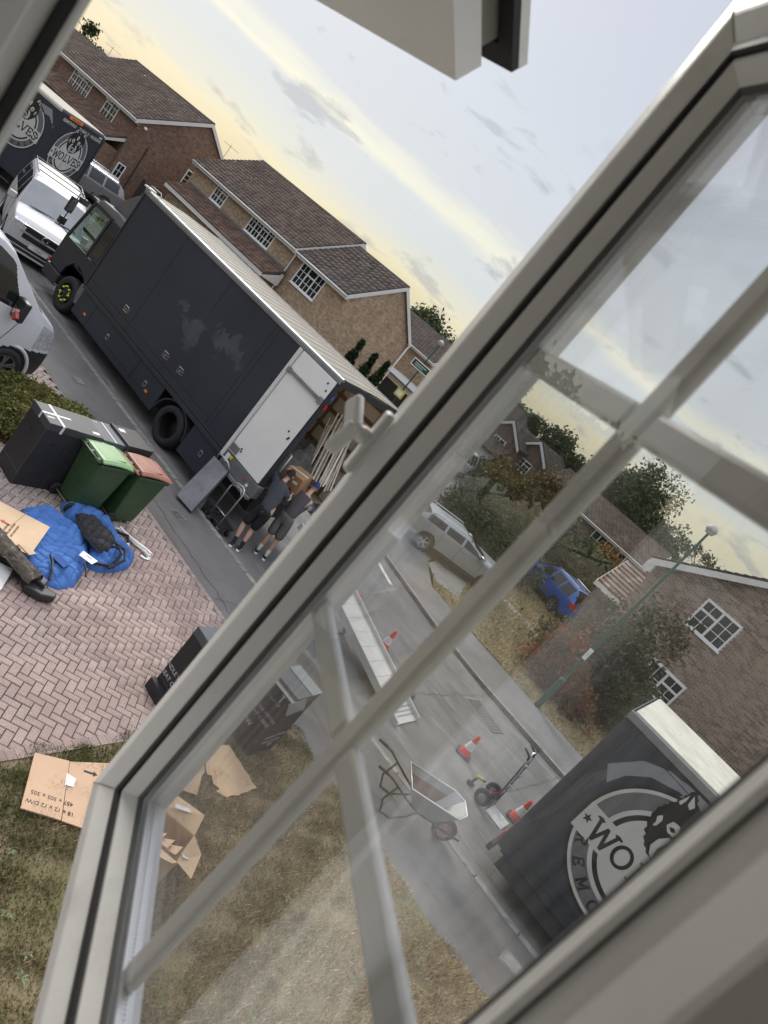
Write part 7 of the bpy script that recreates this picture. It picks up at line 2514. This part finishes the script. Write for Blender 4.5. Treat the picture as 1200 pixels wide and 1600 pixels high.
def man(label, J, tee, shorts, sock, sock_h, cap=False, glove=None):
    t = thing('person', label, 'person', (J['hipL'][0] * .5 + J['hipR'][0] * .5, J['hipL'][1] * .5 + J['hipR'][1] * .5, ROAD_Z), 0, 'men lifting a carton')
    base = Vector(t.location)
    V_ = {k: Vector(v) - base for k, v in J.items()}
    lerp = lambda a, b, q: V_[a].lerp(V_[b], q)
    pel = (V_['hipL'] + V_['hipR']) / 2 + Vector((0, 0, .06))
    chest = V_['neck'].lerp(pel, .28)
    waist = V_['neck'].lerp(pel, .68)
    P = [(*pel, .125, .10), (*waist, .125, .10), (*chest, .15, .11), (*V_['neck'], .055), (*V_['head'], .058)]
    E = [(0, 1), (1, 2), (2, 3), (3, 4)]
    for s in 'LR':
        i = len(P)
        P += [(*V_['hip' + s], .088), (*lerp('hip' + s, 'kne' + s, .5), .080), (*V_['kne' + s], .056), (*lerp('kne' + s, 'ank' + s, .35), .060), (*lerp('kne' + s, 'ank' + s, .8), .040), (*V_['ank' + s], .036)]
        E += [(0, i)] + [(i + k, i + k + 1) for k in range(5)]
        i = len(P)
        P += [(*V_['sh' + s], .062), (*lerp('sh' + s, 'el' + s, .5), .048), (*V_['el' + s], .038), (*lerp('el' + s, 'wr' + s, .4), .038), (*V_['wr' + s], .026)]
        E += [(2, i)] + [(i + k, i + k + 1) for k in range(4)]
    body = skin('body', P, E, SKINM, t, 2)
    P = [(*(pel - Vector((0, 0, .16))), .165, .145), (*(pel - Vector((0, 0, .03))), .168, .145), (*waist, .160, .135), (*chest, .178, .138), (*(V_['neck'] - Vector((0, 0, .02))), .085), (*(V_['neck'] + Vector((0, 0, .02))), .065)]
    E = [(0, 1), (1, 2), (2, 3), (3, 4), (4, 5)]
    for s in 'LR':
        i = len(P)
        P += [(*V_['sh' + s], .084), (*lerp('sh' + s, 'el' + s, .45), .078), (*lerp('sh' + s, 'el' + s, .85), .076)]
        E += [(3, i), (i, i + 1), (i + 1, i + 2)]
    tee_o = skin('t_shirt', P, E, tee, t, 2)
    P = [(*(pel + Vector((0, 0, .08))), .142, .118), (*(pel - Vector((0, 0, .06))), .138, .125)]
    E = [(0, 1)]
    for s in 'LR':
        i = len(P)
        P += [(*lerp('hip' + s, 'kne' + s, .15), .112), (*lerp('hip' + s, 'kne' + s, .55), .106), (*lerp('hip' + s, 'kne' + s, 1.02), .102)]
        E += [(1, i), (i, i + 1), (i + 1, i + 2)]
    skin('shorts', P, E, shorts, t, 2)
    toe = Vector(J['toe']).normalized()
    for s in 'LR':
        a = V_['ank' + s]
        pts, ed = chain((*lerp('ank' + s, 'kne' + s, sock_h), .052), (*lerp('ank' + s, 'kne' + s, sock_h * .5), .048), (*a, .043), (*(a - Vector((0, 0, .05))), .042))
        skin('sock', pts, ed, sock, t, 1)
        g = Vector((a.x, a.y, .0))
        pts, ed = chain((*(g - toe * .05 + Vector((0, 0, .05))), .045, .048), (*(g + toe * .06 + Vector((0, 0, .045))), .046, .042), (*(g + toe * .17 + Vector((0, 0, .032))), .044, .028), (*(g + toe * .20 + Vector((0, 0, .026))), .03, .018))
        so = skin('shoe', pts, ed, SHOE, t, 2)
        x_ = toe.cross(Vector((0, 0, 1)))
        poly = [g - toe * .1 - x_ * .03, g - toe * .1 + x_ * .03, g + toe * .1 + x_ * .048, g + toe * .21 + x_ * .03, g + toe * .21 - x_ * .03, g + toe * .1 - x_ * .048]
        MB().prism([(p.x, p.y) for p in poly], .001, .024).build('sole', SOLE, so, bevel=.006)
    for s in 'LR':
        hand(t, V_['wr' + s], Vector(J['hand' + s]) - Vector(J['wr' + s]), J['palm' + s], glove or SKINM)
    head(t, V_['head'] + Vector((0, 0, .03)), J['face'], J['up'], cap)
    return t, tee_o, V_


m1, tee1, V1 = man('man in charcoal shirt and black shorts, one elbow raised, lifting a carton into the lorry', dict(
    hipL=(-7.80, 10.86, .84), hipR=(-7.60, 10.89, .84), kneL=(-7.84, 10.77, .40), kneR=(-7.69, 10.90, .40), ankL=(-7.69, 10.68, .02), ankR=(-7.57, 10.80, .02),
    neck=(-7.95, 11.10, 1.47), head=(-8.0, 11.21, 1.59), shL=(-8.15, 11.05, 1.40), shR=(-7.76, 11.05, 1.39), elL=(-8.45, 11.02, 1.50), wrL=(-8.36, 11.27, 1.55), handL=(-8.28, 11.45, 1.58), palmL=(.6, .2, -.6),
    elR=(-7.72, 11.28, 1.20), wrR=(-7.86, 11.46, 1.28), handR=(-7.95, 11.6, 1.32), palmR=(-.8, .1, .1), toe=(-.35, .55, 0), face=(-.1, .9, -.35), up=(-.1, .35, .9)), TEE1, SH1, mat('black sock', (.02, .02, .022), .9, var=.1), .34, glove=None)
bk = (Vector((-7.95, 10.99, 1.34)) - Vector(m1.location))
MB().box(-.12, .10, -.004, .0, -.012, .012, frame(bk + Vector((.0, -.035, .0)), (1, 0, -.12), (0, -.25, 1)) @ Matrix.Rotation(math.pi / 2, 4, 'X')).build('shirt_print', LGREY, tee1)
m2, tee2, V2_ = man('man in grey shirt, grey shorts, white socks and navy cap lifting a carton', dict(
    hipL=(-7.72, 11.47, .86), hipR=(-7.52, 11.52, .86), kneL=(-7.62, 11.40, .40), kneR=(-7.47, 11.50, .40), ankL=(-7.59, 11.36, .02), ankR=(-7.41, 11.46, .02),
    neck=(-7.74, 11.74, 1.44), head=(-7.79, 11.86, 1.60), shL=(-7.90, 11.68, 1.36), shR=(-7.57, 11.76, 1.36), elL=(-7.84, 11.48, 1.14), wrL=(-7.86, 11.62, 1.30), handL=(-7.95, 11.72, 1.4), palmL=(-.9, .2, .1),
    elR=(-7.48, 11.95, 1.14), wrR=(-7.72, 12.02, 1.26), handR=(-7.86, 11.98, 1.32), palmR=(-.7, -.6, 0), toe=(-.45, .5, 0), face=(-.75, .6, -.3), up=(-.2, .25, .95)), TEE2, SH2, SOCKW, .42, cap=True)
sl = Vector((-7.515, 11.72, 1.30)) - Vector(m2.location)
Ms = frame(sl + Vector((.062, -.035, 0)), (.5, .85, 0), (-.1, 0, 1))
lo = ring(.038, .05, .002, Ms).build('sleeve_badge', LGREY, tee2)
MB().lathe([(0, .001), (.02, .001)], 12, Ms).build('badge_centre', LGREY, tee2)

# ================================================================ PLANTING
def leaf_mat(name, c1, c2, rough=.7, tint=None):
    m = bpy.data.materials.new(name)
    m.use_nodes = True
    t = m.node_tree
    b = t.nodes['Principled BSDF']
    b.inputs['Roughness'].default_value = rough
    b.inputs['Specular IOR Level'].default_value = .25
    g = t.nodes.new('ShaderNodeNewGeometry')
    c = nramp(t, g.outputs['Random Per Island'], [(0., c1), (1., c2)])
    k = nramp(t, nnoise(t, g.outputs['Position'], 1.6, 4, .6), [(.32, .62), (.68, 1.4)])
    c = nmix(t, 1.0, c, k, 'MULTIPLY')
    if tint:
        c = nmix(t, nramp(t, nnoise(t, g.outputs['Position'], tint[1], 4, .6), [(tint[2], 0.0), (tint[2] + .14, 1.0)]), c, tint[0])
    tr = t.nodes.new('ShaderNodeBsdfTranslucent')
    t.links.new(c, b.inputs['Base Color'])
    t.links.new(c, tr.inputs[0])
    mx = t.nodes.new('ShaderNodeMixShader')
    mx.inputs[0].default_value = .22
    t.links.new(b.outputs[0], mx.inputs[1])
    t.links.new(tr.outputs[0], mx.inputs[2])
    t.links.new(mx.outputs[0], t.nodes['Material Output'].inputs['Surface'])
    MATS[name] = m
    return m


BARK = mat('bark', (.075, .058, .045), .9, var=.3, scale=6, bump=.5)
LEAF_D = leaf_mat('dark leaves', (.024, .038, .016), (.06, .08, .032))
LEAF_M = leaf_mat('mid green leaves', (.035, .055, .02), (.085, .105, .04))
LEAF_O = leaf_mat('olive leaves', (.05, .055, .025), (.125, .12, .06), tint=((.17, .15, .10), 3.0, .58))
LEAF_R = leaf_mat('red leaves', (.20, .055, .028), (.34, .105, .045), tint=((.12, .10, .04), 2.6, .42))
LEAF_G = leaf_mat('orange green leaves', (.065, .07, .02), (.16, .125, .04), tint=((.24, .10, .03), 2.0, .54))
LEAF_A = leaf_mat('amber leaves', (.15, .085, .025), (.26, .125, .035))
LEAF_C = leaf_mat('conifer needles', (.014, .034, .012), (.04, .065, .022))
LEAF_Y = leaf_mat('yellow green needles', (.14, .16, .03), (.26, .26, .06))
MOSS = leaf_mat('moss green heather', (.085, .095, .025), (.19, .18, .055), tint=((.16, .085, .05), 1.8, .60))


def leaves(centers, spread, per, size, flat=.0, r=rng):
    n = len(centers) * per
    c = np.repeat(np.asarray(centers), per, 0)
    p = c + r.normal(0, 1, (n, 3)) * spread
    a = r.normal(0, 1, (n, 3))
    a[:, 2] *= 1 - flat
    a /= np.linalg.norm(a, axis=1)[:, None]
    b = np.cross(a, r.normal(0, 1, (n, 3)))
    b /= np.linalg.norm(b, axis=1)[:, None]
    s = size * r.uniform(.55, 1.35, (n, 1))
    V = np.stack([p - a * s, p + b * s * .5, p + a * s, p - b * s * .5], 1).reshape(-1, 3)
    return V, np.arange(4 * n).reshape(-1, 4)


def crown_points(n, rad, hollow=.45, low=-.75, r=rng, lobes=5):
    pts = []
    lob = [(r.normal(0, .45, 3), r.uniform(.4, .72)) for _ in range(lobes)] + [(np.zeros(3), .68)]
    while len(pts) < n:
        o, s = lob[r.integers(len(lob))]
        d = r.normal(0, 1, 3)
        d /= np.linalg.norm(d)
        q = o + d * s * r.uniform(hollow, 1) ** .5
        if q[2] > low:
            pts.append(q * rad)
    return np.array(pts)


def tree(name, label, cat, x, y, z0, h, rad, leaf, size=.16, n=170, per=26, group=None, trunk=.16, limbs=6, spread=.34, seed=0, crown_z=None, lobes=5):
    r = np.random.default_rng(seed + 11)
    t = thing(name, label, cat, (x, y, z0), 0, group)
    rad = np.asarray(rad, float)
    cz = crown_z or (h - rad[2] * 1.05)
    cp = crown_points(n, rad, r=r, lobes=lobes) + (0, 0, cz)
    tk = MB()
    tk.tube([(0, 0, -.2), (.03, .02, cz * .35), (-.03, .05, cz * .75), (.02, 0, cz + rad[2] * .3)], [trunk, trunk * .8, trunk * .6, trunk * .2], 8)
    for k in range(limbs):
        e = cp[r.integers(len(cp))]
        b = Vector((0, 0, cz * r.uniform(.35, .8)))
        m_ = b.lerp(Vector(e), .5) + Vector((0, 0, -.1 * rad[2]))
        tk.tube([b, m_, e], [trunk * .45, trunk * .3, trunk * .1], 6)
    tk.build('trunk', BARK, t, smooth=True)
    V, F = leaves(cp, spread * rad.mean() * .38, per, size, r=r)
    np_mesh('crown', V, F, leaf, t)
    return t


# trees beyond the houses
tree('tree', 'dark round-headed tree above the wing of the buff house', 'tree', -42.5, 60, 0, 8.1, (3.4, 3, 2.4), LEAF_M, .22, 170, 24, seed=1)
tree('tree', 'spreading tree half hidden behind the tree above the tiled wing', 'tree', -39, 61, 0, 6.6, (2.6, 2.4, 1.7), LEAF_D, .2, 120, 22, seed=2)
tree('tree', 'small dark tree at the top of the sky edge behind the furthest house', 'tree', -76, 37.5, 0, 6.6, (1.7, 1.6, 1.3), LEAF_D, .18, 80, 22, seed=3)
tree('tree', 'tall dark tree behind the gabled row, leftmost seen through the pane', 'tree', -33.5, 62, 0, 8.6, (2.6, 2.6, 3.0), LEAF_D, .2, 190, 26, seed=4)
tree('tree', 'thin pale-leaved tree beside the tall dark tree behind the gables', 'tree', -30.2, 61, 0, 8.2, (1.4, 1.4, 1.6), LEAF_O, .15, 60, 14, seed=5)
tree('tree', 'round tree rising behind the right end of the gabled row', 'tree', -26.8, 60, 0, 6.6, (1.9, 1.9, 1.5), LEAF_M, .18, 130, 24, seed=6)
tree('tree', 'leafy tree between the gabled row and the bungalow', 'tree', -22.6, 60, 0, 7.0, (2.5, 2.3, 1.7), LEAF_M, .19, 150, 24, seed=7)
tree('tree', 'big dark oak standing behind the long bungalow', 'tree', -14.0, 60, 0, 8.3, (3.8, 3.2, 2.7), LEAF_M, .16, 420, 40, seed=8, lobes=10)
tree('tree', 'lower shoulder of dark foliage right of the big oak', 'tree', -9.9, 60, 0, 6.6, (1.9, 2, 2.2), LEAF_M, .15, 240, 34, seed=9, lobes=8)
tree('tree', 'low treetop peeping over the roof of the brown gable', 'tree', -7.0, 72, 0, 6.4, (2.6, 2, 1.3), LEAF_M, .2, 90, 22, seed=10)

# shrubs and small trees of the gardens across the road
def shrub(label, x, y, h, rad, leaf, size, n, per, seed, name='shrub', spread=.45, group=None, lobes=6):
    return tree(name, label, 'shrub', x, y, 0, h, rad, leaf, size, n, per, trunk=.05, limbs=9, spread=spread, seed=seed, crown_z=h - rad[2] * 1.0, group=group, lobes=lobes)


shrub('large olive-grey shrub in front of the brown gable', -2.65, 22.9, 2.75, (1.4, 1.2, 1.4), LEAF_O, .075, 300, 46, 21, lobes=9)
shrub('dark green lower half of the shrubbery by the brown gable', -1.75, 22.6, 2.0, (1.15, .9, 1.05), LEAF_O, .07, 260, 44, 22)
shrub('red-leaved shrub at the foot of the green lamp post', -3.4, 20.75, 1.4, (1.0, .65, .72), LEAF_R, .062, 190, 40, 23, lobes=7)
shrub('low trailing reddish bush right of the lamp post', -2.2, 20.2, 1.0, (.8, .5, .5), LEAF_R, .055, 90, 34, 24)
shrub('rounded green bush in front of the blue car', -8.6, 28.6, 1.35, (1.1, .8, .75), LEAF_O, .075, 150, 40, 25)
shrub('broad dark green shrub behind the pale silver car', -10.6, 26.6, 2.5, (1.9, 1.3, 1.35), LEAF_M, .085, 330, 46, 26, lobes=9)
shrub('tall orange-tinged tree-like shrub behind the dark shrub', -10.8, 31.5, 3.9, (1.9, 1.5, 1.7), LEAF_G, .10, 330, 40, 27, lobes=8)
shrub('pale feathery shrub behind the blue car', -9.9, 34.5, 3.0, (1.3, 1.1, 1.4), LEAF_O, .09, 170, 36, 28)
shrub('grey-green shrub right of the feathery one, behind the blue car', -8.7, 37.2, 3.1, (1.5, 1.2, 1.5), LEAF_M, .09, 210, 40, 29)
shrub('amber shrub below the bungalow windows', -8.4, 42.5, 3.3, (1.3, 1.1, 1.2), LEAF_A, .10, 130, 34, 30)
shrub('low amber bush by the clay-tiled garage', -6.7, 41.2, 2.7, (1.2, 1, 1.1), LEAF_A, .09, 110, 34, 31)
shrub('dark clipped bush beside the small white van', -21.5, 43.5, 2.4, (1.2, 1.0, 1.2), LEAF_D, .10, 140, 34, 32)
shrub('second dark bush next to the pale garage door', -19.4, 44.5, 1.9, (1.1, 1.0, .95), LEAF_D, .10, 110, 34, 33)
shrub('yellow-tinged straggling bush in front of the gabled row', -17.9, 42.5, 2.0, (1.2, .8, 1.0), LEAF_G, .10, 110, 30, 34)
shrub('wide green hedge shrub right of the gabled row', -15.0, 44, 3.0, (2.2, 1.0, 1.5), LEAF_M, .11, 200, 36, 35)
shrub('mixed low bush between bungalow and feathery shrub', -12.0, 40.5, 2.6, (1.6, 1.0, 1.2), LEAF_O, .10, 150, 36, 36)
shrub('low grey-green shrub between the blue car and the garage', -6.3, 34.0, 1.9, (1.0, .8, .95), LEAF_O, .075, 150, 40, 61)
shrub('dense green shrub filling the gap left of the blue car', -9.9, 30.2, 2.0, (1.0, .9, 1.0), LEAF_M, .075, 190, 42, 62)
shrub('broad olive hedge plant in front of the bungalow', -10.6, 43.6, 2.6, (1.8, .9, 1.2), LEAF_O, .10, 190, 38, 63)
tree('sapling', 'bare young sapling beside the side road', 'tree', -13.0, 25.4, 0, 1.9, (.7, .7, .7), LEAF_D, .05, 24, 5, trunk=.03, limbs=10, seed=37)
for k, (x, y, lab) in enumerate(((-19.3, 25.1, 'slim columnar conifer, leftmost of the three above the lorry roof'), (-18.45, 25.3, 'slim columnar conifer, middle one of three above the lorry roof'), (-17.5, 25.0, 'slim columnar conifer, rightmost of three above the lorry roof'))):
    t = thing('conifer', lab, 'conifer', (x, y, 0), 0, 'columnar conifers')
    h = (3.55, 3.5, 3.6)[k]
    MB().tube([(0, 0, -.1), (0, 0, h * .8)], [.05, .02], 6).build('trunk', BARK, t)
    q = rng.uniform(0, 1, 260)
    a = rng.uniform(0, 6.28, 260)
    rr = .33 * np.sin(np.clip(q * 1.02 + .12, 0, 1) * np.pi) ** .6 * rng.uniform(.6, 1, 260)
    V, F = leaves(np.c_[rr * np.cos(a), rr * np.sin(a), .2 + q * (h - .3)], .055, 16, .07)
    np_mesh('crown', V, F, LEAF_C, t)
t = thing('conifer', 'small yellow-green conifer beside the grey estate car', 'conifer', (-36.3, 24.6, 0))
q = rng.uniform(0, 1, 120)
a = rng.uniform(0, 6.28, 120)
V, F = leaves(np.c_[.55 * (1 - q) * np.cos(a), .55 * (1 - q) * np.sin(a), .3 + q * 1.6], .09, 16, .09)
np_mesh('crown', V, F, LEAF_Y, t)
MB().tube([(0, 0, -.1), (0, 0, 1.2)], [.05, .02], 6).build('trunk', BARK, t)

# mossy heather mound beside the neighbouring drive
t = thing('heather_mound', 'mossy green and brown heather mound between the two brick drives', 'shrub', (-10.25, 7.6, 0))
pts = []
mp = [(-11.05, 6.2), (-11.1, 8.3), (-10.8, 8.78), (-10.2, 8.75), (-9.6, 8.3), (-9.4, 7.4), (-9.3, 6.3), (-9.8, 5.6), (-10.6, 5.5)]
while len(pts) < 1500:
    x, y = rng.uniform(-11.2, -9.2), rng.uniform(5.4, 8.9)
    if inside((x, y), mp):
        d = min(math.hypot(x - a_[0], y - a_[1]) for a_ in mp)
        pts.append((x + 10.25, y - 7.6, .03 + .34 * (1 - math.exp(-d / .35)) * random.uniform(.55, 1.08)))
V, F = leaves(np.array(pts), .045, 46, .034)
np_mesh('foliage', V, F, MOSS, t)
mm = MB().prism([(x + 10.25, y - 7.6) for x, y in mp], -.02, .03)
mm.build('soil', M_SOIL, t)
tag(grass('grass', lambda x, y: inside((x, y), [(-11.15, 4), (-11.1, 8.72), (-9.62, 8.72), (-9.36, 6.6), (-9.4, 4)]), -11.2, -9.3, 4, 8.8, 1500, .05, M_GRASS2), 'rough grass fringe round the mossy heather mound', 'grass')

# trees added out of view to darken the low sky mirrored in the open pane
for k, (x, y, h) in enumerate(((-43, 8.0, 7.6), (-50, 3, 8.4), (-37, 2.5, 7.0))):
    tree('tree', ('tall tree added out of view to darken the reflection in the pane', 'tallest tree added out of view to darken the reflection in the pane', 'shorter tree added out of view to darken the reflection in the pane')[k], 'tree', x, y, 0, h, (4.2, 4.0, h * .36), LEAF_D, .34, 200, 26, seed=50 + k, trunk=.25)
